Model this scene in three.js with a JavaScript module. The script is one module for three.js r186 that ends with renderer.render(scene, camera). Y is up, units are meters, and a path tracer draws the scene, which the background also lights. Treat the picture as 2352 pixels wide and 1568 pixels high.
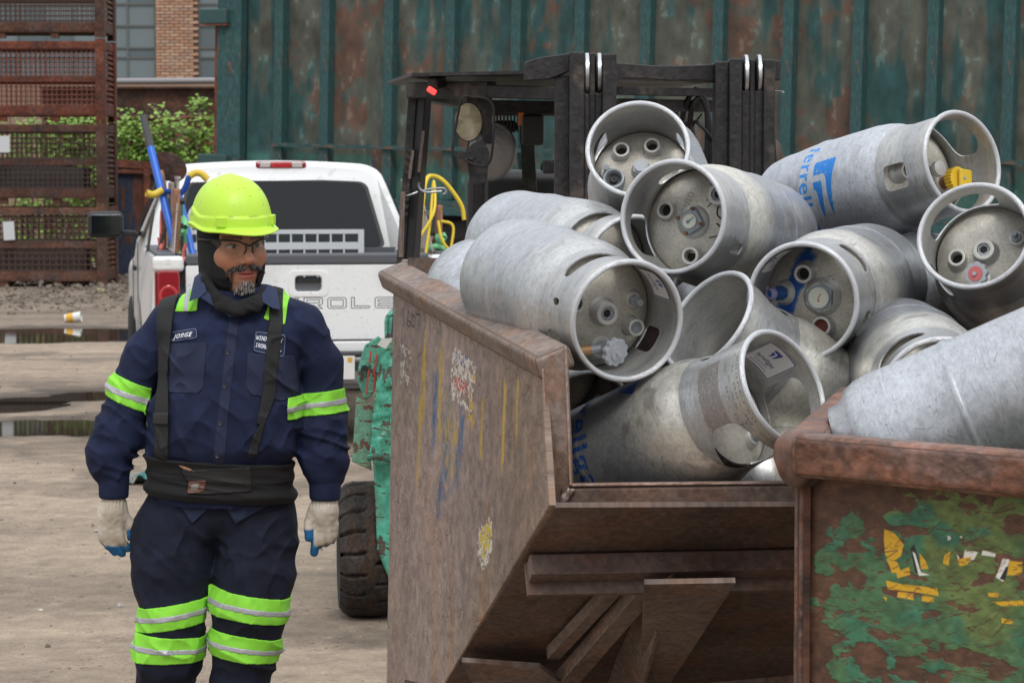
import * as THREE from 'three';
import { RoundedBoxGeometry } from 'three/addons/geometries/RoundedBoxGeometry.js';
import { mergeGeometries, mergeVertices, toCreasedNormals } from 'three/addons/utils/BufferGeometryUtils.js';
import { FontLoader } from 'three/addons/loaders/FontLoader.js';
import { TextGeometry } from 'three/addons/geometries/TextGeometry.js';

// ---------------------------------------------------------------- camera, sky, sun, exposure
const scene = new THREE.Scene();
const EYE = 1.78, FPX = 6050, PITCH = Math.atan(397 / FPX);
const camera = new THREE.PerspectiveCamera(2 * Math.atan(784 / FPX) * 180 / Math.PI, 1024 / 682, 0.1, 600);
camera.position.set(0, EYE, 0);
camera.rotation.x = -PITCH;
camera.focus = 6.5;
camera.userData.fStop = 15;

const SKW = 128, SKH = 64, skyData = new Float32Array(SKW * SKH * 4);
for (let j = 0; j < SKH; j++) {
  const e = ((j + 0.5) / SKH - 0.5) * Math.PI, s = Math.max(0, Math.sin(e));
  for (let i = 0; i < SKW; i++) {
    const a = i / SKW * Math.PI * 2;
    const cl = 1 + 0.07 * Math.sin(a * 2 + 3 * s + 0.6) * Math.cos(e * 3 + a) + 0.05 * Math.sin(a * 5 + 1.3 + e * 6);
    const L = 1.02 * (1 + 2 * s) / 3 * cl, k = (j * SKW + i) * 4;
    skyData[k] = L * 0.965; skyData[k + 1] = L; skyData[k + 2] = L * 1.05; skyData[k + 3] = 1;
  }
}
const skyTex = new THREE.DataTexture(skyData, SKW, SKH, THREE.RGBAFormat, THREE.FloatType);
skyTex.mapping = THREE.EquirectangularReflectionMapping; skyTex.magFilter = THREE.LinearFilter; skyTex.needsUpdate = true;
scene.background = skyTex; scene.environment = skyTex;

const sun = new THREE.DirectionalLight(new THREE.Color(1, 0.97, 0.92), 0.9);
sun.position.set(2.5, 14, 3.0); sun.target.position.set(0.5, 0.8, -7);
sun.castShadow = true; sun.shadow.radius = 32; sun.shadow.mapSize.set(2048, 2048);
Object.assign(sun.shadow.camera, { left: -14, right: 14, top: 34, bottom: -14, near: 0.5, far: 90 });
scene.add(sun, sun.target);

const renderer = new THREE.WebGLRenderer({ antialias: true });
renderer.toneMapping = THREE.LinearToneMapping;
renderer.toneMappingExposure = 1.5;
renderer.shadowMap.enabled = true;

// ---------------------------------------------------------------- helpers
function rng(s) { return () => { s = (s + 0x6d2b79f5) | 0; let t = Math.imul(s ^ (s >>> 15), 1 | s); t = (t + Math.imul(t ^ (t >>> 7), 61 | t)) ^ t; return ((t ^ (t >>> 14)) >>> 0) / 4294967296; }; }
const rnd = rng(77), rr = (a, b) => a + (b - a) * rnd();
const V = (x, y, z) => new THREE.Vector3(x, y, z);
const { sin, cos, PI, abs, min, max, sqrt, hypot, floor, atan2, exp, pow } = Math;
const clamp = (x, a = 0, b = 1) => x < a ? a : x > b ? b : x;
const mix = (a, b, t) => a + (b - a) * t;
const sst = (a, b, x) => { const t = clamp((x - a) / (b - a)); return t * t * (3 - 2 * t); };
const CP = cos(PITCH), SP = sin(PITCH);
// sighting: a point seen at (x, y) of the 2352 x 1568 survey picture, at depth d metres
function ray(px, py) { const a = (px - 1176) / FPX, b = -(py - 784) / FPX; return V(a, b * CP - SP, -CP - b * SP); }
function W(px, py, d) { const r = ray(px, py); return V(0, EYE, 0).addScaledVector(r, d / -r.z); }
function G(px, py) { const r = ray(px, py); return V(0, EYE, 0).addScaledVector(r, EYE / -r.y).setY(0); }
const PPM = (d) => FPX / d;

const used = new Map();
function numbered(n) { const k = used.get(n) || 0; used.set(n, k + 1); return k ? n + '_' + String(k).padStart(3, '0') : n; }
function mesh(name, geo, mat, parent) {
  const m = new THREE.Mesh(geo || new THREE.BufferGeometry(), mat); m.name = parent ? name : numbered(name); m.castShadow = m.receiveShadow = true;
  (parent || scene).add(m); return m;
}
function tag(o, label, category, group, kind) {
  if (label) o.userData.label = label; if (category) o.userData.category = category;
  if (group) o.userData.group = group; if (kind) o.userData.kind = kind; return o;
}
function thing(name, label, category, pos, group) {
  const o = new THREE.Group(); o.name = numbered(name); if (pos) o.position.copy(pos); scene.add(o);
  return tag(o, label, category, group);
}
// children of a thing are laid out in world coordinates, then moved into the thing's frame
function settle(o) { o.updateMatrixWorld(true); const inv = o.matrixWorld.clone().invert(); for (const c of o.children) { c.applyMatrix4(inv); } return o; }
const structure = (o, label, category) => tag(o, label, category, null, 'structure');

const merge = (gs) => { gs = gs.filter(Boolean).map((g) => { const q = g.index ? g.toNonIndexed() : g; for (const k of Object.keys(q.attributes)) if (!['position', 'normal', 'uv'].includes(k)) q.deleteAttribute(k); return q; }); return mergeGeometries(gs); };
function boxG(cx, cy, cz, w, h, d) { const g = new THREE.BoxGeometry(w, h, d); g.translate(cx, cy, cz); return g; }
function rbox(cx, cy, cz, w, h, d, r = 0.01, s = 2) { const g = new RoundedBoxGeometry(w, h, d, s, min(r, w / 2.01, h / 2.01, d / 2.01)); g.translate(cx, cy, cz); return g; }
function frame(a, b, up) { // matrix with z along a->b
  const z = b.clone().sub(a).normalize(); let u = (up || V(0, 1, 0)).clone(); if (abs(z.dot(u)) > 0.97) u = V(1, 0, 0);
  const x = u.clone().cross(z).normalize(), y = z.clone().cross(x); return new THREE.Matrix4().makeBasis(x, y, z);
}
function bar(a, b, w, h, up, r = 0) { // box from a to b, w sideways and h along up
  const L = a.distanceTo(b), g = r ? new RoundedBoxGeometry(w, h, L, 2, min(r, w / 2.01, h / 2.01)) : new THREE.BoxGeometry(w, h, L);
  const m = frame(a, b, up).setPosition(a.clone().add(b).multiplyScalar(0.5)); return g.applyMatrix4(m);
}
function cyl(a, b, r1, r2 = r1, seg = 16, open = false) {
  const L = a.distanceTo(b), g = new THREE.CylinderGeometry(r2, r1, L, seg, 1, open); g.rotateX(PI / 2);
  return g.applyMatrix4(frame(a, b).setPosition(a.clone().add(b).multiplyScalar(0.5)));
}
function tube(pts, r, n = 24, seg = 8, closed = false) { return new THREE.TubeGeometry(new THREE.CatmullRomCurve3(pts, closed, 'catmullrom', 0.5), n, r, seg, closed); }
// planar polygon plate: pts world points in one plane, t thickness behind them; uv metres / rep along u
function plate(pts, t, o = {}) {
  const p0 = pts[0]; let n = V(0, 0, 0);
  for (let i = 0; i < pts.length; i++) n.add(pts[i].clone().sub(p0).cross(pts[(i + 1) % pts.length].clone().sub(p0)));
  n.normalize(); const u = (o.u || pts[1].clone().sub(p0)).clone(); u.addScaledVector(n, -u.dot(n)).normalize(); const v = n.clone().cross(u);
  const q = pts.map((p) => { const d = p.clone().sub(p0); return new THREE.Vector2(d.dot(u), d.dot(v)); });
  const bev = o.bevel || 0, g = new THREE.ExtrudeGeometry(new THREE.Shape(q), { depth: t, bevelEnabled: bev > 0, bevelSize: bev, bevelThickness: bev, bevelOffset: -bev, bevelSegments: 1, curveSegments: 6, steps: 1 });
  g.translate(0, 0, -t); const x0 = min(...q.map((a) => a.x)), y0 = min(...q.map((a) => a.y)), x1 = max(...q.map((a) => a.x)), y1 = max(...q.map((a) => a.y));
  const P = g.attributes.position, U = g.attributes.uv, rw = o.rep ? o.rep[0] : x1 - x0, rh = o.rep ? o.rep[1] : y1 - y0;
  for (let i = 0; i < P.count; i++) U.setXY(i, (P.getX(i) - x0) / rw, (P.getY(i) - y0) / rh);
  g.applyMatrix4(new THREE.Matrix4().makeBasis(u, v, n).setPosition(p0)); g.userData.uvOf = (p) => { const d = p.clone().sub(p0); return [(d.dot(u) - x0) / rw, (d.dot(v) - y0) / rh]; }; g.userData.n = n; return g;
}
function onPlane(px, py, p, n) { const r = ray(px, py), e = V(0, EYE, 0); return e.clone().addScaledVector(r, p.clone().sub(e).dot(n) / r.dot(n)); }
function planeOf(a, b, c) { return b.clone().sub(a).cross(c.clone().sub(a)).normalize(); }
function lathe(prof, seg, vmap) { // prof: [r, y]; uv: u around, v along; normals smooth unless a point repeats
  const n = prof.length, pos = [], uv = [], idx = []; let L = 0; const ls = prof.map((p, i) => (i ? (L += hypot(p[0] - prof[i - 1][0], p[1] - prof[i - 1][1])) : 0));
  for (let i = 0; i <= seg; i++) { const a = i / seg * PI * 2; for (let j = 0; j < n; j++) { pos.push(prof[j][0] * sin(a), prof[j][1], prof[j][0] * cos(a)); uv.push(i / seg, vmap ? vmap(prof[j], ls[j]) : ls[j] / L); } }
  for (let i = 0; i < seg; i++) for (let j = 0; j < n - 1; j++) { const a = i * n + j, b = a + n; idx.push(a, b, a + 1, b, b + 1, a + 1); }
  const g = new THREE.BufferGeometry(); g.setAttribute('position', new THREE.Float32BufferAttribute(pos, 3)); g.setAttribute('uv', new THREE.Float32BufferAttribute(uv, 2)); g.setIndex(idx);
  g.computeVertexNormals(); const N = g.attributes.normal;
  for (let j = 0; j < n; j++) { const a = j, b = seg * n + j, x = N.getX(a) + N.getX(b), y = N.getY(a) + N.getY(b), z = N.getZ(a) + N.getZ(b), l = hypot(x, y, z) || 1; N.setXYZ(a, x / l, y / l, z / l); N.setXYZ(b, x / l, y / l, z / l); }
  return g;
}
// ---- noise
const PERM = new Float32Array(65536); { const r = rng(9); for (let i = 0; i < 65536; i++) PERM[i] = r(); }
const hsh = (x, y) => PERM[((x * 1619 + y * 31337 + (x ^ (y * 7)) * 6971) & 0xffff)];
function vn(x, y) { const xi = floor(x), yi = floor(y); let fx = x - xi, fy = y - yi; fx = fx * fx * (3 - 2 * fx); fy = fy * fy * (3 - 2 * fy); const a = hsh(xi, yi), b = hsh(xi + 1, yi), c = hsh(xi, yi + 1), d = hsh(xi + 1, yi + 1); return a + (b - a) * fx + (c - a + (a - b - c + d) * fx) * fy; }
function fbm(x, y, o = 4) { let s = 0, a = 0.5, t = 0; for (let i = 0; i < o; i++) { s += a * vn(x, y); t += a; x = x * 2.03 + 17.1; y = y * 2.03 + 5.7; a *= 0.52; } return s / t; }
function vn3(x, y, z) { const zi = floor(z); let f = z - zi; f = f * f * (3 - 2 * f); return mix(vn(x + zi * 37.3, y + zi * 11.9), vn(x + (zi + 1) * 37.3, y + (zi + 1) * 11.9), f); }
// wrapped noise: repeats every px, py lattice cells
function vnw(x, y, px, py) { const xi = floor(x), yi = floor(y); let fx = x - xi, fy = y - yi; fx = fx * fx * (3 - 2 * fx); fy = fy * fy * (3 - 2 * fy); const m = (a, p) => ((a % p) + p) % p; const x0 = m(xi, px), x1 = m(xi + 1, px), y0 = m(yi, py), y1 = m(yi + 1, py); const a = hsh(x0, y0), b = hsh(x1, y0), c = hsh(x0, y1), d = hsh(x1, y1); return a + (b - a) * fx + (c - a + (a - b - c + d) * fx) * fy; }
function fbw(u, v, px, py, o = 4, k = 0) { let s = 0, a = 0.5, t = 0; for (let i = 0; i < o; i++) { s += a * vnw(u * px + k * 13, v * py + k * 29, px, py); t += a; px *= 2; py *= 2; a *= 0.52; } return s / t; }
// ---- textures: fn(u, v, out) fills out[r, g, b] in sRGB 0..255 and out[3] as height 0..1
function canvasOf(w, h, fn) {
  const c = document.createElement('canvas'); c.width = w; c.height = h; const x = c.getContext('2d'); const im = x.createImageData(w, h), D = im.data, o = [0, 0, 0, 0.5];
  const hh = fn && fn.length > 2 ? new Uint8ClampedArray(w * h * 4) : null;
  if (fn) { for (let j = 0; j < h; j++) for (let i = 0; i < w; i++) { fn((i + 0.5) / w, 1 - (j + 0.5) / h, o); const k = (j * w + i) * 4; D[k] = o[0]; D[k + 1] = o[1]; D[k + 2] = o[2]; D[k + 3] = 255; if (hh) { hh[k] = hh[k + 1] = hh[k + 2] = o[3] * 255; hh[k + 3] = 255; } } x.putImageData(im, 0, 0); }
  c.heights = hh; return c;
}
function colorTex(c, wrap = true) { const t = new THREE.CanvasTexture(c); t.colorSpace = THREE.SRGBColorSpace; if (wrap) t.wrapS = t.wrapT = THREE.RepeatWrapping; t.anisotropy = 8; return t; }
function heightTex(c, wrap = true) { const d = document.createElement('canvas'); d.width = c.width; d.height = c.height; const x = d.getContext('2d'), im = x.createImageData(c.width, c.height); im.data.set(c.heights); x.putImageData(im, 0, 0); const t = new THREE.CanvasTexture(d); if (wrap) t.wrapS = t.wrapT = THREE.RepeatWrapping; return t; }
function std(o) { return new THREE.MeshStandardMaterial(o); }
function phys(o) { return new THREE.MeshPhysicalMaterial(o); }
const lin = (r, g, b) => new THREE.Color().setRGB(r, g, b);
function setUV(geo, su, sv) { const U = geo.attributes.uv; for (let i = 0; i < U.count; i++) U.setXY(i, U.getX(i) * su, U.getY(i) * sv); return geo; }
// world-metre uv by dominant axis, for boxes and bars
function boxUV(g, s = 1) { const P = g.attributes.position, N = g.attributes.normal, n = P.count, U = new Float32Array(n * 2); for (let i = 0; i < n; i++) { const ax = abs(N.getX(i)), ay = abs(N.getY(i)), az = abs(N.getZ(i)); let u, v; if (ay >= ax && ay >= az) { u = P.getX(i); v = P.getZ(i); } else if (ax >= az) { u = P.getZ(i); v = P.getY(i); } else { u = P.getX(i); v = P.getY(i); } U[i * 2] = u / s; U[i * 2 + 1] = v / s; } g.setAttribute('uv', new THREE.BufferAttribute(U, 2)); return g; }
// ---- surface nets: a smooth mesh of sdf(x, y, z) = 0
function nets(bounds, cell, sdf, paint) {
  const [x0, y0, z0, x1, y1, z1] = bounds, nx = Math.ceil((x1 - x0) / cell) + 2, ny = Math.ceil((y1 - y0) / cell) + 2, nz = Math.ceil((z1 - z0) / cell) + 2;
  const F = new Float32Array(nx * ny * nz); let k = 0;
  for (let c = 0; c < nz; c++) for (let b = 0; b < ny; b++) for (let a = 0; a < nx; a++) F[k++] = sdf(x0 + a * cell, y0 + b * cell, z0 + c * cell);
  const id = new Int32Array(nx * ny * nz).fill(-1), pos = []; const off = [0, 1, nx, nx + 1, nx * ny, nx * ny + 1, nx * ny + nx, nx * ny + nx + 1];
  const E = [[0, 1], [2, 3], [4, 5], [6, 7], [0, 2], [1, 3], [4, 6], [5, 7], [0, 4], [1, 5], [2, 6], [3, 7]];
  for (let c = 0; c < nz - 1; c++) for (let b = 0; b < ny - 1; b++) for (let a = 0; a < nx - 1; a++) {
    const i = a + nx * (b + ny * c); let m = 0; for (let q = 0; q < 8; q++) if (F[i + off[q]] < 0) m |= 1 << q; if (m === 0 || m === 255) continue;
    let X = 0, Y = 0, Z = 0, n = 0;
    for (const [p, q] of E) { const fp = F[i + off[p]], fq = F[i + off[q]]; if ((fp < 0) === (fq < 0)) continue; const t = fp / (fp - fq); X += (p & 1) + ((q & 1) - (p & 1)) * t; Y += ((p >> 1) & 1) + (((q >> 1) & 1) - ((p >> 1) & 1)) * t; Z += (p >> 2) + ((q >> 2) - (p >> 2)) * t; n++; }
    id[i] = pos.length / 3; pos.push(x0 + (a + X / n) * cell, y0 + (b + Y / n) * cell, z0 + (c + Z / n) * cell);
  }
  const idx = [], quad = (a, b, c, d, fl) => { if (a < 0 || b < 0 || c < 0 || d < 0) return; if (fl) idx.push(a, b, c, a, c, d); else idx.push(a, c, b, a, d, c); };
  for (let c = 1; c < nz - 1; c++) for (let b = 1; b < ny - 1; b++) for (let a = 1; a < nx - 1; a++) {
    const i = a + nx * (b + ny * c), s = F[i] < 0;
    if (s !== (F[i + 1] < 0)) quad(id[i], id[i - nx], id[i - nx - nx * ny], id[i - nx * ny], !s);
    if (s !== (F[i + nx] < 0)) quad(id[i], id[i - nx * ny], id[i - 1 - nx * ny], id[i - 1], !s);
    if (s !== (F[i + nx * ny] < 0)) quad(id[i], id[i - 1], id[i - 1 - nx], id[i - nx], !s);
  }
  const N = new Float32Array(pos.length), e = cell * 0.5, C = paint ? new Float32Array(pos.length) : null, oc = [0, 0, 0], UV = new Float32Array(pos.length / 3 * 2);
  for (let i = 0; i < pos.length; i += 3) {
    const x = pos[i], y = pos[i + 1], z = pos[i + 2]; let gx = sdf(x + e, y, z) - sdf(x - e, y, z), gy = sdf(x, y + e, z) - sdf(x, y - e, z), gz = sdf(x, y, z + e) - sdf(x, y, z - e); const l = hypot(gx, gy, gz) || 1;
    N[i] = gx / l; N[i + 1] = gy / l; N[i + 2] = gz / l; if (paint) { paint(x, y, z, oc, N[i], N[i + 1], N[i + 2]); C[i] = oc[0]; C[i + 1] = oc[1]; C[i + 2] = oc[2]; }
    UV[i / 3 * 2] = atan2(N[i], N[i + 2] + 1e-6) * 0.15; UV[i / 3 * 2 + 1] = y; UV[i / 3 * 2] = x + z * 0.35;
  }
  const g = new THREE.BufferGeometry(); g.setAttribute('position', new THREE.Float32BufferAttribute(pos, 3)); g.setAttribute('normal', new THREE.BufferAttribute(N, 3)); g.setAttribute('uv', new THREE.BufferAttribute(UV, 2)); if (C) g.setAttribute('color', new THREE.BufferAttribute(C, 3)); 
  if (idx.length) { const a = idx[0] * 3, b = idx[1] * 3, c = idx[2] * 3; const n = V(pos[b] - pos[a], pos[b + 1] - pos[a + 1], pos[b + 2] - pos[a + 2]).cross(V(pos[c] - pos[a], pos[c + 1] - pos[a + 1], pos[c + 2] - pos[a + 2])); if (n.x * N[a] + n.y * N[a + 1] + n.z * N[a + 2] < 0) for (let i = 0; i < idx.length; i += 3) { const t = idx[i + 1]; idx[i + 1] = idx[i + 2]; idx[i + 2] = t; } }
  g.setIndex(idx); return g;
}
function capsule(px, py, pz, a, b, ra, rb) { const bx = b[0] - a[0], by = b[1] - a[1], bz = b[2] - a[2], x = px - a[0], y = py - a[1], z = pz - a[2]; const t = clamp((x * bx + y * by + z * bz) / (bx * bx + by * by + bz * bz)); return hypot(x - bx * t, y - by * t, z - bz * t) - (ra + (rb - ra) * t); }
function smin(a, b, k) { const h = max(k - abs(a - b), 0) / k; return min(a, b) - h * h * k * 0.25; }
function smax(a, b, k) { return -smin(-a, -b, k); }
function ell(x, y, z, cx, cy, cz, rx, ry, rz) { const X = (x - cx) / rx, Y = (y - cy) / ry, Z = (z - cz) / rz, k = sqrt(X * X + Y * Y + Z * Z), k2 = sqrt(X * X / (rx * rx) + Y * Y / (ry * ry) + Z * Z / (rz * rz)); return k2 < 1e-9 ? -min(rx, ry, rz) : k * (k - 1) / k2; }
// ---------------------------------------------------------------- ground
const puddles = [[-5.2, -28.3, 1.7, 1.35], [-3.35, -20.7, 0.3, 0.42], [-3.15, -18.15, 0.95, 0.6], [-3.85, -19.9, 0.4, 0.7]];
function dipAt(x, z) { let m = 9; for (const [cx, cz, rx, rz] of puddles) { const q = hypot((x - cx) / rx, (z - cz) / rz); m = min(m, (q - 1) * min(rx, rz)); } return m + 0.22 * (fbm(x * 2.6, z * 1.6, 3) - 0.5) + 0.1 * (vn(x * 11, z * 7) - 0.5); }
{
  const axis = (lo, a, b, hi, step) => { const r = [a]; let s = step, x = a; while (x > lo) { s *= 1.22; x -= s; r.unshift(x); } x = a; while (x < b) { x += step; r.push(x); } s = step; while (x < hi) { s *= 1.22; x += s; r.push(x); } return r; };
  const X = axis(-200, -6.4, 1.2, 200, 0.045), Z = axis(-320, -34, -8.5, 60, 0.06), nx = X.length, nz = Z.length, pos = [], col = [], uv = [], idx = [];
  for (const z of Z) for (const x of X) {
    const near = sst(90, 40, hypot(x, z)), dp = dipAt(x, z);
    let y = (0.016 * (fbm(x * 0.9, z * 0.9, 4) - 0.5) + 0.006 * (fbm(x * 5, z * 5, 2) - 0.5)) * near; y = mix(y, -0.035, sst(0.12, -0.1, dp));
    pos.push(x, y, z);
    let t = 0.9 + 0.22 * (fbm(x * 0.22 + 3, z * 1.7, 4) - 0.5) + 0.22 * (fbm(x * 0.7 + 40, z * 0.5, 3) - 0.5);
    t *= 1 - 0.2 * sst(0.54, 0.64, fbm(x * 0.13 + z * 0.05, z * 2.6 + x * 0.3, 3)); t *= 1 - 0.3 * sst(0.62, 0.7, fbm(x * 1.3 + 70, z * 1.1, 4));
    const grit = sst(-25, -29, z + 2.2 * (fbm(x * 0.6, z * 0.6, 2) - 0.5)); t *= mix(1, 0.72, grit);
    const wet = sst(0.3, 0.05, dp + 0.3 * (fbm(x * 3.4, z * 2.4, 3) - 0.5)); t *= mix(1, 0.42, wet);
    const cool = max(wet * 0.6, grit * 0.15); col.push(t, t * mix(1, 1.04, cool), t * mix(1, 1.14, cool)); uv.push(x / 5, z / 5);
  }
  for (let j = 0; j < nz - 1; j++) for (let i = 0; i < nx - 1; i++) { const a = j * nx + i, b = a + nx; idx.push(a, b, a + 1, b, b + 1, a + 1); }
  const g = new THREE.BufferGeometry(); g.setAttribute('position', new THREE.Float32BufferAttribute(pos, 3)); g.setAttribute('color', new THREE.Float32BufferAttribute(col, 3)); g.setAttribute('uv', new THREE.Float32BufferAttribute(uv, 2)); g.setIndex(idx); g.computeVertexNormals();
  const c = canvasOf(2048, 2048, (u, v, o) => {
    const a = fbw(u, v, 6, 6, 5), b = fbw(u, v, 64, 64, 4, 1), st = fbw(u, v, 3, 40, 4, 2), s = vnw(u * 700, v * 700, 700, 700), p = vnw(u * 260, v * 260, 260, 260);
    let t = 0.9 + 0.16 * (a - 0.5) + 0.26 * (b - 0.5) + 0.1 * (st - 0.5) + 0.16 * (s - 0.5); let h = 0.45 + 0.3 * (b - 0.5) + 0.2 * (s - 0.5);
    const w = fbw(u, v, 24, 24, 3, 4); if (p > 0.9 && w > 0.48) { t *= 0.72; h += 0.3; } else if (p < 0.06 && w > 0.55) { t *= 1.22; h += 0.35; }
    o[0] = 170 * t + 6; o[1] = 154 * t + 3; o[2] = 136 * t + 1; o[3] = h;
  });
  const m = std({ map: colorTex(c), bumpMap: heightTex(c), bumpScale: 0.006, vertexColors: true, roughness: 0.95 });
  structure(mesh('ground', g, m), 'flat yard of packed tan dirt with tyre tracks and wet patches', 'ground');
  const wm = phys({ color: lin(0.035, 0.028, 0.02), roughness: 0.04, specularIntensity: 1, ior: 1.34 });
  puddles.slice(0, 3).forEach(([cx, cz, rx, rz], i) => {
    const w = 2 * rx + (i === 2 ? 1.6 : 0.8), d = 2 * rz + (i === 2 ? 1.9 : 0.7), p = new THREE.PlaneGeometry(w, d); p.rotateX(-PI / 2); p.translate(cx - (i === 2 ? 0.3 : 0), -0.012, cz - (i === 2 ? 0.55 : 0));
    structure(mesh('puddle', p, wm), ['dark muddy puddle in front of the wire crate stack', 'small brown puddle between two larger ones', 'brown puddle on the dirt behind the man\'s arm'][i], 'puddle');
  });
}
// loose stones and grit (nobody could count them)
{
  const stones = (name, n, area, s0, s1, colr, label) => {
    const g = new THREE.IcosahedronGeometry(1, 0), P = g.attributes.position; for (let i = 0; i < P.count; i++) { const f = 0.7 + 0.6 * hsh(floor(P.getX(i) * 50 + 99), floor(P.getY(i) * 50 + P.getZ(i) * 31 + 70)); P.setXYZ(i, P.getX(i) * f, P.getY(i) * f * 0.7, P.getZ(i) * f); } g.computeVertexNormals();
    const im = new THREE.InstancedMesh(g, std({ color: 0xffffff, roughness: 0.95 }), n); im.name = name; const M = new THREE.Matrix4(), q = new THREE.Quaternion(), c = new THREE.Color(); let k = 0;
    while (k < n) { const p = area(); if (!p || dipAt(p.x, p.z) < 0.05) continue; const s = s0 * pow(s1 / s0, pow(rnd(), 2.6)); q.setFromEuler(new THREE.Euler(rnd() * 6, rnd() * 6, rnd() * 6)); M.compose(V(p.x, (p.y || 0) + s * 0.25, p.z), q, V(s, s, s)); im.setMatrixAt(k, M); const t = rr(0.6, 1.25); c.setRGB(colr[0] * t, colr[1] * t, colr[2] * t * rr(0.95, 1.1)); im.setColorAt(k, c); k++; }
    im.castShadow = im.receiveShadow = true; scene.add(im); tag(im, label, 'gravel', null, 'stuff');
  };
  stones('gravel', 5200, () => { const x = rr(-8.5, -3.4), z = -(31 + 12 * pow(rnd(), 0.6)); if (rnd() > 0.1 + 0.9 * sst(0.35, 0.65, fbm(x * 0.9, z * 0.9, 3)) || rnd() > sst(-3.3, -4.6, x)) return null; return V(x, 0.12 * sst(-36, -42, z) * fbm(x * 2, z * 2, 2), z); }, 0.006, 0.06, [0.2, 0.165, 0.13], 'grey gravel and rubble around the foot of the crates');
  stones('paper_bits', 170, () => V(rr(-5.5, 1), 0, -rr(9, 30)), 0.004, 0.02, [0.62, 0.6, 0.56], 'tiny pale paper and plastic scraps strewn on the dirt');
  stones('dirt_grit', 2600, () => V(rr(-5.5, 1), 0, -rr(8.6, 30)), 0.002, 0.013, [0.2, 0.17, 0.14], 'scattered small stones and grit on the tan dirt');
}
// ---------------------------------------------------------------- brick building with steel sash windows, far left
const rustTexC = canvasOf(1024, 1024, (u, v, o) => { const a = fbw(u, v, 5, 5, 5), b = fbw(u, v, 40, 40, 4, 3), s = fbw(u, v, 60, 6, 3, 5); const t = 0.72 + 0.5 * (a - 0.5) + 0.5 * (b - 0.5) + 0.06 * (s - 0.5), r = sst(0.42, 0.62, fbw(u, v, 9, 9, 4, 8)); o[0] = mix(116, 124, r) * t * 1.25; o[1] = mix(93, 87, r) * t * 1.25; o[2] = mix(84, 69, r) * t * 1.25; o[3] = b; });
const rustTex = colorTex(rustTexC), rustBump = heightTex(rustTexC);
const rustMat = std({ map: rustTex, bumpMap: rustBump, bumpScale: 0.003, roughness: 0.85, metalness: 0.1 });
const rustDark = std({ map: rustTex, color: lin(0.5, 0.46, 0.46), bumpMap: rustBump, bumpScale: 0.004, roughness: 0.85, metalness: 0.15 });
const rustRed = std({ map: rustTex, color: lin(1.15, 0.72, 0.6), bumpMap: rustBump, bumpScale: 0.003, roughness: 0.85 });
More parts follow.
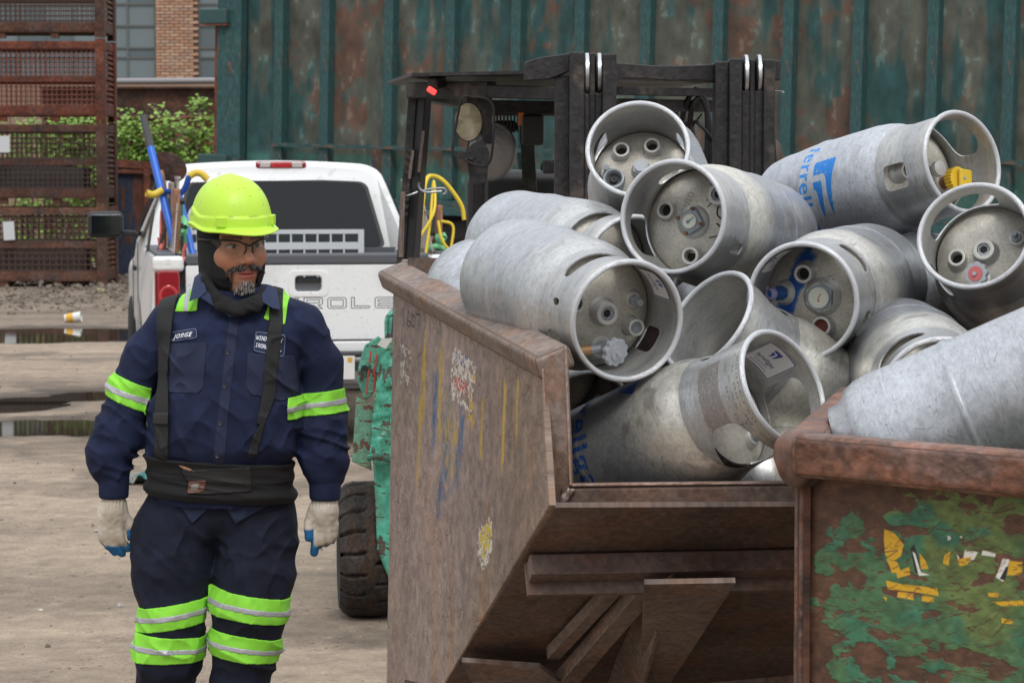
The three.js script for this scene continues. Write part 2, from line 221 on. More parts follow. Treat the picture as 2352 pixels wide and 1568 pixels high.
{
  const D = 60, ppm = PPM(D), o = thing('brick_building', 'tan brick building with steel framed windows behind the crates', 'building', V(-9, 0, -D - 1));
  const X = (px) => W(px, 387, D).x, Y = (py) => W(1176, py, D).y;
  const bm = [[0.5, 0.3, 0.2], [0.46, 0.26, 0.17], [0.55, 0.36, 0.25], [0.42, 0.27, 0.2], [0.5, 0.33, 0.24]].map((c) => std({ color: lin(...c), roughness: 0.95, bumpMap: rustBump, bumpScale: 0.004 }));
  const mortar = std({ color: lin(0.3, 0.2, 0.15), roughness: 1 });
  const top = 6.6, y0 = Y(180), x0 = X(360), x1 = X(457);
  mesh('wall', merge([boxG(-9, y0 / 2, -D - 0.15, 16, y0, 0.3), boxG((x0 + x1) / 2, (y0 + top) / 2, -D - 0.135, x1 - x0 - 0.03, top - y0, 0.25), boxG(-9, top + 0.5, -D - 0.15, 16, 1, 0.3), boxG(-9, (top + 1) / 2, -D - 5, 16, top + 1, 0.3), boxG(-17, (top + 1) / 2, -D - 2.6, 0.3, top + 1, 4.6), boxG(-1, (top + 1) / 2, -D - 2.6, 0.3, top + 1, 4.6), boxG(-9, top + 0.9, -D - 2.6, 15.6, 0.2, 4.5)]), mortar, o);
  const bw = 0.215, bh = 0.072, bg = [0, 1].map((k) => rbox(0, 0, 0, (k ? bw / 2 : bw) - 0.012, bh - 0.012, 0.1, 0.006, 1));
  let row = 0; for (let y = y0 + bh / 2; y < top; y += bh, row++) { let x = x0 + (row % 2 ? bw / 4 : bw / 2); for (let k = 0; x < x1 - 0.03; k++) { const half = (row % 2 && k === 0) || x + bw / 2 > x1 + 0.02, m = mesh('brick', bg[half ? 1 : 0], bm[floor(rnd() * 5)], o); m.position.set(x + (half && k ? -bw / 4 : 0), y, -D + 0.02 + rr(-0.006, 0.006)); x += half && k === 0 ? bw * 0.75 : bw; } }
  const glass = phys({ color: lin(0.16, 0.2, 0.21), roughness: 0.22, metalness: 0, specularIntensity: 1, clearcoat: 0.6, clearcoatRoughness: 0.1 }), glass2 = phys({ color: lin(0.1, 0.13, 0.14), roughness: 0.15, clearcoat: 0.6 }), sash = std({ color: lin(0.12, 0.13, 0.12), roughness: 0.8 });
  const win = (pxa, pxb, cols) => {
    const a = X(pxa), b = X(pxb), rows = [y0, Y(132), Y(110), Y(59), Y(9), Y(-42), Y(-93), top], w = (b - a) / cols, parts = [];
    const m = mesh('window', null, sash, o);
    for (let c = 0; c <= cols; c++) parts.push(boxG(a + c * w, (y0 + top) / 2, -D - 0.06, 0.04, top - y0, 0.05));
    for (const y of rows) parts.push(boxG((a + b) / 2, y, -D - 0.057, b - a, 0.04, 0.05)); m.geometry = merge(parts);
    for (let c = 0; c < cols; c++) for (let r = 0; r < rows.length - 1; r++) { const p = mesh('pane', boxG(0, 0, 0, w - 0.04, rows[r + 1] - rows[r] - 0.04, 0.008), rnd() < 0.3 ? glass2 : glass, m); p.position.set(a + (c + 0.5) * w, (rows[r] + rows[r + 1]) / 2, -D - 0.075 + rr(-0.004, 0.004)); p.rotation.set(rr(-0.006, 0.006), rr(-0.006, 0.006), 0); }
  };
  win(-20, 358, 6); win(459, 640, 3);
  mesh('interior_blind', boxG(-9, (y0 + top) / 2, -D - 0.6, 15.8, top - y0, 0.02), std({ color: lin(0.1, 0.11, 0.11), roughness: 1 }), o);
  settle(o);
}
// stacked steel beams and a pipe in front of the building
{
  const D = 51, mk = (name, gs, m, label) => { const q = mesh(name, merge(gs), m); tag(q, label, 'beam'); return q; };
  const a = W(96, 229, D), b = W(640, 236, D - 0.8), up = V(0, 1, 0);
  const ib = (y, h, m, label) => { const A = a.clone().setY(y), B = b.clone().setY(y - 0.02); mk('steel_beam', [bar(A, B, 0.03, h, up), bar(A.clone().setY(y + h / 2), B.clone().setY(y - 0.02 + h / 2), 0.3, 0.035, up), bar(A.clone().setY(y - h / 2), B.clone().setY(y - 0.02 - h / 2), 0.3, 0.035, up)].map((g) => boxUV(g, 1.5)), m, label); };
  const Y = (py) => W(1176, py, D - 0.4).y;
  ib((Y(200) + Y(262)) / 2, Y(200) - Y(262), rustDark, 'long rusty steel beam lying above the green shrub');
  ib((Y(268) + Y(330)) / 2, Y(268) - Y(330), rustRed, 'orange rusted beam below the dark one, behind the shrub');
  ib(Y(330) / 2, Y(330) - 0.04, rustDark, 'lowest rusty beam on the ground, behind the shrub leaves');
  const p = mesh('steel_pipe', cyl(a.clone().setY(Y(186)), b.clone().setY(Y(186)), 0.06, 0.06, 14), std({ color: lin(0.3, 0.29, 0.3), roughness: 0.6, metalness: 0.3 })); tag(p, 'grey steel pipe lying on top of the rusty beams', 'pipe');
}
// green shrub growing between the beams and the crates
for (const [px0, lab, sd, nL] of [[380, 'leafy green shrub growing between the crates and the green trailer', 5, 6800], [130, 'green shrub glimpsed through the mesh of the wire crates', 6, 4200]]) {
  const c0 = W(px0, 320, 46), o = thing('shrub', lab, 'shrub', V(c0.x, 0, c0.z), 'shrubs by the beams'); const r = rng(sd), main = sd === 5;
  const leaf = new THREE.BufferGeometry(); { const P = [], I = []; const n = 5; for (let i = 0; i <= n; i++) { const t = i / n, w = 0.42 * sin(pow(t, 0.7) * PI) + 0.01; P.push(-w, 0.14 * abs(w) + -0.12 * t * t, t, 0, -0.12 * t * t, t, w, 0.14 * abs(w) - 0.12 * t * t, t); if (i < n) { const a = i * 3; for (const k of [0, 1]) I.push(a + k, a + k + 1, a + k + 3, a + k + 1, a + k + 4, a + k + 3); } } leaf.setAttribute('position', new THREE.Float32BufferAttribute(P, 3)); leaf.setIndex(I); leaf.computeVertexNormals(); }
  const stems = [], heads = [];
  for (let i = 0; i < 30; i++) { const bx = c0.x + (r() - 0.5) * 1.7, bz = c0.z + (r() - 0.5) * 0.6; let p = V(bx, 0.0, bz); const pts = [p.clone()]; const lean = (r() - 0.5) * 0.9, h = 1.7 + r() * 1.15 - abs(bx - c0.x) * 0.3; for (let k = 1; k <= 4; k++) { p = V(bx + lean * k / 4 + (r() - 0.5) * 0.12, h * k / 4, bz + (r() - 0.5) * 0.3); pts.push(p); } stems.push(tube(pts, 0.008 + r() * 0.01, 10, 5)); for (let k = 1; k <= 4; k++) heads.push([pts[k], 0.16 + 0.2 * r()]); }
  if (main) heads.push([W(455, 232, 46), 0.2], [W(447, 243, 46), 0.16], [W(470, 235, 46), 0.14], [W(480, 268, 46), 0.15], [W(484, 300, 46), 0.2], [W(472, 300, 46), 0.15]); if (main) stems.push(tube([W(440, 330, 46), W(452, 280, 46), W(462, 236, 46)], 0.012, 10, 5), tube([W(470, 350, 46), W(465, 300, 46.1), W(486, 262, 46)], 0.012, 10, 5));
  mesh('stems', merge(stems), std({ color: lin(0.2, 0.15, 0.12), roughness: 0.9 }), o);
  const n = nL, im = new THREE.InstancedMesh(leaf, std({ color: 0xffffff, roughness: 0.55, side: THREE.DoubleSide }), n), M = new THREE.Matrix4(), q = new THREE.Quaternion(), c = new THREE.Color(); im.name = 'foliage'; im.userData.kind = 'stuff';
  const big = []; for (let k = 0; k < 44; k++) big.push([V(c0.x + (r() - 0.5) * 1.5, 1.3 + 1.35 * pow(r(), 0.8), c0.z + 0.25 * (r() - 0.5)), 0.18 + 0.22 * r()]);
  for (let i = 0; i < n; i++) { const [h, rad] = r() < 0.5 ? heads[floor(r() * heads.length)] : big[floor(r() * big.length)]; let x, y, z; do { x = r() * 2 - 1; y = r() * 2 - 1; z = r() * 2 - 1; } while (x * x + y * y + z * z > 1); const s = 0.045 + 0.05 * r(); q.setFromEuler(new THREE.Euler((r() - 0.3) * 1.4, r() * 6.3, (r() - 0.5) * 1.2)); M.compose(V(h.x + x * rad, max(0.05, h.y + y * rad * 0.75), h.z + z * rad), q, V(s, s, s)); im.setMatrixAt(i, M); const t = 0.75 + r() * 0.6; c.setRGB(0.2 * t, 0.33 * t, 0.05 * t); im.setColorAt(i, c); }
  im.castShadow = im.receiveShadow = true; o.add(im); settle(o);
}
// rusty blue scrap bin beyond the truck mirror
{
  const D = 42, o = thing('scrap_bin', 'rust streaked blue steel bin beyond the truck mirror', 'bin', V(-6, 0, -D)), X = (px) => W(px, 387, D).x, Y = (py) => W(1176, py, D).y;
  const c = canvasOf(512, 512, (u, v, q) => { const a = fbw(u, v, 4, 3, 5), b = fbw(u, v, 20, 20, 3, 2), s = fbw(u, v, 14, 3, 4, 6); const k = sst(0.46, 0.56, a * 0.6 + s * 0.4 + (u - 0.5) * 0.25), t = 0.75 + 0.5 * b; q[0] = mix(44, 92, k) * t; q[1] = mix(54, 56, k) * t; q[2] = mix(76, 44, k) * t; q[3] = b; });
  const m = std({ map: colorTex(c), bumpMap: heightTex(c), bumpScale: 0.004, roughness: 0.8 });
  const x0 = X(262), x1 = X(520), y1 = Y(374);
  mesh('side_panel', setUV(boxG((x0 + x1) / 2, y1 / 2 + 0.05, -D, x1 - x0, y1 - 0.1, 0.04), 2, 1), m, o); mesh('end_panel', boxG(x0, y1 / 2 + 0.05, -D - 0.7, 0.04, y1 - 0.1, 1.36), m, o); mesh('back_panel', boxG((x0 + x1) / 2, y1 / 2 + 0.05, -D - 1.4, x1 - x0, y1 - 0.1, 0.04), m, o);
  mesh('top_rail', boxUV(bar(V(x0 - 0.05, y1, -D + 0.02), V(x1, y1 - 0.12, -D + 0.02), 0.14, 0.12, V(0, 1, 0)), 1), rustRed, o); mesh('lower_rail', boxUV(bar(V(x0 - 0.05, Y(392), -D + 0.05), V(x1, Y(400), -D + 0.05), 0.08, 0.06, V(0, 1, 0)), 1), rustRed, o);
  mesh('corner_post', boxUV(boxG(X(338), y1 / 2, -D + 0.06, 0.1, y1, 0.08), 1), rustRed, o);
  settle(o);
}
// ---------------------------------------------------------------- stack of wire crates
{
  const D = 39.6, xr = W(241, 387, D).x, Wd = 2.1, Dp = 1.25, Hs = 1.243, wireM = std({ color: lin(0.1, 0.06, 0.05), roughness: 0.9, metalness: 0.2 });
  const tones = [[0.72, 0.66, 0.66], [0.5, 0.43, 0.42], [0.8, 0.45, 0.37], [0.58, 0.5, 0.48]].map((c) => std({ map: rustTex, color: lin(...c), bumpMap: rustBump, bumpScale: 0.003, roughness: 0.85 }));
  const tagM = std({ color: lin(0.6, 0.62, 0.64), roughness: 0.7 });
  const labels = ['lowest rusty wire crate standing on the ground, white paper tag', 'second wire crate from the ground, grey tag at the left edge', 'reddish wire crate, third up in the stack', 'topmost wire crate in view, cut off by the picture edge'];
  for (let t = 0; t < 4; t++) {
    const o = thing('wire_crate', labels[t], 'crate', V(xr - Wd / 2, t * Hs, -D - Dp / 2), 'stacked wire crates'), m = tones[t], H = Hs - 0.13, b0 = 0.17, P = 0.14; const u = (g) => boxUV(g, 1.2);
    for (const [sx, sz] of [[1, 1], [1, -1], [-1, 1], [-1, -1]]) mesh('post', u(merge([boxG(sx * (Wd / 2 - P / 2), Hs / 2, sz * (Dp / 2 - 0.015), P, Hs - 0.02, 0.03), boxG(sx * (Wd / 2 - 0.013), Hs / 2 - 0.002, sz * (Dp / 2 - P / 2 - 0.03), 0.03, Hs - 0.026, P)])), m, o);
    for (const sz of [1, -1]) { for (const [y, h] of [[H - 0.03 + 0.06, 0.11], [H * 0.57, 0.09], [b0, 0.13]]) mesh('rail', u(boxG(0, y, sz * (Dp / 2 - 0.045), Wd - P * 0.6, h, 0.03)), m, o); }
    for (const sx of [1, -1]) { for (const [y, h] of [[H + 0.03, 0.12], [b0, 0.14]]) mesh('side_rail', u(boxG(sx * (Wd / 2 - 0.04), y, 0, 0.03, h, Dp - 0.1)), m, o); }
    for (const sz of [1, -1]) { const ws = [], z = sz * (Dp / 2 - 0.07), st = t === 0 ? 0.088 : 0.075, th = t === 0 ? 0.018 : 0.013; for (let x = -Wd / 2 + 0.1; x < Wd / 2 - 0.1; x += st) ws.push(boxG(x + rr(-0.004, 0.004), (b0 + H) / 2, z, th, H - b0, 0.012)); for (let y = b0 + 0.08; y < H; y += st) ws.push(boxG(0, y, z + 0.011, Wd - 0.2, th, 0.012)); mesh('wire_mesh', merge(ws), t === 2 ? std({ color: lin(0.2, 0.07, 0.05), roughness: 0.9 }) : wireM, o); }
    for (const sx of [1, -1]) for (let k = 0; k < 11; k++) { const y = b0 + 0.1 + k * 0.079; const s = mesh('slat', u(boxG(0, 0, 0, 0.016, 0.06, Dp - 0.16)), m, o); s.position.set(sx * (Wd / 2 - 0.045), y, 0); s.rotation.z = sx * 0.5; }
    mesh('floor_sheet', u(boxG(0, b0 - 0.07, 0, Wd - 0.06, 0.02, Dp - 0.06)), m, o);
    for (const x of [-0.5, 0.3]) mesh('foot', u(boxG(x, 0.05, Dp / 2 - 0.1, 0.12, 0.1, 0.1)), m, o);
    if (t < 2) { const p = W(t ? 8 : 19, t ? 331 : 530, D - 0.02).sub(o.position); const q = mesh('paper_tag', rbox(0, 0, 0, 0.17, t ? 0.25 : 0.28, 0.006, 0.003), tagM, o); q.position.set(p.x, p.y, Dp / 2 + 0.01); q.rotation.z = t ? 0 : 0.06; }
    if (t === 1 || t === 0) mesh('load', merge([rbox(-0.25, 0.45, -0.05, 1.3, 0.5, 0.8, 0.04), rbox(0.5, 0.38, 0, 0.35, 0.36, 0.7, 0.03)]), std({ color: t ? lin(0.1, 0.1, 0.1) : lin(0.12, 0.09, 0.075), roughness: 0.9 }), o);
  }
}
// litter near the crates, and the rag by the man
{
  const cup = thing('paper_cup', 'crushed yellow and white paper cup by the far puddle', 'cup', G(168, 741)); const m1 = std({ color: lin(0.75, 0.75, 0.72), roughness: 0.6 }), m2 = std({ color: lin(0.75, 0.42, 0.05), roughness: 0.6 });
  mesh('cup_wall', lathe([[0.045, 0], [0.05, 0.06], [0.055, 0.12], [0.06, 0.19]], 18).rotateZ(-1.45).translate(-0.1, 0.05, 0), m1, cup); mesh('printed_band', lathe([[0.0475, 0.02], [0.0545, 0.1]], 18).rotateZ(-1.45).translate(-0.1, 0.0505, 0), m2, cup);
  const rg = nets([-0.16, -0.01, -0.16, 0.16, 0.09, 0.16], 0.007, (x, y, z) => { const f = 0.03 + 0.028 * sin(x * 40 + 6 * vn(x * 12, z * 12)) * cos(z * 32 + x * 14); return min(max(abs(y - f) - 0.006, hypot(x / 1.2, z) - 0.11 - 0.03 * vn(x * 20 + 4, z * 20)), capsule(x, y, z, [-0.12, 0.02, 0.03], [0.13, 0.03, -0.02], 0.014, 0.018)); }, (x, y, z, c) => { const k = vn(x * 30, z * 30 + y * 50); c[0] = mix(0.03, 0.28, k * k); c[1] = mix(0.14, 0.24, k); c[2] = mix(0.15, 0.2, k); });
  const rag = mesh('rag', rg, std({ vertexColors: true, roughness: 0.95, side: THREE.DoubleSide })); rag.position.copy(G(330, 1108)); tag(rag, 'dirty teal work rag lying on the dirt beside the man', 'rag');
  const bag = nets([-0.12, -0.01, -0.08, 0.12, 0.08, 0.08], 0.008, (x, y, z) => ell(x, y, z, 0, 0.02, 0, 0.1, 0.03, 0.06) + 0.03 * (vn3(x * 30, y * 30, z * 30) - 0.5)); const b = mesh('litter_scrap', bag, std({ color: lin(0.6, 0.55, 0.2), roughness: 0.5 })); b.position.copy(G(225, 670)); tag(b, 'yellow plastic scrap on the gravel by the lowest crate', 'litter');
}
// ---------------------------------------------------------------- green ribbed scrap trailer
{
  const pL = W(500, 387, 38), pR = W(2420, 387, 31.4); const A = V(pL.x, 0, pL.z), B = V(pR.x, 0, pR.z), len = A.distanceTo(B);
  const o = thing('scrap_trailer', 'tall teal ribbed scrap trailer with rust patches filling the background', 'trailer', A); o.rotation.set(0, -atan2(B.z - A.z, B.x - A.x), -0.024, 'YXZ'); o.updateMatrixWorld(true);
  // along(px): distance along the trailer side where it is seen at px
  const ux = (B.x - A.x) / len, uz = (B.z - A.z) / len; const along = (px) => { const k = (px - 1176) / FPX; return (-k * A.z - A.x) / (ux + k * uz); };
  const yAt = (px, py) => { const s = along(px), d = -(A.z + uz * s); return W(px, py, d).y + 0.024 * s; };
  const low = yAt(1040, 474), barY = yAt(640, 332), top = low + 3.6;
  const c = canvasOf(2048, 1024, (u, v, q) => {
    const U = u * 12, Vv = v * 3.6, a = fbm(U * 0.8, Vv * 0.7, 5), b = fbm(U * 9, Vv * 5, 4), st = fbm(U * 7, Vv * 1.1 + 9, 4), r1 = fbm(U * 1.9 + 7, Vv * 1.5 + 20, 5), wisp = abs(fbm(U * 1.4 + 50, Vv * 1.8 + 3, 4) - 0.5);
    const left = sst(0.13, 0.02, u); const prim = sst(0.42, 0.56, a * 0.55 + st * 0.45 + 0.05 - left * 0.16), rust = max(sst(0.6, 0.68, r1 * 0.8 + b * 0.22), 0.9 * sst(0.012, 0.004, wisp) * sst(0.5, 0.6, fbm(U * 0.9 + 5, Vv * 0.9, 2))) * (1 - left * 0.7) , t = 0.76 + 0.5 * b;
    const lo = sst(0.2, 0.17, v + 0.02 * (b - 0.5)); const fleck = b > 0.71 ? 1 : 0;
    let R = mix(38, 76, prim), Gg = mix(68, 77, prim), Bb = mix(70, 71, prim); R = mix(R, 55, lo * 0.7); Gg = mix(Gg, 98, lo * 0.7); Bb = mix(Bb, 92, lo * 0.7); R = mix(R, 92, rust * 0.66); Gg = mix(Gg, 58, rust * 0.66); Bb = mix(Bb, 48, rust * 0.66); if (fleck && prim > 0.4) { R += 8; Gg += 16; Bb += 18; }
    q[0] = R * t * 1.14; q[1] = Gg * t * 1.16; q[2] = Bb * t * 1.13; q[3] = 0.5 + 0.4 * (b - 0.5) + 0.3 * (st - 0.5);
  });
  const tx = colorTex(c), bp = heightTex(c), sm = std({ map: tx, bumpMap: bp, bumpScale: 0.015, roughness: 0.72, metalness: 0.1 });
  const ribC = canvasOf(256, 1024, (u, v, q) => { const a = fbw(u, v, 2, 14, 5), b = fbw(u, v, 12, 60, 3, 4), e = abs(u - 0.5) * 2, k = sst(0.58, 0.72, a * 0.7 + b * 0.3 + 0.1 * sst(0.75, 1, e)), t = 0.75 + 0.5 * b; q[0] = mix(45, 98, k) * t; q[1] = mix(80, 76, k) * t; q[2] = mix(81, 66, k) * t; q[3] = b; });
  const rm = std({ map: colorTex(ribC), bumpMap: heightTex(ribC), bumpScale: 0.004, roughness: 0.65 });
  const ribs = [640, 745, 890, 1030, 1180, 1325, 1475, 1640, 1800, 1960, 2130, 2305].map(along), endS = len;
  mesh('body_shell', merge([boxG(len / 2, (low + top) / 2, -1.5, len - 0.1, top - low - 0.02, 2.4)]), std({ color: lin(0.03, 0.06, 0.06), roughness: 0.9 }), o);
  const edges = [along(556), ...ribs, endS];
  for (let i = 0; i < edges.length - 1; i++) {
    const a = edges[i], b = edges[i + 1], nx = 14, ny = 36, g = new THREE.PlaneGeometry(b - a, top - low, nx, ny), P = g.attributes.position, U = g.attributes.uv;
    for (let k = 0; k < P.count; k++) { const x = P.getX(k) + (a + b) / 2, y = P.getY(k) + (top + low) / 2, e = (x - a) / (b - a), w = sin(PI * clamp(e)); P.setXYZ(k, x, y, -0.055 + w * (0.16 * (fbm(x * 1.2, y * 1.2, 3) - 0.5) + 0.05 * (fbm(x * 5, y * 5, 2) - 0.5)) - 0.03 * w * (i % 3)); U.setXY(k, x / 12.4, (y - low) / 3.6); }
    g.computeVertexNormals(); mesh('side_panel', g, sm, o);
  }
  for (const s of ribs) { const g = boxG(s, (low + 0.1 + top) / 2, 0.02, 0.145, top - low - 0.1, 0.15); mesh('rib', g, rm, o); }
  mesh('corner_post', setUV(merge([boxG(along(528), (low + top) / 2, 0.03, along(556) - along(503), top - low, 0.14)]), 1, 1), rm, o);
  mesh('corner_edge', boxUV(boxG(along(494), (yAt(494, 362) + yAt(494, 48)) / 2, -0.02, 0.08, yAt(494, 48) - yAt(494, 362), 0.1), 1), rustRed, o);
  for (const [y0, y1, xr] of [[56, 22, 530], [378, 354, 533]]) { const g = rbox(along((468 + xr) / 2), (yAt(500, y0) + yAt(500, y1)) / 2, 0.1, along(xr) - along(468), yAt(500, y1) - yAt(500, y0), 0.2, 0.02); const h = mesh('hinge_bracket', g, rm, o); mesh('bracket_edge', boxUV(boxG(along((468 + xr) / 2), yAt(500, y0) - 0.012, 0.1, along(xr) - along(468), 0.02, 0.19), 1), rustRed, h); }
  mesh('horizontal_bar', boxUV(boxG((along(632) + len) / 2, barY, 0.11, len - along(632), 0.055, 0.06), 1), rm, o);
  mesh('bottom_rail', setUV(boxG(len / 2, low - 0.02, 0.035, len, 0.2, 0.16), 30, 0.2), rm, o);
  mesh('chassis', merge([boxG(len / 2, low - 0.22, -0.5, len - 0.4, 0.2, 0.12), boxG(len / 2, low - 0.221, -1.9, len - 0.4, 0.2, 0.12)]), std({ color: lin(0.02, 0.02, 0.02), roughness: 0.9 }), o);
  const tyreM = std({ color: lin(0.035, 0.034, 0.033), roughness: 0.9 }), rimM = std({ color: lin(0.12, 0.11, 0.1), roughness: 0.6, metalness: 0.5 });
  for (const px of [1046, 1280, 1900, 2140]) {
    const s = along(px), gy = 0.024 * s, R = 0.55; const w = new THREE.Group(); w.name = 'wheel'; o.add(w); w.position.set(s, gy + R - 0.02, -0.24);
    const ty = mesh('tyre', lathe([[0.3, -0.14], [0.42, -0.15], [0.52, -0.145], [0.55, -0.11], [0.55, 0.11], [0.52, 0.145], [0.42, 0.15], [0.3, 0.14]], 40).rotateX(PI / 2), tyreM, w); mesh('wheel_rim', lathe([[0.31, 0.13], [0.28, 0.1], [0.26, 0.02], [0.12, 0.02], [0.1, 0.08], [0, 0.08]], 30).rotateX(PI / 2), rimM, w);
  }
}
// ---------------------------------------------------------------- brown steel hopper
const hopTexC = canvasOf(1024, 1024, (u, v, o) => { const a = fbw(u, v, 4, 4, 5), b = fbw(u, v, 50, 50, 4, 1), s = fbw(u, v, 70, 5, 4, 2), r = sst(0.48, 0.62, fbw(u, v, 7, 7, 5, 3) * 0.9 + s * 0.1), t = 0.78 + 0.36 * (b - 0.5) + 0.03 * (s - 0.5) + 0.34 * (a - 0.5), sc = vnw(u * 260, v * 260, 260, 260) > 0.94 ? 1.16 : 1; o[0] = mix(133, 137, r) * t * sc * 1.22; o[1] = mix(117, 112, r) * t * sc * 1.22; o[2] = mix(108, 98, r) * t * sc * 1.22; o[3] = 0.5 + 0.6 * (b - 0.5) + 0.08 * (s - 0.5); });
const hopTex = colorTex(hopTexC), hopBump = heightTex(hopTexC);
const hopMat = std({ map: hopTex, bumpMap: hopBump, bumpScale: 0.0025, roughness: 0.62, metalness: 0.25 });
const hopDark = std({ map: hopTex, color: lin(0.62, 0.56, 0.54), bumpMap: hopBump, bumpScale: 0.0025, roughness: 0.7, metalness: 0.2 });  // bare inner steel; on front plate and channel also shade painted into the colour
const hopEdge = std({ map: hopTex, color: lin(1.75, 1.75, 1.8), bumpMap: hopBump, bumpScale: 0.004, roughness: 0.45, metalness: 0.45 });
const HN = { p1: W(1245, 850, 5.62), p2: W(908, 655, 7.1), p3: W(890, 1568, 7.0) }; HN.n = planeOf(HN.p1, HN.p2, HN.p3);
{
  const at = (x, y) => onPlane(x, y, HN.p1, HN.n), up = V(0, 1, 0);
  const o = thing('steel_hopper', 'brown steel tipping hopper filled with aluminium gas cylinders', 'hopper', V(0.5, 0, -6.4));
  const back = at(905, 655), lowB = at(888, 1620), low0 = at(930, 1720), lowF = at(1010, 1590), f2 = at(1264, 1160), f1 = at(1244, 848);
  const poly = [back, lowB, low0, lowF, f2, f1]; const hz = V(f1.x - back.x, 0, f1.z - back.z);
  if (planeOf(poly[0], poly[1], poly[4]).z < 0) poly.reverse();
  const g = plate(poly, 0.012, { u: hz, bevel: 0.002 }), uvOf = g.userData.uvOf;
  // side panel print: paint streaks, sticker remains, chalk number
  const S = 1280, c = canvasOf(S, S, (u, v, q) => {
    const X = u * 1.6, Y = v * 1.7, a = fbm(X * 3, Y * 2, 5), b = fbm(X * 38, Y * 30, 4), s = fbm(X * 46, Y * 3.2, 5), s2 = fbm(X * 14 + 4, Y * 1.3, 4), cr = abs(fbm(X * 11 + 9, Y * 12, 4) - 0.5);
    const paint = sst(0.66, 0.3, u * 0.85 + 0.35 * (a - 0.5) + 0.25 * (s2 - 0.5) + 0.1 * (0.5 - v)); const t = 0.8 + 0.3 * (b - 0.5) + 0.12 * (s - 0.5) + 0.16 * (s2 - 0.5) + 0.22 * (a - 0.5) + 0.12 * (fbm(X * 120, Y * 110, 2) - 0.5);
    let R = mix(130, 149, paint), Gg = mix(113, 133, paint), B = mix(100, 127, paint); const rust = sst(0.52, 0.66, s2 * 0.6 + s * 0.4) * (1 - paint * 0.7); R = mix(R, 136, rust); Gg = mix(Gg, 107, rust); B = mix(B, 86, rust);
    const crack = sst(0.012, 0.003, cr) * sst(0.35, 0.55, fbm(X * 2 + 31, Y * 2, 2)) * 0.5; R = mix(R, 88, crack); Gg = mix(Gg, 60, crack); B = mix(B, 48, crack);
    q[0] = R * t * 1.32; q[1] = Gg * t * 1.31; q[2] = B * t * 1.31; q[3] = 0.5 + 0.5 * (b - 0.5) + 0.1 * (s - 0.5) - 0.3 * crack;
  });
  const x = c.getContext('2d'), px = (a, b) => { const q = uvOf(at(a, b)); return [q[0] * S, (1 - q[1]) * S]; };
  const rg = rng(31), poly2 = (pts, fill, al) => { x.globalAlpha = al; x.fillStyle = fill; x.beginPath(); pts.forEach((p, i) => { const q = px(...p); i ? x.lineTo(...q) : x.moveTo(...q); }); x.fill(); x.globalAlpha = 1; };
  const streak = (x0, y0, y1, w, col, al) => { for (let k = 0; k < (y1 - y0) / 1.0; k++) { const y = y0 + rg() * (y1 - y0), d = (rg() + rg() - 1) * w, f = 1 - abs((y - (y0 + y1) / 2) / ((y1 - y0) / 2)) ** 3; if (rg() > f + 0.25) continue; const [a, b] = px(x0 + d - (y - y0) * 0.035, y); x.globalAlpha = al * 0.62 * (0.3 + 0.7 * rg()); x.fillStyle = col; x.fillRect(a, b, 2 + rg() * 8, 6 + rg() * 30); } x.globalAlpha = 1; };
  for (const [a, y0, y1, w, al] of [[978, 750, 960, 7, 0.75], [968, 900, 1110, 5, 0.5], [1016, 770, 1000, 6, 0.6], [1030, 900, 1100, 16, 0.6], [1048, 960, 1090, 8, 0.5], [1162, 860, 1080, 4, 0.55], [1110, 900, 1050, 4, 0.4], [1192, 850, 1000, 3, 0.35]]) streak(a, y0, y1, w, '#c9a545', al);
  for (const [a, y0, y1, w, al] of [[1003, 840, 1020, 7, 0.55], [1030, 900, 1170, 16, 0.5], [1062, 920, 1060, 8, 0.45], [1012, 1080, 1190, 6, 0.6], [1050, 1000, 1120, 9, 0.35]]) streak(a, y0, y1, w, '#3f5f96', al);
  const flakes = (pts, col, n, sz) => { const xs = pts.map((p) => p[0]), ys = pts.map((p) => p[1]), x0 = min(...xs), x1 = max(...xs), y0 = min(...ys), y1 = max(...ys); const inside = (X, Y) => { let k = false; for (let i = 0, j = pts.length - 1; i < pts.length; j = i++) if ((pts[i][1] > Y) !== (pts[j][1] > Y) && X < (pts[j][0] - pts[i][0]) * (Y - pts[i][1]) / (pts[j][1] - pts[i][1]) + pts[i][0]) k = !k; return k; }; x.fillStyle = col; for (let i = 0; i < n; i++) { const X = x0 + rg() * (x1 - x0), Y = y0 + rg() * (y1 - y0); if (!inside(X, Y) || fbm(X * 0.12, Y * 0.09, 3) < 0.42) continue; const [a, b] = px(X, Y); x.globalAlpha = 0.9; x.save(); x.translate(a, b); x.rotate(rg() * 3); x.fillRect(0, 0, sz * (0.5 + rg()), sz * (0.4 + rg())); x.restore(); } x.globalAlpha = 1; };
  flakes([[1045, 795], [1095, 835], [1085, 945], [1040, 915], [1038, 850]], '#d9d2c8', 900, 7); flakes([[1050, 800], [1075, 815], [1072, 838], [1050, 832]], '#5058a0', 60, 6); flakes([[920, 785], [948, 810], [940, 880], [922, 880]], '#c9c1b8', 420, 7); flakes([[1102, 1220], [1130, 1185], [1133, 1260], [1112, 1310], [1100, 1280]], '#d5cfc4', 520, 7); flakes([[1106, 1215], [1130, 1190], [1130, 1250], [1108, 1290]], '#c8b244', 170, 8); flakes([[1085, 850], [1096, 850], [1090, 980], [1078, 980]], '#c3a24a', 180, 7);
  x.fillStyle = '#b8423a'; x.font = 'bold 40px sans-serif'; { const [a, b] = px(1044, 888); x.save(); x.translate(a, b); x.rotate(0.12); x.scale(0.8, 1.1); x.fillText('HOPPE', 0, 0); x.restore(); }
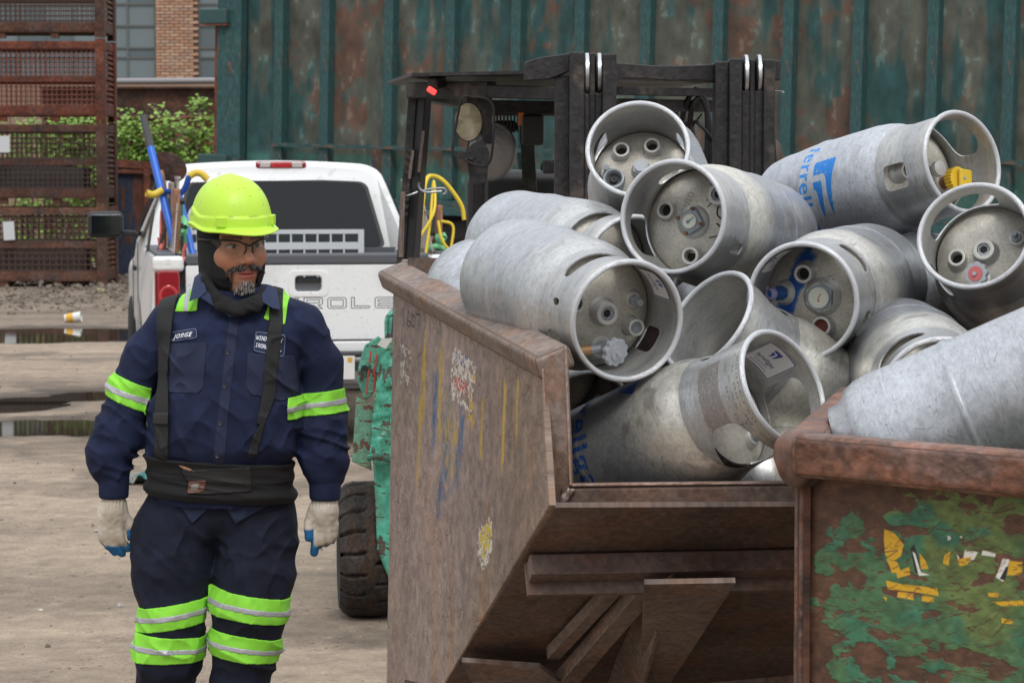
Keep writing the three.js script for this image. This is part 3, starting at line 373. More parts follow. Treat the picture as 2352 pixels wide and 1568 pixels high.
  x.strokeStyle = '#2a2120'; x.lineWidth = 4; x.lineJoin = 'round'; const pen = (ps) => { x.beginPath(); ps.forEach((p, i) => { const q = px(...p); i ? x.lineTo(...q) : x.moveTo(...q); }); x.stroke(); };
  pen([[929, 705], [930, 752]]); pen([[940, 712], [937, 745], [942, 752], [945, 742], [938, 735]]); pen([[949, 722], [947, 748], [953, 750], [955, 728], [949, 722]]); pen([[957, 722], [966, 722], [961, 757]]);
  for (let k = 0; k < 900; k++) { const X = 890 + rg() * 380, Y = 680 + rg() * 900, [a, b] = px(X, Y); x.globalAlpha = 0.25 + 0.3 * rg(); x.strokeStyle = rg() < 0.6 ? '#6b3f2c' : '#b59a8c'; x.lineWidth = 1 + rg() * 1.6; x.beginPath(); x.moveTo(a, b); const an = rg() * 6.28, l = 8 + rg() * 50; x.quadraticCurveTo(a + cos(an) * l * 0.5 + rg() * 12, b + sin(an) * l * 0.5, a + cos(an) * l, b + sin(an) * l); x.stroke(); } x.globalAlpha = 1;
  mesh('side_panel', g, std({ map: colorTex(c, false), bumpMap: heightTex(c, false), bumpScale: 0.003, roughness: 0.6, metalness: 0.15 }), o);
  // rims
  const uv = (q) => boxUV(q, 0.6), rb = W(900, 622, 7.12), rf = W(1272, 822, 5.6), rl = W(1287, 1138, 5.6);
  const tilt = V(-0.35, 1, 0.2).normalize();
  mesh('side_rim', uv(bar(rb.clone().addScaledVector(tilt, -0.012), rf.clone().addScaledVector(tilt, -0.012), 0.085, 0.055, tilt, 0.014)), hopMat, o);
  mesh('front_edge_strip', plate([W(1246, 846, 5.6), W(1264, 1160, 5.6), W(1312, 1116, 5.58), W(1299, 797, 5.58)], 0.014, { u: V(1, 0, 0), rep: [0.6, 0.6], bevel: 0.002 }), hopMat, o);
  mesh('worn_edge', uv(merge([bar(W(1299, 797, 5.578), W(1311, 1115, 5.578), 0.006, 0.012, V(0, 0, 1), 0.002), bar(W(1247, 846, 5.6), W(1263, 1158, 5.6), 0.005, 0.01, V(0, 0, 1), 0.002)])), hopEdge, o);
  const l0 = W(1286, 1141, 5.6), l1 = W(2500, 1126, 5.72);
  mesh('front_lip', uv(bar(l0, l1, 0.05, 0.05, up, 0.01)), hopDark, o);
  mesh('worn_lip_edge', uv(bar(W(1312, 1113, 5.585), W(2480, 1099, 5.705), 0.02, 0.006, up, 0.002)), hopEdge, o);
  const wg = nets([-0.05, -0.05, -0.04, 0.05, 0.05, 0.04], 0.005, (X, Y, Z) => min(capsule(X, Y, Z, [-0.02, -0.028, 0], [0.022, 0.02, 0], 0.011, 0.01)) + 0.012 * (vn3(X * 90, Y * 90, Z * 90) - 0.5)); const wb = mesh('weld_bead', wg, hopEdge, o); wb.position.copy(W(1284, 1150, 5.57));
  // walls, sloping front plate, floor
  const pF = f2.clone().add(V(0.01, -0.005, 0)), pFb = lowF.clone(), r1 = W(2500, 1160, 5.72), r2 = r1.clone().add(pFb.clone().sub(pF));
  mesh('front_plate', plate([pF, pFb, r2, r1], 0.012, { u: V(1, 0, 0), rep: [0.6, 0.6] }), hopDark, o);  // underside shade is put into this dark tint
  const bl = at(905, 640).add(V(0.02, 0, -0.02)); bl.y = W(905, 608, 7.15).y; const br = V(1.55, bl.y, -7.45), bbl = low0.clone().setY(0.42), bbr = V(1.55, 0.42, -7.3);
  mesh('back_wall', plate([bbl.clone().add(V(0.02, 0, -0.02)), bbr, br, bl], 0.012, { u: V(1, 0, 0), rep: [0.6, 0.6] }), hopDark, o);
  mesh('back_rim', uv(bar(bl, br, 0.035, 0.03, up, 0.006)), hopMat, o);
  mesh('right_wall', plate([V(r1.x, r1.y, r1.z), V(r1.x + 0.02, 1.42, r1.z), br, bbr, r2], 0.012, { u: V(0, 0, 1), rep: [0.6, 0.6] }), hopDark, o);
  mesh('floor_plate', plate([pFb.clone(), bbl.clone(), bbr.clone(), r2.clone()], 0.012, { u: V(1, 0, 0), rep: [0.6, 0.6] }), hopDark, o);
  // channel under the front plate, gusset, braces and base frame
  const nF = planeOf(pF, pFb, r1); if (nF.z < 0) nF.negate(); const onF = (a, b, k = 0.03) => onPlane(a, b, pF.clone().addScaledVector(nF, k), nF);
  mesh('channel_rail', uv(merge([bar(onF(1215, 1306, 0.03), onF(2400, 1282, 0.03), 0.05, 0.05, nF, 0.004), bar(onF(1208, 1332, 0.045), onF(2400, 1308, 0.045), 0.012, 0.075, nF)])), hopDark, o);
  mesh('gusset_plate', plate([onF(1480, 1342, 0.1), onF(1470, 1600, 0.05), onF(1520, 1600, 0.05), onF(1690, 1338, 0.1)], 0.012, { rep: [0.6, 0.6] }), hopMat, o);
  mesh('gusset_plate', plate([onF(1488, 1350, 0.02), onF(1330, 1600, 0.02), onF(1468, 1600, 0.1), onF(1479, 1350, 0.1)], 0.01, { rep: [0.6, 0.6] }), hopMat, o);
  mesh('brace', uv(bar(onF(1490, 1340, 0.05), onF(1300, 1560, 0.05), 0.05, 0.04, nF, 0.004)), hopMat, o);
  mesh('brace', uv(bar(onF(1420, 1340, 0.03), onF(1270, 1500, 0.03), 0.03, 0.03, nF)), hopMat, o);
  mesh('flange', plate([onF(1060, 1520, 0.04), onF(1110, 1600, 0.04), onF(1330, 1600, 0.08), onF(1240, 1515, 0.04)], 0.012, { rep: [0.6, 0.6] }), hopMat, o);
  mesh('base_frame', uv(merge([boxG(0.12, 0.21, -6.55, 0.12, 0.4, 1.15), boxG(1.2, 0.21, -6.55, 0.12, 0.4, 1.15), boxG(0.66, 0.1, -7.1, 1.3, 0.18, 0.1), boxG(0.66, 0.55, -6.55, 0.9, 0.5, 0.1)])), hopMat, o);
  settle(o);
}
// ---------------------------------------------------------------- gas cylinders
const RB = 0.152, TL = 0.7;
const bodyVar = [0, 1, 2, 3, 4].map((k) => { // dented, unevenly welded shells
  const prof = []; for (const p of [[0.001, 0.03], [0.07, 0.026], [0.106, 0.018], [0.112, 0.001], [0.118, 0.001], [0.121, 0.024], [0.138, 0.04], [0.148, 0.062], [0.152, 0.09]]) prof.push(p); for (let y = 0.12; y < 0.23; y += 0.028) prof.push([0.152, y]); prof.push([0.152, 0.234], [0.1534, 0.238], [0.1545, 0.243], [0.1534, 0.248], [0.152, 0.252]); for (let y = 0.28; y < 0.43; y += 0.026) prof.push([0.152, y]); prof.push([0.1515, 0.44], [0.149, 0.468], [0.1445, 0.49], [0.138, 0.508], [0.1345, 0.516], [0.132, 0.53], [0.131, 0.534]);
  const g = lathe(prof, 96, (p) => p[1] / 0.534), P = g.attributes.position, r = rng(40 + k), dents = []; for (let i = 0; i < 7; i++) dents.push([r() * 6.28, 0.08 + r() * 0.36, 0.025 + r() * 0.04, 0.002 + 0.006 * r() * r()]);
  for (let i = 0; i < P.count; i++) { const x = P.getX(i), y = P.getY(i), z = P.getZ(i), a = atan2(x, z), rad = hypot(x, z); if (rad < 0.125 || y < 0.03) continue; let d = 0.0022 * (vn3(x * 9 + k * 7, y * 9, z * 9) - 0.5) + 0.0009 * (vn3(x * 40, y * 40 + k, z * 40) - 0.5) + (abs(y - 0.243) < 0.006 ? 0.0016 * (vn3(x * 130, y * 50, z * 130) - 0.5) : 0); for (const [da, dy, s, am] of dents) { let q = abs(a - da); q = min(q, 2 * PI - q); d -= am * exp(-(pow(q * rad / s, 2) + pow((y - dy) / s, 2))); } d *= sst(0.534, 0.48, y); P.setXYZ(i, x * (1 + d / rad), y, z * (1 + d / rad)); }
  const n0 = g.attributes.normal.clone(); g.computeVertexNormals(); const N = g.attributes.normal, m = prof.length; for (let j = 0; j < m; j++) { const a = j, b = 96 * m + j, v = V(N.getX(a) + N.getX(b), N.getY(a) + N.getY(b), N.getZ(a) + N.getZ(b)).normalize(); N.setXYZ(a, v.x, v.y, v.z); N.setXYZ(b, v.x, v.y, v.z); } return g; });
let tankNo = 0;
const headG = (() => { const pr = []; for (let i = 0; i <= 14; i++) { const r = 0.129 * (1 - i / 14); pr.push([max(r, 0.0005), 0.522 + 0.042 * (1 - pow(r / 0.129, 2.4))]); } const g = lathe(pr, 48), P = g.attributes.position, U = g.attributes.uv; for (let i = 0; i < P.count; i++) U.setXY(i, P.getX(i) / 0.27 + 0.5, 0.5 - P.getZ(i) / 0.27); return g; })();
const headY = (r) => 0.522 + 0.042 * (1 - pow(min(1, r / 0.129), 2.4));
function collarG(holes) { // holes: [theta0, theta1, y0, y1] degrees in face view and metres above the collar foot
  const y0 = 0.518, H = TL - y0, rad = (y) => 0.1345 - 0.0065 * sst(0, 0.05, y - y0) + 0.001 * (y - y0) / H, th = 0.0038, cols = []; const hs = holes.map((h) => ({ a: h[0] * PI / 180, b: h[1] * PI / 180, lo: h[2], hi: h[3], p: h[4] || 2.6 })).sort((p, q) => p.a - q.a);
  const push = (t, h) => cols.push([t, h]); let t = hs.length ? hs[0].a : 0; const end = t + 2 * PI;
  const plain = (a, b) => { const n = max(2, Math.ceil((b - a) / 0.07)); for (let i = 1; i < n; i++) push(mix(a, b, i / n), null); };
  if (!hs.length) { for (let i = 0; i <= 90; i++) push(i / 90 * 2 * PI, null); } else hs.forEach((h, i) => { const n = 18; for (let k = 0; k <= n; k++) { const s = -cos(k / n * PI); push(mix(h.a, h.b, (s + 1) / 2), [h, s]); } const nx = i + 1 < hs.length ? hs[i + 1].a : end; plain(h.b, nx); if (i + 1 === hs.length) push(end, [hs[0], -1]); });
  const M = 5, rows = 2 * (M + 1), pos = [], idx = []; const n = cols.length;
  for (const side of [0, 1]) for (const [a, hh] of cols) { let lo = y0 + H * 0.5, hi = lo; if (hh) { const [h, s] = hh, e = pow(max(0, 1 - pow(abs(s), h.p)), 1 / h.p), m = y0 + (h.lo + h.hi) / 2, w = (h.hi - h.lo) / 2; lo = m - w * e; hi = m + w * e; } for (let k = 0; k <= M; k++) { const y = mix(y0, lo, k / M), r = rad(y) - side * th; pos.push(r * cos(a), y, r * sin(a)); } for (let k = 0; k <= M; k++) { const y = mix(hi, TL - 0.003, k / M), r = rad(y) - side * th; pos.push(r * cos(a), y, r * sin(a)); } }
  const at = (s, i, k) => (s * n + i) * rows + k;
  for (let i = 0; i < n - 1; i++) { for (let k = 0; k < rows - 1; k++) { if (k === M) { if (cols[i][1] && cols[i + 1][1]) { idx.push(at(0, i, k), at(1, i, k), at(0, i + 1, k), at(0, i + 1, k), at(1, i, k), at(1, i + 1, k), at(0, i, k + 1), at(0, i + 1, k + 1), at(1, i, k + 1), at(0, i + 1, k + 1), at(1, i + 1, k + 1), at(1, i, k + 1)); continue; } } idx.push(at(0, i, k), at(0, i, k + 1), at(0, i + 1, k), at(0, i + 1, k), at(0, i, k + 1), at(0, i + 1, k + 1)); idx.push(at(1, i, k), at(1, i + 1, k), at(1, i, k + 1), at(1, i + 1, k), at(1, i + 1, k + 1), at(1, i, k + 1)); } }
  let g = new THREE.BufferGeometry(); g.setAttribute('position', new THREE.Float32BufferAttribute(pos, 3)); g.setIndex(idx); g = toCreasedNormals(g, 0.9);
  const P = g.attributes.position, U = new Float32Array(P.count * 2); for (let i = 0; i < P.count; i++) { U[i * 2] = (atan2(P.getZ(i), P.getX(i)) / (2 * PI) + 1) % 1; U[i * 2 + 1] = (P.getY(i) - y0) / H; } for (let i = 0; i < P.count; i += 3) { const a = [U[i * 2], U[i * 2 + 2], U[i * 2 + 4]]; if (max(...a) - min(...a) > 0.5) for (let k = 0; k < 3; k++) if (U[(i + k) * 2] < 0.5) U[(i + k) * 2] += 1; } g.setAttribute('uv', new THREE.BufferAttribute(U, 2));
  return g;
}
const beadG = new THREE.TorusGeometry(0.1285, 0.0066, 8, 72).rotateX(PI / 2).translate(0, TL - 0.004, 0);
// aluminium surfaces: grey shot body, cream oxide on the shoulder, scratches
function aluCanvas(seed, o, extra) {
  const S = 1024, r = rng(seed), N = 640;
  const c0 = canvasOf(N, N, (u, v, q) => {
    const a = fbw(u, v, 5, 4, 5, seed % 7), b = fbw(u, v, 70, 60, 3, 2), s = fbw(u, v, 12, 60, 4, 3 + seed % 5), w = fbw(u, v, 24, 5, 3, 4), sp = vnw(u * 240, v * 200, 240, 200);
    const cream = clamp(o.cream * (sst(0.68, 0.86, v + 0.2 * (a - 0.5)) + (o.patch || 0) * sst(0.5, 0.62, a)));
    const t = 1.02 + 0.13 * (b - 0.5) + 0.06 * (s - 0.5) + 0.1 * (a - 0.5) + 0.14 * (fbw(u, v, 160, 130, 2, 9) - 0.5);
    let R = mix(o.g[0], 202, cream), Gg = mix(o.g[1], 199, cream), B = mix(o.g[2], 189, cream); let d = 1; if (sp > 0.93 && vnw(u * 40, v * 40, 40, 40) > 0.5) d = 0.72; 
    const dirt = sst(0.58, 0.78, fbw(u, v, 16, 14, 5, 6)) * o.dirt * 0.7; R = mix(R, 118, dirt); Gg = mix(Gg, 114, dirt); B = mix(B, 108, dirt);
    q[0] = R * t * d; q[1] = Gg * t * d; q[2] = B * t * d; q[3] = 0.5 + 0.5 * (b - 0.5) + 0.2 * (s - 0.5);
  });
  const c = document.createElement('canvas'); c.width = c.height = S; const x = c.getContext('2d'); x.drawImage(c0, 0, 0, S, S); c.base = c0; for (let i = 0; i < 2600; i++) { const a = r() * S, b = r() * S, an = (r() < 0.6 ? (r() - 0.5) * 0.6 : r() * 6.28) + (o.an || 0), l = 6 + 50 * r() * r(); x.globalAlpha = 0.15 + 0.5 * r() * r(); x.strokeStyle = r() < 0.45 ? '#f2f3f4' : '#4b4a49'; x.lineWidth = 0.6 + r() * 1.4; x.beginPath(); x.moveTo(a, b); x.lineTo(a + cos(an) * l, b + sin(an) * l); x.stroke(); }
  x.globalAlpha = 1; if (extra) extra(x, S, r); return c;
}
let aluBump = null;
const aluMat = (c, o = {}) => std({ map: colorTex(c), bumpMap: aluBump || (aluBump = heightTex(c.base)), bumpScale: 0.0004, metalness: o.m ?? 0.62, roughness: o.r ?? 0.36 });
const ALU = [aluMat(aluCanvas(1, { cream: 0.35, g: [176, 179, 184], dirt: 0.3 })), aluMat(aluCanvas(2, { cream: 0.95, patch: 0.5, g: [158, 160, 166], dirt: 0.5, an: 0.5 })), aluMat(aluCanvas(3, { cream: 0.7, patch: 0.15, g: [140, 143, 148], dirt: 0.8, an: 0.9 }))];
const emblem = (x, col) => { x.fillStyle = col; x.beginPath(); x.moveTo(0, 10); x.quadraticCurveTo(0, 0, 14, 0); x.lineTo(100, 0); x.quadraticCurveTo(112, 0, 108, 14); x.lineTo(96, 60); x.quadraticCurveTo(90, 96, 70, 120); x.lineTo(70, 66); x.quadraticCurveTo(72, 30, 48, 30); x.lineTo(4, 30); x.fill(); x.beginPath(); x.moveTo(2, 44); x.lineTo(40, 44); x.quadraticCurveTo(52, 46, 48, 70); x.quadraticCurveTo(42, 104, 22, 122); x.lineTo(20, 76); x.quadraticCurveTo(20, 60, 6, 60); x.fill(); };
const chip = (x, S, r, x0, y0, w, h, n, col) => { for (let i = 0; i < n; i++) { x.globalAlpha = 0.75; x.fillStyle = col; x.save(); x.translate(x0 + r() * w, y0 + r() * h); x.rotate(r() * 6); x.fillRect(0, 0, 2 + r() * 9, 1 + r() * 3.5); x.restore(); } x.globalAlpha = 1; };
const blueTankMat = aluMat(aluCanvas(11, { cream: 0.15, g: [184, 188, 196], dirt: 0.2 }, (x, S, r) => { x.save(); x.translate(S * 0.38, S * 0.45); x.rotate(-PI / 2); x.scale(1.5, 1.4); emblem(x, '#2f86d8'); x.restore(); x.fillStyle = '#3f8fdc'; x.save(); x.translate(S * 0.31, S * 0.545); x.scale(0.8, 1.2); x.font = 'bold 84px sans-serif'; x.fillText('ferrellgas', 0, 0); x.restore(); chip(x, S, r, S * 0.3, S * 0.25, S * 0.4, S * 0.32, 260, '#b6babf'); }), { r: 0.45 });
const hTankMat = aluMat(aluCanvas(12, { cream: 0.85, patch: 0.1, g: [152, 155, 158], dirt: 0.8, an: 0.7 }, (x, S, r) => { x.save(); x.translate(S * 0.2, S * 0.25); x.scale(1.4, 1.0); emblem(x, '#2b62c0'); x.restore(); x.fillStyle = '#2b5fbe'; x.save(); x.translate(S * 0.2, S * 0.57); x.scale(0.9, 1.2); x.font = 'bold 92px sans-serif'; x.fillText('ferrellgas', 0, 0); x.restore(); chip(x, S, r, S * 0.15, S * 0.24, S * 0.5, S * 0.36, 2400, '#9a9c9e'); }));
const iTankMat = aluMat(aluCanvas(13, { cream: 0.95, patch: 0.8, g: [150, 150, 150], dirt: 0.9 }, (x, S, r) => { for (let i = 0; i < 380; i++) { const a = S * (0.5 + (r() + r() - 1) * 0.16), b = S * (0.62 + (r() + r() - 1) * 0.22); x.globalAlpha = 0.25; x.fillStyle = r() < 0.7 ? '#1c4596' : '#3a3d44'; x.beginPath(); x.ellipse(a, b, 10 + r() * 26, 6 + r() * 14, r() * 3, 0, 7); x.fill(); } x.globalAlpha = 1; chip(x, S, r, S * 0.3, S * 0.35, S * 0.4, S * 0.5, 500, '#c9c8c2'); }));
const collC = (seed, extra) => aluCanvas(seed, { cream: 0.35, patch: 0.7, g: [170, 171, 172], dirt: 0.4, an: 0.3 }, extra), COLL = [aluMat(collC(21)), aluMat(collC(22)), aluMat(collC(23, (x, S, r) => { // long plate stickers and stamped letters
  x.fillStyle = '#8c8684'; x.globalAlpha = 0.75; x.fillRect(S * 0.46, S * 0.4, S * 0.2, S * 0.32); x.globalAlpha = 1; chip(x, S, r, S * 0.44, S * 0.38, S * 0.24, S * 0.36, 400, '#cfccc4'); x.fillStyle = '#2c2b2a'; x.beginPath(); x.moveTo(S * 0.3, S * 0.58); x.quadraticCurveTo(S * 0.42, S * 0.5, S * 0.44, S * 0.8); x.lineTo(S * 0.36, S * 0.92); x.quadraticCurveTo(S * 0.28, S * 0.86, S * 0.3, S * 0.58); x.fill(); chip(x, S, r, S * 0.29, S * 0.54, S * 0.15, S * 0.36, 70, '#c5c1b8'); x.fillStyle = '#77736c'; x.font = '44px monospace'; ['02134689 G', 'WC-80.0 LB', 'T-22-2', '10-78'].forEach((t, i) => x.fillText(t, S * 0.44, S * (0.12 + i * 0.06))); }))];
const headCanvas = (seed, extra) => { const c = canvasOf(512, 512, (u, v, q) => { const a = fbm(u * 5 + seed, v * 5, 4), b = fbm(u * 60 + seed, v * 60, 3), t = 1.04 + 0.3 * (a - 0.5) + 0.2 * (b - 0.5), sp = vn(u * 190 + seed, v * 190) > 0.93 ? 0.8 : 1; q[0] = 186 * t * sp; q[1] = 181 * t * sp; q[2] = 170 * t * sp; q[3] = b; }); if (extra) extra(c.getContext('2d')); return c; };
const headMat = (c) => std({ map: colorTex(c, false), metalness: 0.35, roughness: 0.55 });
const HEAD = [headMat(headCanvas(1)), headMat(headCanvas(4))];
const headD = headMat(headCanvas(6, (x) => { x.strokeStyle = '#26221f'; x.lineWidth = 7; x.lineCap = 'round'; x.beginPath(); x.ellipse(392, 210, 26, 34, 0.2, 0, 6.2); x.stroke(); const pl = (p) => { x.beginPath(); p.forEach((q, i) => i ? x.lineTo(...q) : x.moveTo(...q)); x.stroke(); }; pl([[365, 268], [392, 290], [412, 268]]); x.strokeStyle = '#5a554e'; pl([[330, 330], [372, 322], [352, 362], [340, 395], [362, 402], [385, 380]]); x.strokeStyle = '#26221f'; x.lineWidth = 5; pl([[322, 190], [338, 176], [330, 160], [344, 150]]); pl([[318, 160], [334, 148], [322, 138], [340, 126]]); pl([[330, 118], [334, 100]]); pl([[330, 86], [345, 78]]); x.fillStyle = '#9c968a'; x.font = 'bold 44px sans-serif'; x.save(); x.translate(232, 190); x.rotate(-1.2); x.fillText('LIQUID', -80, 0); x.restore(); }));
const headF = headMat(headCanvas(9, (x) => { const r = rng(8); for (let i = 0; i < 900; i++) { const t = r(), a = mix(205, 92, t) + (r() + r() - 1) * 42, b = mix(70, 330, t) + (r() + r() - 1) * 46; x.globalAlpha = 0.2; x.fillStyle = r() < 0.8 ? '#154a9c' : '#2c62b4'; x.beginPath(); x.arc(a, b, 5 + r() * 13, 0, 7); x.fill(); } x.globalAlpha = 0.7; for (let i = 0; i < 60; i++) { x.fillStyle = '#a8323a'; x.beginPath(); x.arc(60 + r() * 400, 60 + r() * 400, 1 + r() * 3, 0, 7); x.fill(); } x.globalAlpha = 1; x.fillStyle = '#8a857c'; x.font = 'bold 30px sans-serif'; x.save(); x.translate(300, 160); x.rotate(1.3); x.fillText('LIQUID', 0, 0); x.restore(); x.save(); x.translate(440, 400); x.rotate(-1.2); x.fillText('VAPOR', 0, 0); x.restore(); }));
const fitAlu = std({ color: lin(0.5, 0.49, 0.46), metalness: 0.45, roughness: 0.5, bumpMap: rustBump, bumpScale: 0.0006 }), zinc = std({ color: lin(0.34, 0.37, 0.4), metalness: 0.5, roughness: 0.5, bumpMap: rustBump, bumpScale: 0.0006 }), bore_disc = std({ color: lin(0.02, 0.019, 0.018), roughness: 0.9 }), blackR = std({ color: lin(0.025, 0.027, 0.03), roughness: 0.55 }), brass = std({ color: lin(0.42, 0.24, 0.12), metalness: 0.6, roughness: 0.45 }), dial = std({ color: lin(0.6, 0.62, 0.52), roughness: 0.5 }), yellowP = std({ color: lin(0.72, 0.48, 0.03), roughness: 0.5 }), rustB = std({ color: lin(0.18, 0.08, 0.04), roughness: 0.9 }), redP = std({ color: lin(0.55, 0.14, 0.14), roughness: 0.6 }), blueP = std({ color: lin(0.03, 0.1, 0.3), roughness: 0.5 }), greyCap = std({ color: lin(0.4, 0.42, 0.46), roughness: 0.55, metalness: 0.2 });
const beadM = std({ color: lin(0.62, 0.63, 0.65), metalness: 0.5, roughness: 0.42, bumpMap: rustBump, bumpScale: 0.0015 });
const clearG = phys({ color: 0xffffff, roughness: 0.04, transmission: 1, thickness: 0, ior: 1.5 });
const ringG = (r0, r1, h, seg = 24) => lathe([[r1 * 1.35, -0.006], [r1 * 1.2, 0.004], [r1, 0.008], [r1, h - 0.002], [r1 - 0.002, h], [r0 + 0.001, h], [r0, h - 0.002], [r0, 0.001]], seg), discG = (r, y, seg = 24) => lathe([[r, y], [0.0005, y]], seg);
const hexG = (r, y0, y1, n = 6) => { const g = new THREE.CylinderGeometry(r, r, y1 - y0, n); g.translate(0, (y0 + y1) / 2, 0); return g; };
const wheelG = (r, h, n) => { const s = new THREE.Shape(); for (let i = 0; i <= 96; i++) { const a = i / 96 * 2 * PI, q = r * (0.93 + 0.07 * cos(a * n)); i ? s.lineTo(q * cos(a), q * sin(a)) : s.moveTo(q * cos(a), q * sin(a)); } const g = new THREE.ExtrudeGeometry(s, { depth: h, bevelEnabled: true, bevelSize: 0.0015, bevelThickness: 0.0015, bevelSegments: 2 }); g.rotateX(-PI / 2); return g; };
const portGeo = ringG(0.0145, 0.0225, 0.032), boreGeo = discG(0.0144, 0.006);  // discs close ports and sockets; near-black colour paints in the shade of a hole
const FIT = {
  port(p) { mesh('collar_ring', portGeo, fitAlu, p); mesh('bore_disc', boreGeo, bore_disc, p); },
  plug(p) { mesh('boss', ringG(0.0155, 0.027, 0.034), fitAlu, p); mesh('hex_socket', merge([discG(0.0154, 0.026), lathe([[0.0155, 0.03], [0.0095, 0.03], [0.0095, 0.012]], 6)]), zinc, p); mesh('bore_disc', discG(0.0094, 0.0265, 6), bore_disc, p); },
  hexplug(p) { mesh('boss', ringG(0.012, 0.022, 0.014), fitAlu, p); mesh('hex_head', merge([hexG(0.022, 0.012, 0.028), hexG(0.016, 0.028, 0.034, 16)]), greyCap, p); },
  relief(p) { mesh('boss', ringG(0.01, 0.019, 0.014), fitAlu, p); mesh('relief_stem', merge([hexG(0.013, 0.012, 0.026), hexG(0.0075, 0.026, 0.05, 14)]), zinc, p); },
  tall(p) { mesh('outlet', ringG(0.0135, 0.02, 0.048), fitAlu, p); mesh('bore_disc', discG(0.0134, 0.034), zinc, p); },
  valve(p) { mesh('boss', ringG(0.012, 0.026, 0.014), fitAlu, p); mesh('valve_body', merge([hexG(0.014, 0.01, 0.05, 16), cyl(V(0, 0.03, 0), V(-0.04, 0.03, -0.012), 0.011, 0.011, 14)]), zinc, p); mesh('outlet', cyl(V(-0.034, 0.03, -0.0105), V(-0.058, 0.03, -0.018), 0.0125, 0.0125, 14), brass, p); const w = mesh('handwheel', merge([wheelG(0.031, 0.012, 10), hexG(0.017, 0.012, 0.017, 20), hexG(0.006, 0.017, 0.022, 6)]), greyCap, p); w.position.set(0.008, 0.056, 0.006); w.rotation.set(0.25, 0, -0.18); },
  redwheel(p) { mesh('boss', ringG(0.012, 0.024, 0.012), fitAlu, p); mesh('valve_body', hexG(0.012, 0.01, 0.045, 16), zinc, p); const w = mesh('handwheel', wheelG(0.028, 0.012, 9), greyCap, p); w.position.set(0, 0.045, 0); w.rotation.set(0.2, 0, 0.2); mesh('red_disc', hexG(0.018, 0.013, 0.0155, 24), redP, w); mesh('wheel_nut', hexG(0.005, 0.0155, 0.021, 8), greyCap, w); },
  gauge(p) { mesh('boss', ringG(0.02, 0.033, 0.01), fitAlu, p); const q = mesh('flange', rbox(0, 0.019, 0, 0.056, 0.018, 0.056, 0.01), zinc, p); q.rotation.y = 0.5; for (const [a, b] of [[1, 1], [1, -1], [-1, 1], [-1, -1]]) { const m = mesh('bolt', hexG(0.0048, 0.026, 0.034, 8), rustB, q); m.position.set(a * 0.021, 0, b * 0.021); } mesh('dial_rim', lathe([[0.02, 0.026], [0.02, 0.033], [0.0175, 0.033], [0.0175, 0.029]], 24), fitAlu, p); mesh('dial_face', discG(0.0174, 0.03), dial, p); mesh('needle', merge([boxG(0.003, 0.031, 0, 0.022, 0.001, 0.003), boxG(-0.004, 0.031, 0, 0.008, 0.001, 0.008)]).rotateY(0.6), zinc, p); },
  hexgauge(p) { mesh('boss', ringG(0.022, 0.036, 0.012), fitAlu, p); mesh('hex_body', hexG(0.034, 0.01, 0.03), zinc, p); mesh('dial_rim', lathe([[0.028, 0.03], [0.028, 0.036], [0.0245, 0.036], [0.0245, 0.032]], 28), zinc, p); mesh('dial_face', discG(0.0244, 0.0335), dial, p); mesh('needle', merge([boxG(0.004, 0.0343, 0, 0.014, 0.0008, 0.002), boxG(-0.006, 0.0343, 0.004, 0.006, 0.0008, 0.004)]).rotateY(1), redP, p); },
  bluestem(p) { mesh('boss', ringG(0.012, 0.024, 0.012), fitAlu, p); mesh('stem', merge([hexG(0.017, 0.01, 0.034), hexG(0.012, 0.034, 0.06, 18)]), blueP, p); mesh('stem_tip', ringG(0.008, 0.011, 0.008).translate(0, 0.058, 0), std({ color: lin(0.3, 0.28, 0.45), roughness: 0.5 }), p); p.rotation.z += 0.35; },
  redport(p) { mesh('collar_ring', ringG(0.0165, 0.024, 0.026), fitAlu, p); mesh('bore_disc', discG(0.0164, 0.012), std({ color: lin(0.16, 0.04, 0.025), roughness: 0.8 }), p); },
  blackcap(p) { mesh('boss', ringG(0.014, 0.026, 0.01), fitAlu, p); mesh('cap', merge([lathe([[0.024, 0.004], [0.026, 0.012], [0.026, 0.03], [0.029, 0.032], [0.029, 0.05], [0.027, 0.054], [0.021, 0.054], [0.02, 0.04], [0.012, 0.036], [0.011, 0.03]], 28)]), zinc, p); mesh('cap_core', merge([discG(0.02, 0.039), lathe([[0.01, 0.036], [0.01, 0.046], [0.006, 0.047], [0.0005, 0.043]], 18)]), blackR, p); },
  knob(p) { mesh('boss', ringG(0.014, 0.028, 0.012), fitAlu, p); mesh('stem', hexG(0.013, 0.01, 0.042, 18), zinc, p); mesh('cap_nut', lathe([[0.019, 0.04], [0.021, 0.043], [0.021, 0.056], [0.019, 0.059], [0.0005, 0.06]], 20), fitAlu, p); },
  yellow(p) { mesh('boss', ringG(0.014, 0.024, 0.012), fitAlu, p); mesh('stem', hexG(0.017, 0.01, 0.05, 8), rustB, p); const c = mesh('yellow_cap', merge([wheelG(0.031, 0.022, 22).translate(0, 0.046, 0), rbox(0.012, 0.078, 0, 0.044, 0.012, 0.05, 0.008)]), yellowP, p); mesh('rivet', hexG(0.004, 0.083, 0.0865, 12).translate(0.004, 0, 0), greyCap, c); mesh('strap', rbox(0.05, 0.052, 0, 0.05, 0.005, 0.012, 0.002), blackR, c); },
};
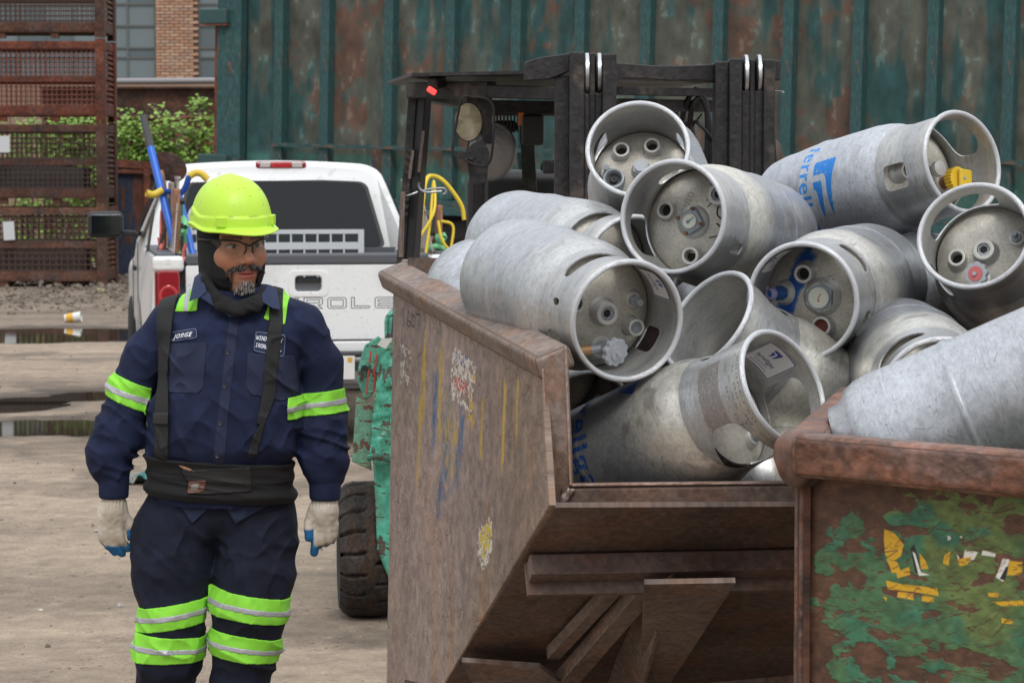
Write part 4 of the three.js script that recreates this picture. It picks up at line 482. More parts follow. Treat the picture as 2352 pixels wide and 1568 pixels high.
const stickerC = (kind) => { const c = document.createElement('canvas'); c.width = 256; c.height = 192; const x = c.getContext('2d'); x.fillStyle = kind ? '#dddcdc' : '#d6d4d2'; x.fillRect(0, 0, 256, 192); x.strokeStyle = kind ? '#2a3170' : '#333'; x.lineWidth = 6; x.strokeRect(6, 6, 244, 180); if (kind) { x.save(); x.translate(92, 30); x.scale(0.62, 0.5); emblem(x, '#3a3f9a'); x.restore(); x.fillStyle = '#2a3170'; x.font = 'bold 34px sans-serif'; x.fillText('ferrellgas', 44, 130); x.font = '17px sans-serif'; x.fillText('This gas system', 60, 152); x.fillText('owned & serviced by', 44, 172); } else { x.fillStyle = '#222'; x.font = 'bold 30px sans-serif'; x.fillText('DANGER!', 20, 40); x.fillStyle = '#555'; for (let i = 0; i < 11; i++) x.fillRect(18, 56 + i * 11, 150 + ((i * 53) % 70), 4); } return c; };
const STICK = [0, 1].map((k) => std({ map: colorTex(stickerC(k), false), roughness: 0.5 }));
function stickerG(t0, t1, y0, y1) { const n = 14, pos = [], uv = [], idx = []; for (let i = 0; i <= n; i++) { const a = mix(t0, t1, i / n) * PI / 180; for (const k of [0, 1]) { const y = mix(y0, y1, k), r = 0.1345 - 0.0065 * sst(0, 0.05, y - 0.518) - 0.0052; pos.push(r * cos(a), y, r * sin(a)); uv.push(i / n, k); } } for (let i = 0; i < n; i++) { const a = i * 2; idx.push(a, a + 1, a + 2, a + 2, a + 1, a + 3); } const g = new THREE.BufferGeometry(); g.setAttribute('position', new THREE.Float32BufferAttribute(pos, 3)); g.setAttribute('uv', new THREE.Float32BufferAttribute(uv, 2)); g.setIndex(idx); g.computeVertexNormals(); return g; }

function tank(o) { // rim: picture point of the collar rim centre; d its depth; dir: picture direction rim -> base; tau: how far it points at the viewer
  const r = W(o.rim[0], o.rim[1], o.d), t = o.tau * PI / 180, l = hypot(...o.dir), cx = o.dir[0] / l * cos(t), cy = -o.dir[1] / l * cos(t), cz = -sin(t);
  const down = V(cx, cy * CP + cz * SP, -cy * SP + cz * CP).normalize(); // rim -> base in world
  const Y = down.clone().negate(), X = V(1, 0, 0).addScaledVector(Y, -Y.x).normalize(), Z = X.clone().cross(Y);
  const g = thing('gas_cylinder', o.label, 'gas cylinder', r.clone().addScaledVector(down, TL), 'aluminium gas cylinders'); g.quaternion.setFromRotationMatrix(new THREE.Matrix4().makeBasis(X, Y, Z)); g.updateMatrixWorld(true);
  const eye = g.worldToLocal(V(0, EYE, 0)); const phi = atan2(eye.x, eye.z);
  const b = mesh('body', bodyVar[tankNo++ % 5], o.mat || ALU[0], g); b.rotation.y = phi - PI + (o.spin || 0);
  const ext = o.ext || 0; b.scale.y = (0.534 + ext) / 0.534; b.position.y = -ext; const ov = 1 + 0.05 * (hsh(tankNo * 17, 5) - 0.5), rimM = mesh('rim', beadG, beadM, g); rimM.scale.set(ov, 1, 2 - ov);
  if (o.simple) { const c = mesh('collar', collarG(o.holes || [[200, 260, 0.03, 0.1], [20, 70, 0.03, 0.1]]), COLL[0], g); mesh('head', headG, HEAD[0], g); return g; }
  const cg = collarG(o.holes || []), cm = mesh('collar', cg, o.coll || COLL[0], g); cm.scale.set(ov, 1, 2 - ov);
  if (o.cspin !== undefined) { const U = cg.attributes.uv, a0 = (atan2(eye.z, eye.x) / (2 * PI) + 1) % 1; for (let i = 0; i < U.count; i++) U.setX(i, U.getX(i) - a0 + 0.5 + o.cspin); }
  mesh('head', headG, o.head || HEAD[0], g);
  for (const [k, fx, fz, rot] of o.fit || []) { const p = new THREE.Group(); p.name = 'fitting'; g.add(p); const rd = hypot(fx, fz); p.position.set(fx, headY(rd) - 0.003, fz); p.rotation.y = (rot || 0) * PI / 180; FIT[k](p); p.name = { port: 'threaded_port', plug: 'plug', hexplug: 'hex_plug', relief: 'relief_valve', tall: 'outlet_port', valve: 'service_valve', redwheel: 'service_valve', gauge: 'level_gauge', hexgauge: 'level_gauge', bluestem: 'fill_valve', redport: 'threaded_port', blackcap: 'fill_valve', knob: 'capped_valve', yellow: 'capped_valve' }[k]; }
  for (const [k, a, b2, y0, y1] of o.stick || []) mesh('sticker', stickerG(a, b2, y0, y1), STICK[k], g);
  return g;
}
const T = {
  B: tank({ rim: [1442, 737], d: 5.7, dir: [-0.93, -0.4], tau: 66, mat: ALU[0], label: 'grey cylinder with handwheel valve, leaning on the hopper side rim', holes: [[222, 285, 0.035, 0.085, 3], [192, 199, 0.055, 0.09], [140, 166, 0.025, 0.085, 3], [18, 46, 0.02, 0.1, 5]], fit: [['plug', 0, 0], ['port', -0.07, -0.024], ['relief', 0.078, -0.02], ['tall', 0.07, 0.036], ['valve', 0.0, 0.08, 20]], stick: [[1, 308, 345, 0.58, 0.665]] }),
  A: tank({ rim: [1455, 618], d: 6.42, dir: [-0.97, -0.25], tau: 62, mat: ALU[0], label: 'plain grey cylinder lying behind the one with the handwheel', holes: [[205, 285, 0.03, 0.1, 3], [60, 120, 0.03, 0.1, 3]], fit: [['port', -0.05, -0.04], ['plug', 0, 0]] }),
  C: tank({ rim: [1465, 340], d: 6.72, dir: [0.3, 0.95], tau: 68, mat: ALU[0], label: 'topmost cylinder in front of the forklift mast, open collar facing the camera', holes: [[196, 226, 0.02, 0.11, 5], [318, 336, 0.02, 0.1, 3]], fit: [['port', -0.05, -0.055], ['port', 0.03, -0.062], ['hexplug', 0.0, 0], ['blackcap', -0.07, 0.035], ['relief', -0.088, 0.0]], stick: [[0, 150, 190, 0.56, 0.67]], head: HEAD[0] }),
  D: tank({ rim: [1545, 497], d: 6.16, dir: [0.99, 0.12], tau: 65, mat: ALU[1], label: 'cream stained cylinder with square dial and black scribbled numbers on its head', coll: COLL[1], head: headD, holes: [[228, 262, 0.03, 0.075, 3], [140, 190, 0.03, 0.14, 4], [26, 38, 0.02, 0.075, 5]], fit: [['gauge', 0, 0], ['port', -0.066, -0.03], ['plug', 0.066, -0.062], ['port', 0.086, 0.04], ['port', -0.004, 0.082]] }),
  E: tank({ rim: [2213, 371], d: 6.7, dir: [-0.965, 0.25], tau: 54, ext: 0.0, mat: blueTankMat, spin: 0.0, label: 'cylinder with blue emblem and yellow valve cap at the upper right', holes: [[150, 180, 0.025, 0.105, 6], [272, 335, 0.04, 0.14, 3], [20, 75, 0.04, 0.13, 3]], fit: [['port', -0.078, 0.01], ['knob', 0.0, 0.0], ['yellow', 0.062, 0.02, 0], ['plug', -0.03, -0.075]] }),
  F: tank({ rim: [1843, 692], d: 5.98, dir: [0.97, -0.22], tau: 68, mat: ALU[2], label: 'cylinder with blue spray paint inside its collar and a round dial', head: headF, holes: [[168, 192, 0.02, 0.09, 4], [292, 332, 0.015, 0.05, 3], [12, 40, 0.03, 0.075, 4]], fit: [['hexgauge', 0.01, -0.002], ['port', -0.03, -0.055], ['bluestem', -0.082, -0.008], ['redport', 0.012, 0.066]], stick: [[1, 208, 246, 0.58, 0.67]] }),
  G: tank({ rim: [2237, 540], d: 6.2, dir: [0.8, 0.6], tau: 62, mat: ALU[1], label: 'cylinder with red centred handwheel at the right picture edge', coll: COLL[0], head: HEAD[1], holes: [[200, 290, 0.035, 0.13, 4], [128, 168, 0.03, 0.12, 3]], fit: [['port', -0.068, 0.008], ['plug', 0.0, 0.0], ['redwheel', -0.016, 0.062], ['relief', 0.075, -0.03]] }),
  H: tank({ rim: [1802, 889], d: 5.61, dir: [-0.88, 0.45], tau: 40, ext: 0.05, mat: hTankMat, spin: 0.0, label: 'lowest front cylinder with worn blue letters and a black smear on its collar', coll: COLL[2], cspin: 0.0, holes: [[68, 136, 0.03, 0.135, 3], [318, 390, 0.025, 0.145, 4], [220, 270, 0.02, 0.085, 3]], fit: [['port', -0.06, -0.05], ['plug', 0.0, 0.0], ['relief', 0.05, 0.05]], stick: [[1, 270, 312, 0.58, 0.67]] }),
  I: tank({ rim: [1625, 735], d: 5.95, dir: [0.79, 0.61], tau: 29, ext: 0.08, mat: iTankMat, spin: -0.2, label: 'cream collared cylinder wedged between the front ones, blue smeared body', coll: COLL[1], holes: [[300, 350, 0.03, 0.13, 3], [90, 150, 0.03, 0.13, 3]], fit: [['plug', 0, 0], ['port', -0.05, 0.04]] }),
  J: tank({ rim: [2560, 740], d: 7.0, dir: [-0.97, -0.15], tau: -22, mat: ALU[2], simple: true, label: 'dark cylinder with its hollow foot showing, behind the one with the round dial' }),
  K: tank({ rim: [2165, 915], d: 5.62, dir: [-0.02, -1], tau: 83, mat: ALU[2], simple: true, label: 'half hidden cylinder shoulder just above the big cylinder in the green bin' }),
  L: tank({ rim: [2775, 735], d: 4.78, dir: [-0.91, 0.4], tau: 14, mat: ALU[0], simple: true, label: 'large pale cylinder lying in the green bin in the foreground' }),
  M: tank({ rim: [1640, 760], d: 6.7, dir: [-0.3, -0.9], tau: 40, mat: ALU[2], simple: true, label: 'shaded cylinder deep between the two open collars' }),
  N: tank({ rim: [1330, 960], d: 6.35, dir: [-0.62, -0.78], tau: 50, mat: ALU[0], simple: true, label: 'cylinder barely showing inside the left corner of the hopper' }),
  P: tank({ rim: [1560, 1130], d: 5.95, dir: [0.98, -0.05], tau: 12, mat: ALU[2], simple: true, label: 'bottom cylinder lying behind the front lip under the blue lettered one' }),
  Q: tank({ rim: [1650, 980], d: 6.75, dir: [0.95, -0.1], tau: 10, mat: ALU[2], simple: true, label: 'shadowed cylinder at the back of the pile, under the dial cylinders' }),
};
// ---------------------------------------------------------------- green bin in the foreground
{
  const C = W(1848, 1040, 4.72), R = W(2420, 1070, 4.37), S2 = W(1936, 932, 5.45); for (const p of [R, S2]) p.y = C.y; const top = C.y + 0.02, up = V(0, 1, 0);
  const o = thing('green_bin', 'rusted green steel bin with flaked yellow letters in the right foreground', 'bin', V(C.x + 0.5, 0, C.z - 0.2));
  const dirR = R.clone().sub(C).normalize(), dirS = S2.clone().sub(C).normalize(), R2 = C.clone().addScaledVector(dirR, 1.5), S3 = C.clone().addScaledVector(dirS, 1.0), Q = S3.clone().addScaledVector(dirR, 1.5);
  const lift = 0.22, fl = (p, k) => p.clone().setY(k), fin = W(1846, 1120, 4.74), a = V(fin.x, top - 0.05, fin.z);
  const Sx = 1536, SH = 1024, c = canvasOf(Sx, SH, (u, v, q) => {
    const X = u * 1.5, Y = v * 1.1, n1 = fbm(X * 10, Y * 12, 5), n2 = fbm(X * 26, Y * 40, 4), n3 = fbm(X * 60 + 5, Y * 80, 3), st = fbm(X * 9 + 3, Y * 44, 4), edge = sst(0.055, 0.01, u - 0.06 * (n1 - 0.5)), topB = sst(0.9, 1.02, v + 0.12 * (n1 - 0.5) - 0.05 * u);
    const rust = sst(0.53, 0.565, n1 * 0.34 + st * 0.3 + n2 * 0.36 + edge * 0.3 + topB * 0.2), t = 0.8 + 0.4 * (n3 - 0.5), yel = sst(0.45, 0.65, fbm(X * 3 + 20, Y * 4, 3)), teal = sst(0.55, 0.62, fbm(X * 8 + 60, Y * 9, 3));
    let R0 = mix(76, 102, yel), G0 = mix(114, 120, yel), B0 = mix(78, 68, yel); R0 = mix(R0, 66, teal); G0 = mix(G0, 118, teal); B0 = mix(B0, 90, teal);
    const rd = 0.75 + 0.6 * (n2 - 0.3); q[0] = mix(R0, 104 * rd, rust) * t * 1.22; q[1] = mix(G0, 74 * rd, rust) * t * 1.22; q[2] = mix(B0, 56 * rd, rust) * t * 1.22; q[3] = mix(0.7, 0.4, rust) + 0.2 * (n3 - 0.5);
  });
  const g = plate([a, fl(a, lift), fl(R2, lift), fl(R2, top - 0.05)], 0.014, { u: dirR }), nn = g.userData.n, x = c.getContext('2d');
  const px = (X, Y) => { const q = g.userData.uvOf(onPlane(X, Y, a, nn)); return [q[0] * Sx, (1 - q[1]) * SH]; }; const rg = rng(4);
  const frag = (col, pts) => { x.fillStyle = col; x.beginPath(); pts.forEach((p, i) => { const q = px(p[0] + (rg() - 0.5) * 4, p[1] + (rg() - 0.5) * 4); i ? x.lineTo(...q) : x.moveTo(...q); }); x.fill(); };
  const Yl = '#d9a92e', Wh = '#e4e2da', Bk = '#242a30';
  frag(Yl, [[2030, 1215], [2056, 1225], [2078, 1250], [2072, 1275], [2050, 1290], [2033, 1275], [2030, 1240]]); frag(Yl, [[2036, 1280], [2062, 1290], [2070, 1312], [2048, 1316]]); frag(Yl, [[2060, 1312], [2090, 1300], [2092, 1320], [2062, 1330]]); frag(Bk, [[2092, 1258], [2100, 1252], [2116, 1312], [2104, 1316]]); frag(Wh, [[2098, 1265], [2104, 1270], [2118, 1312], [2136, 1318], [2112, 1324]]); frag(Yl, [[2112, 1270], [2128, 1285], [2132, 1308], [2116, 1305]]); frag(Yl, [[2034, 1332], [2070, 1342], [2152, 1350], [2158, 1368], [2100, 1360], [2040, 1352]]); frag(Yl, [[2062, 1360], [2100, 1362], [2098, 1378], [2062, 1370]]); frag(Yl, [[2118, 1366], [2146, 1370], [2146, 1382], [2118, 1378]]);
  frag(Yl, [[2168, 1275], [2186, 1268], [2182, 1300], [2166, 1295]]); frag(Wh, [[2196, 1268], [2210, 1290], [2218, 1262], [2246, 1268], [2238, 1284], [2204, 1296]]); frag(Wh, [[2256, 1262], [2290, 1270], [2286, 1280], [2256, 1274]]); frag(Yl, [[2200, 1282], [2232, 1280], [2222, 1296], [2204, 1300]]); frag(Wh, [[2290, 1325], [2306, 1280], [2320, 1284], [2306, 1335]]); frag(Bk, [[2298, 1330], [2310, 1300], [2318, 1302], [2308, 1334]]); frag(Yl, [[2318, 1288], [2350, 1290], [2350, 1318], [2314, 1320]]); frag(Yl, [[2270, 1360], [2296, 1362], [2292, 1372], [2270, 1370]]); frag(Yl, [[2280, 1382], [2352, 1378], [2352, 1392], [2300, 1390]]); frag(Wh, [[2176, 1232], [2184, 1230], [2186, 1238], [2178, 1240]]); frag(Wh, [[2205, 1230], [2212, 1230], [2212, 1237], [2205, 1236]]); frag(Yl, [[2030, 1370], [2040, 1372], [2036, 1382]]); frag(Yl, [[2300, 1420], [2330, 1424], [2326, 1434], [2302, 1430]]);
  for (let k = 0; k < 700; k++) { const [A, B] = px(1850 + rg() * 520, 1110 + rg() * 460); x.globalAlpha = 0.35 + 0.4 * rg(); x.strokeStyle = ['#5a3a2c', '#46291d', '#6e4a36'][floor(rg() * 3)]; x.lineWidth = 0.8 + rg() * 1.6; const an = -0.25 + (rg() - 0.5) * 1.0, l = 6 + 60 * rg() * rg(); x.beginPath(); x.moveTo(A, B); x.lineTo(A + cos(an) * l, B + sin(an) * l); x.stroke(); } x.globalAlpha = 1;
  mesh('front_panel', g, std({ map: colorTex(c, false), bumpMap: heightTex(c, false), bumpScale: 0.003, roughness: 0.6, metalness: 0.1 }), o);
  const ru = (q) => boxUV(q, 0.5), rim = std({ map: rustTex, color: lin(1.15, 1.08, 1.05), bumpMap: rustBump, bumpScale: 0.003, roughness: 0.5, metalness: 0.2 });
  const rimG = (p, q, s) => { const n = 46, L = p.distanceTo(q), gg = new RoundedBoxGeometry(0.07, 0.078, L, 5, 0.018), P = gg.attributes.position; gg.applyMatrix4(frame(p, q).setPosition(p.clone().add(q).multiplyScalar(0.5))); return boxUV(gg, 0.5); };
  mesh('front_rim', rimG(C.clone().addScaledVector(dirR, -0.015).add(V(0, 0, 0.03)), R2, 1), rim, o); mesh('side_rim', rimG(C.clone().addScaledVector(dirS, -0.01), S3, 2), rim, o);
  mesh('rim_corner', nets([-0.08, -0.09, -0.08, 0.08, 0.08, 0.08], 0.008, (X, Y, Z) => ell(X, Y, Z, 0, -0.008, 0, 0.052, 0.056, 0.052) + 0.012 * (vn3(X * 40, Y * 40, Z * 40) - 0.5)), rim, o).position.copy(C.clone().add(V(-0.005, 0, 0.0)));
  mesh('corner_roll', ru(bar(fl(a, lift), fl(a, top - 0.03), 0.03, 0.03, V(0, 0, 1), 0.012)), rustMat, o);
  mesh('side_panel', plate([fl(C, lift), fl(C, top - 0.06), fl(S3, top - 0.06), fl(S3, lift)], 0.012, { rep: [0.8, 0.8] }), rustDark, o); mesh('back_panel', plate([fl(S3, lift), fl(S3, top - 0.05), fl(Q, top - 0.05), fl(Q, lift)], 0.012, { rep: [0.8, 0.8] }), rustDark, o);
  mesh('floor_plate', plate([fl(C, 0.5), fl(R2, 0.5), fl(Q, 0.5), fl(S3, 0.5)], 0.012, { rep: [0.8, 0.8] }), rustDark, o); mesh('skid', ru(merge([bar(fl(C, 0.11).addScaledVector(dirR, 0.2), fl(S3, 0.11).addScaledVector(dirR, 0.2), 0.1, 0.22, up), bar(fl(R2, 0.11).addScaledVector(dirR, -0.2), fl(Q, 0.11).addScaledVector(dirR, -0.2), 0.1, 0.22, up)])), rustDark, o);
  settle(o);
}
// ---------------------------------------------------------------- forklift behind the hopper
const glowRed = std({ color: lin(0.5, 0.02, 0.02), emissive: lin(1, 0.06, 0.05), emissiveIntensity: 1.1, roughness: 0.4 }), glowBlue = std({ color: lin(0.05, 0.06, 0.5), emissive: lin(0.1, 0.12, 1), emissiveIntensity: 1.6, roughness: 0.4 });
{
  const c = canvasOf(512, 512, (u, v, q) => { const a = fbw(u, v, 5, 5, 4), b = fbw(u, v, 44, 44, 3, 2), s = fbw(u, v, 40, 5, 3, 3), k = sst(0.56, 0.7, a), t = 0.78 + 0.5 * (b - 0.4) + 0.08 * (s - 0.5); q[0] = mix(60, 92, k) * t; q[1] = mix(58, 84, k) * t; q[2] = mix(59, 79, k) * t; q[3] = b; });
  const bk = std({ map: colorTex(c), bumpMap: heightTex(c), bumpScale: 0.002, roughness: 0.55, metalness: 0.3 }), blk = std({ color: lin(0.012, 0.012, 0.013), roughness: 0.5 }), chrome = std({ color: lin(0.55, 0.56, 0.58), metalness: 0.8, roughness: 0.35 }), dirtyMetal = std({ map: rustTex, color: lin(1.5, 2.1, 2.5), roughness: 0.5, metalness: 0.2, bumpMap: rustBump, bumpScale: 0.002 });
  const o = thing('forklift', 'black and green forklift with raised mast standing behind the hopper', 'forklift', V(-0.1, 0, -10.4)), up = V(0, 1, 0), fz = V(0, 0, 1), uv = (g) => boxUV(g, 0.7);
  const vb = (x0, x1, yT, d, yB = 1500, dz = 0.1) => { const a = W((x0 + x1) / 2, yT, d), w = (x1 - x0) / PPM(d), b = a.clone().setY(max(0.12, W(1176, yB, d).y)); return uv(bar(b, a, dz, w, V(1, 0, 0), 0.006)); };
  // mast rails: lower part full, upper part carries the sheaves
  const dl = 9.4, dr = 9.75;
  for (const [x0, x1, y, d, dz] of [[1274, 1308, 176, dl + 0.1, 0.14], [1308, 1342, 120, dl, 0.09], [1352, 1367, 122, dl + 0.05, 0.1], [1383, 1415, 124, dl + 0.03, 0.12], [1640, 1672, 142, dr + 0.05, 0.12], [1674, 1703, 135, dr, 0.1], [1720, 1733, 137, dr + 0.03, 0.1], [1752, 1779, 137, dr, 0.1]]) mesh('mast_rail', vb(x0, x1, y, d, 1500, dz), bk, o);
  for (const [x0, x1, y, d] of [[1341, 1353, 216, dl + 0.01], [1366, 1384, 216, dl + 0.05], [1702, 1721, 208, dr + 0.02], [1732, 1753, 208, dr + 0.02]]) mesh('mast_channel', vb(x0, x1, y, d, 1500, 0.08), bk, o);
  for (const [x, y, d] of [[1347, 168, dl + 0.03], [1375, 168, dl + 0.06], [1712, 172, dr + 0.03], [1742, 172, dr + 0.03]]) { const p = W(x, y, d), r = 46 / PPM(d), h = 0.011; const s = mesh('chain_sheave', lathe([[0.01, -h], [r * 0.93, -h], [r, -h * 0.7], [r * 0.88, -h * 0.2], [r * 0.88, h * 0.2], [r, h * 0.7], [r * 0.93, h], [0.01, h]], 32).rotateZ(PI / 2).translate(p.x, p.y, p.z), blk, o); mesh('polished_rim', lathe([[r * 1.003, -h * 0.55], [r * 1.008, 0], [r * 1.003, h * 0.55]], 32).rotateZ(PI / 2).translate(p.x + 0.002, p.y, p.z), chrome, s); }
  mesh('cross_beam', (() => { const s = [[1412, 143], [1440, 145], [1500, 150], [1560, 150], [1620, 147], [1648, 146], [1648, 190], [1600, 184], [1540, 186], [1480, 181], [1430, 181], [1412, 188]].map(([x, y]) => W(x, y, mix(dl, dr, (x - 1412) / 236) + 0.03)).reverse(); return uv(plate(s, 0.1, { bevel: 0.004 })); })(), bk, o);
  mesh('cross_beam', uv(bar(W(1415, 208, dl + 0.5), W(1700, 214, dr + 0.5), 0.08, 0.03, up)), bk, o); mesh('cross_beam', uv(bar(W(1415, 240, dl + 0.55), W(1660, 245, dr + 0.5), 0.08, 0.045, up)), bk, o); mesh('cross_beam', uv(bar(W(1300, 1000, dl + 0.1), W(1760, 1000, dr + 0.1), 0.1, 0.12, up)), bk, o);
  mesh('mast_bracket', uv(plate([[1204, 142], [1204, 186], [1262, 182], [1312, 162], [1312, 121], [1240, 131]].map(([x, y]) => W(x, y, dl + 0.02)), 0.14, { bevel: 0.004 })), bk, o);
  // overhead guard
  const roof = [W(888, 183, 10.9), W(945, 178, 10.0), W(1212, 178, 9.75), W(1700, 186, 10.1), W(1560, 182, 11.4), W(1000, 181, 11.5)]; for (const p of roof) p.y = W(1176, 179, 10.2).y; mesh('guard_roof', uv(plate(roof.slice().reverse(), 0.012)), bk, o);
  const gb = (a, b, w, h) => mesh('guard_beam', uv(bar(a, b, w, h, up, 0.006)), bk, o);
  gb(W(945, 208, 10.2), W(1130, 205, 9.95), 0.06, 0.06); gb(W(1085, 208, 10.0), W(1280, 215, 9.8), 0.06, 0.05); gb(W(1100, 245, 10.7), W(1290, 248, 10.6), 0.06, 0.055); gb(W(950, 212, 10.2), W(1090, 240, 11.3), 0.06, 0.05); gb(W(1100, 250, 11.4), W(1560, 250, 11.3), 0.05, 0.06);
  const lp = (x0, y0, x1, y1, d, w) => { const a = W(x0, y0, d), b = W(x1, y1, d); return uv(bar(b, a, w, w * 1.1, V(1, 0, 0.4), 0.008)); };
  mesh('guard_post', lp(966, 215, 922, 800, 10.25, 0.066), std({ color: lin(0.018, 0.018, 0.02), roughness: 0.45 }), o); mesh('post_edge', uv(bar(W(905, 800, 10.22), W(947, 222, 10.22), 0.03, 0.02, fz)), bk, o); mesh('guard_post', lp(1106, 220, 1097, 830, 10.75, 0.05), bk, o);
  for (const [x, y0] of [[947, 345], [940, 440]]) for (let k = 0; k < 4; k++) { const p = W(x - 8 - k * 1.5, y0 + k * 17, 10.2); mesh('step_tooth', new THREE.ConeGeometry(0.016, 0.03, 4).rotateZ(1.3).translate(p.x, p.y, p.z), bk, o); }
  mesh('post_strap', merge([bar(W(948, 345, 10.15), W(940, 410, 10.15), 0.012, 0.01, fz), bar(W(925, 440, 10.15), W(920, 590, 10.15), 0.02, 0.01, fz), bar(W(972, 300, 10.2), W(962, 395, 10.2), 0.012, 0.01, fz)]), dirtyMetal, o);
  mesh('wire_hook', merge([tube([W(960, 425, 10.2), W(968, 437, 10.2), W(985, 434, 10.2), W(1020, 432, 10.2), W(1024, 442, 10.2), W(1018, 446, 10.2)], 0.005, 24, 6), tube([W(962, 420, 10.2), W(964, 432, 10.15), W(980, 441, 10.1), W(1015, 439, 10.1)], 0.005, 20, 6), tube([W(925, 450, 10.2), W(940, 448, 10.12), W(960, 440, 10.12)], 0.004, 12, 6)]), chrome, o);
  // head lamp with wire guard, disc, red lamp, fan box
  { const p = W(1076, 280, 10.0), r = 33 / PPM(10), lampG = new THREE.SphereGeometry(1, 28, 18); lampG.scale(r, r * 1.38, r * 0.7); lampG.translate(p.x, p.y, p.z); const l = mesh('head_lamp', lampG, blk, o); const lc = canvasOf(128, 128, (u, v, q) => { const g = (sin(v * 190) > 0.2 ? 1 : 0.82) * (sin(u * 190) > -0.6 ? 1 : 0.9) * (0.85 + 0.3 * fbm(u * 8, v * 8, 3)); q[0] = 168 * g; q[1] = 156 * g; q[2] = 126 * g; q[3] = sin(v * 190) * 0.5 + 0.5; }); const lens = new THREE.CircleGeometry(r * 0.94, 32); lens.scale(1, 1.38, 1); const P = lens.attributes.position; for (let i = 0; i < P.count; i++) { const d = hypot(P.getX(i) / r, P.getY(i) / (r * 1.38)); P.setZ(i, r * 0.5 * (1 - d * d)); } lens.computeVertexNormals(); lens.translate(p.x, p.y, p.z + r * 0.42); mesh('lens', lens, std({ map: colorTex(lc), roughness: 0.3, bumpMap: heightTex(lc), bumpScale: 0.002 }), l);
    mesh('lamp_guard', merge([tube([W(1050, 270, 9.95), W(1062, 225, 9.9), W(1082, 222, 9.9), W(1130, 238, 9.9), W(1132, 330, 9.92), W(1120, 378, 9.95), W(1085, 376, 9.95)], 0.005, 40, 6), tube([W(1050, 270, 9.95), W(1040, 345, 9.95), W(1066, 366, 9.95), W(1085, 376, 9.95)], 0.006, 24, 6)]), bk, o);
    mesh('lamp_bracket', uv(merge([plate([W(1072, 190, 10.02), W(1072, 250, 10.02), W(1115, 330, 10.02), W(1130, 330, 10.02), W(1130, 190, 10.02)], 0.04), plate([W(1085, 330, 9.98), W(1070, 345, 9.98), W(1080, 425, 9.98), W(1118, 418, 9.98), W(1124, 350, 9.98), W(1110, 318, 9.98)], 0.03), bar(W(1055, 352, 9.96), W(1088, 362, 9.96), 0.03, 0.02, up)])), bk, o); }
  { const p = W(1127, 348, 10.35), r = 67 / PPM(10.35), g = lathe([[0.0005, 0.035], [r * 0.5, 0.03], [r * 0.85, 0.012], [r * 0.92, 0.0], [r * 0.95, 0.006], [r, 0.003], [r, -0.01], [0.0005, -0.01]], 40); g.rotateX(PI / 2); g.rotateY(-0.55); g.rotateX(-0.1); g.translate(p.x, p.y, p.z); mesh('round_mirror_back', uv(g), std({ color: lin(0.26, 0.25, 0.245), roughness: 0.5, metalness: 0.2, bumpMap: rustBump, bumpScale: 0.003 }), o); mesh('mirror_stay', uv(cyl(W(1127, 348, 10.4), W(1098, 340, 10.72), 0.015)), bk, o); }
  { const p = W(1160, 285, 10.7); const gs = []; for (let k = 0; k < 9; k++) gs.push(rbox(p.x - 0.06 + k * 0.014, p.y, p.z, 0.007, 0.07, 0.1, 0.003)); gs.push(rbox(p.x, p.y - 0.01, p.z, 0.1, 0.05, 0.08, 0.02)); mesh('work_lamp', merge(gs), blk, o); }
  { const a = W(985, 200, 10.0), b = W(1010, 190, 10.05), h = mesh('marker_lamp', bar(a.clone().add(V(0.01, 0.012, 0)), b.clone().add(V(0.01, 0.01, 0)), 0.05, 0.05, up, 0.012), blk, o); mesh('red_lens', bar(W(982, 202, 9.96), W(1001, 214, 9.96), 0.022, 0.014, fz, 0.006), glowRed, h); }
  { const p = W(1224, 298, 10.3), q = mesh('fan_housing', rbox(p.x, p.y, p.z, 50 / PPM(10.3), 70 / PPM(10.3), 0.1, 0.012), blk, o); mesh('housing_neck', boxG(p.x, W(1224, 250, 10.3).y, p.z, 0.05, 0.06, 0.05), blk, q); const bc = W(1196, 270, 10.6); mesh('beacon', cyl(V(bc.x, bc.y - 0.03, bc.z), V(bc.x, bc.y + 0.02, bc.z), 0.012, 0.01), std({ color: lin(0.7, 0.2, 0.03), roughness: 0.4 }), o); mesh('beacon_stem', cyl(V(bc.x, bc.y - 0.1, bc.z), V(bc.x, bc.y - 0.03, bc.z), 0.005), blk, o); }
  { const p = W(1260, 383, 9.75); mesh('rail_bracket', merge([rbox(p.x, p.y, p.z, 0.045, 0.05, 0.05, 0.008), cyl(V(p.x - 0.03, p.y, p.z), V(p.x, p.y, p.z), 0.014)]), bk, o); }
  { const p = W(1421, 292, 10.9), g = new THREE.SphereGeometry(0.026, 20, 14); g.scale(0.8, 1.2, 0.7); g.translate(p.x, p.y, p.z); mesh('blue_spot_lamp', g, glowBlue, o); mesh('lamp_housing', rbox(p.x, p.y, p.z - 0.04, 0.09, 0.08, 0.05, 0.01), blk, o); }
  mesh('hose', merge([tube([W(1560, 330, 10.2), W(1572, 250, 10.1), W(1600, 205, 10.1), W(1625, 260, 10.1), W(1620, 460, 10.1)], 0.011, 30, 8), tube([W(1578, 340, 10.2), W(1590, 250, 10.1), W(1612, 225, 10.1), W(1632, 300, 10.1), W(1632, 460, 10.1)], 0.011, 30, 8), tube([W(1590, 300, 10.3), W(1600, 280, 10.1), W(1640, 330, 10.1), W(1600, 350, 10.2), W(1590, 300, 10.3)], 0.007, 30, 8), tube([W(1555, 330, 10.2), W(1590, 290, 10.15), W(1612, 262, 10.1)], 0.004, 20, 6)]), blk, o);
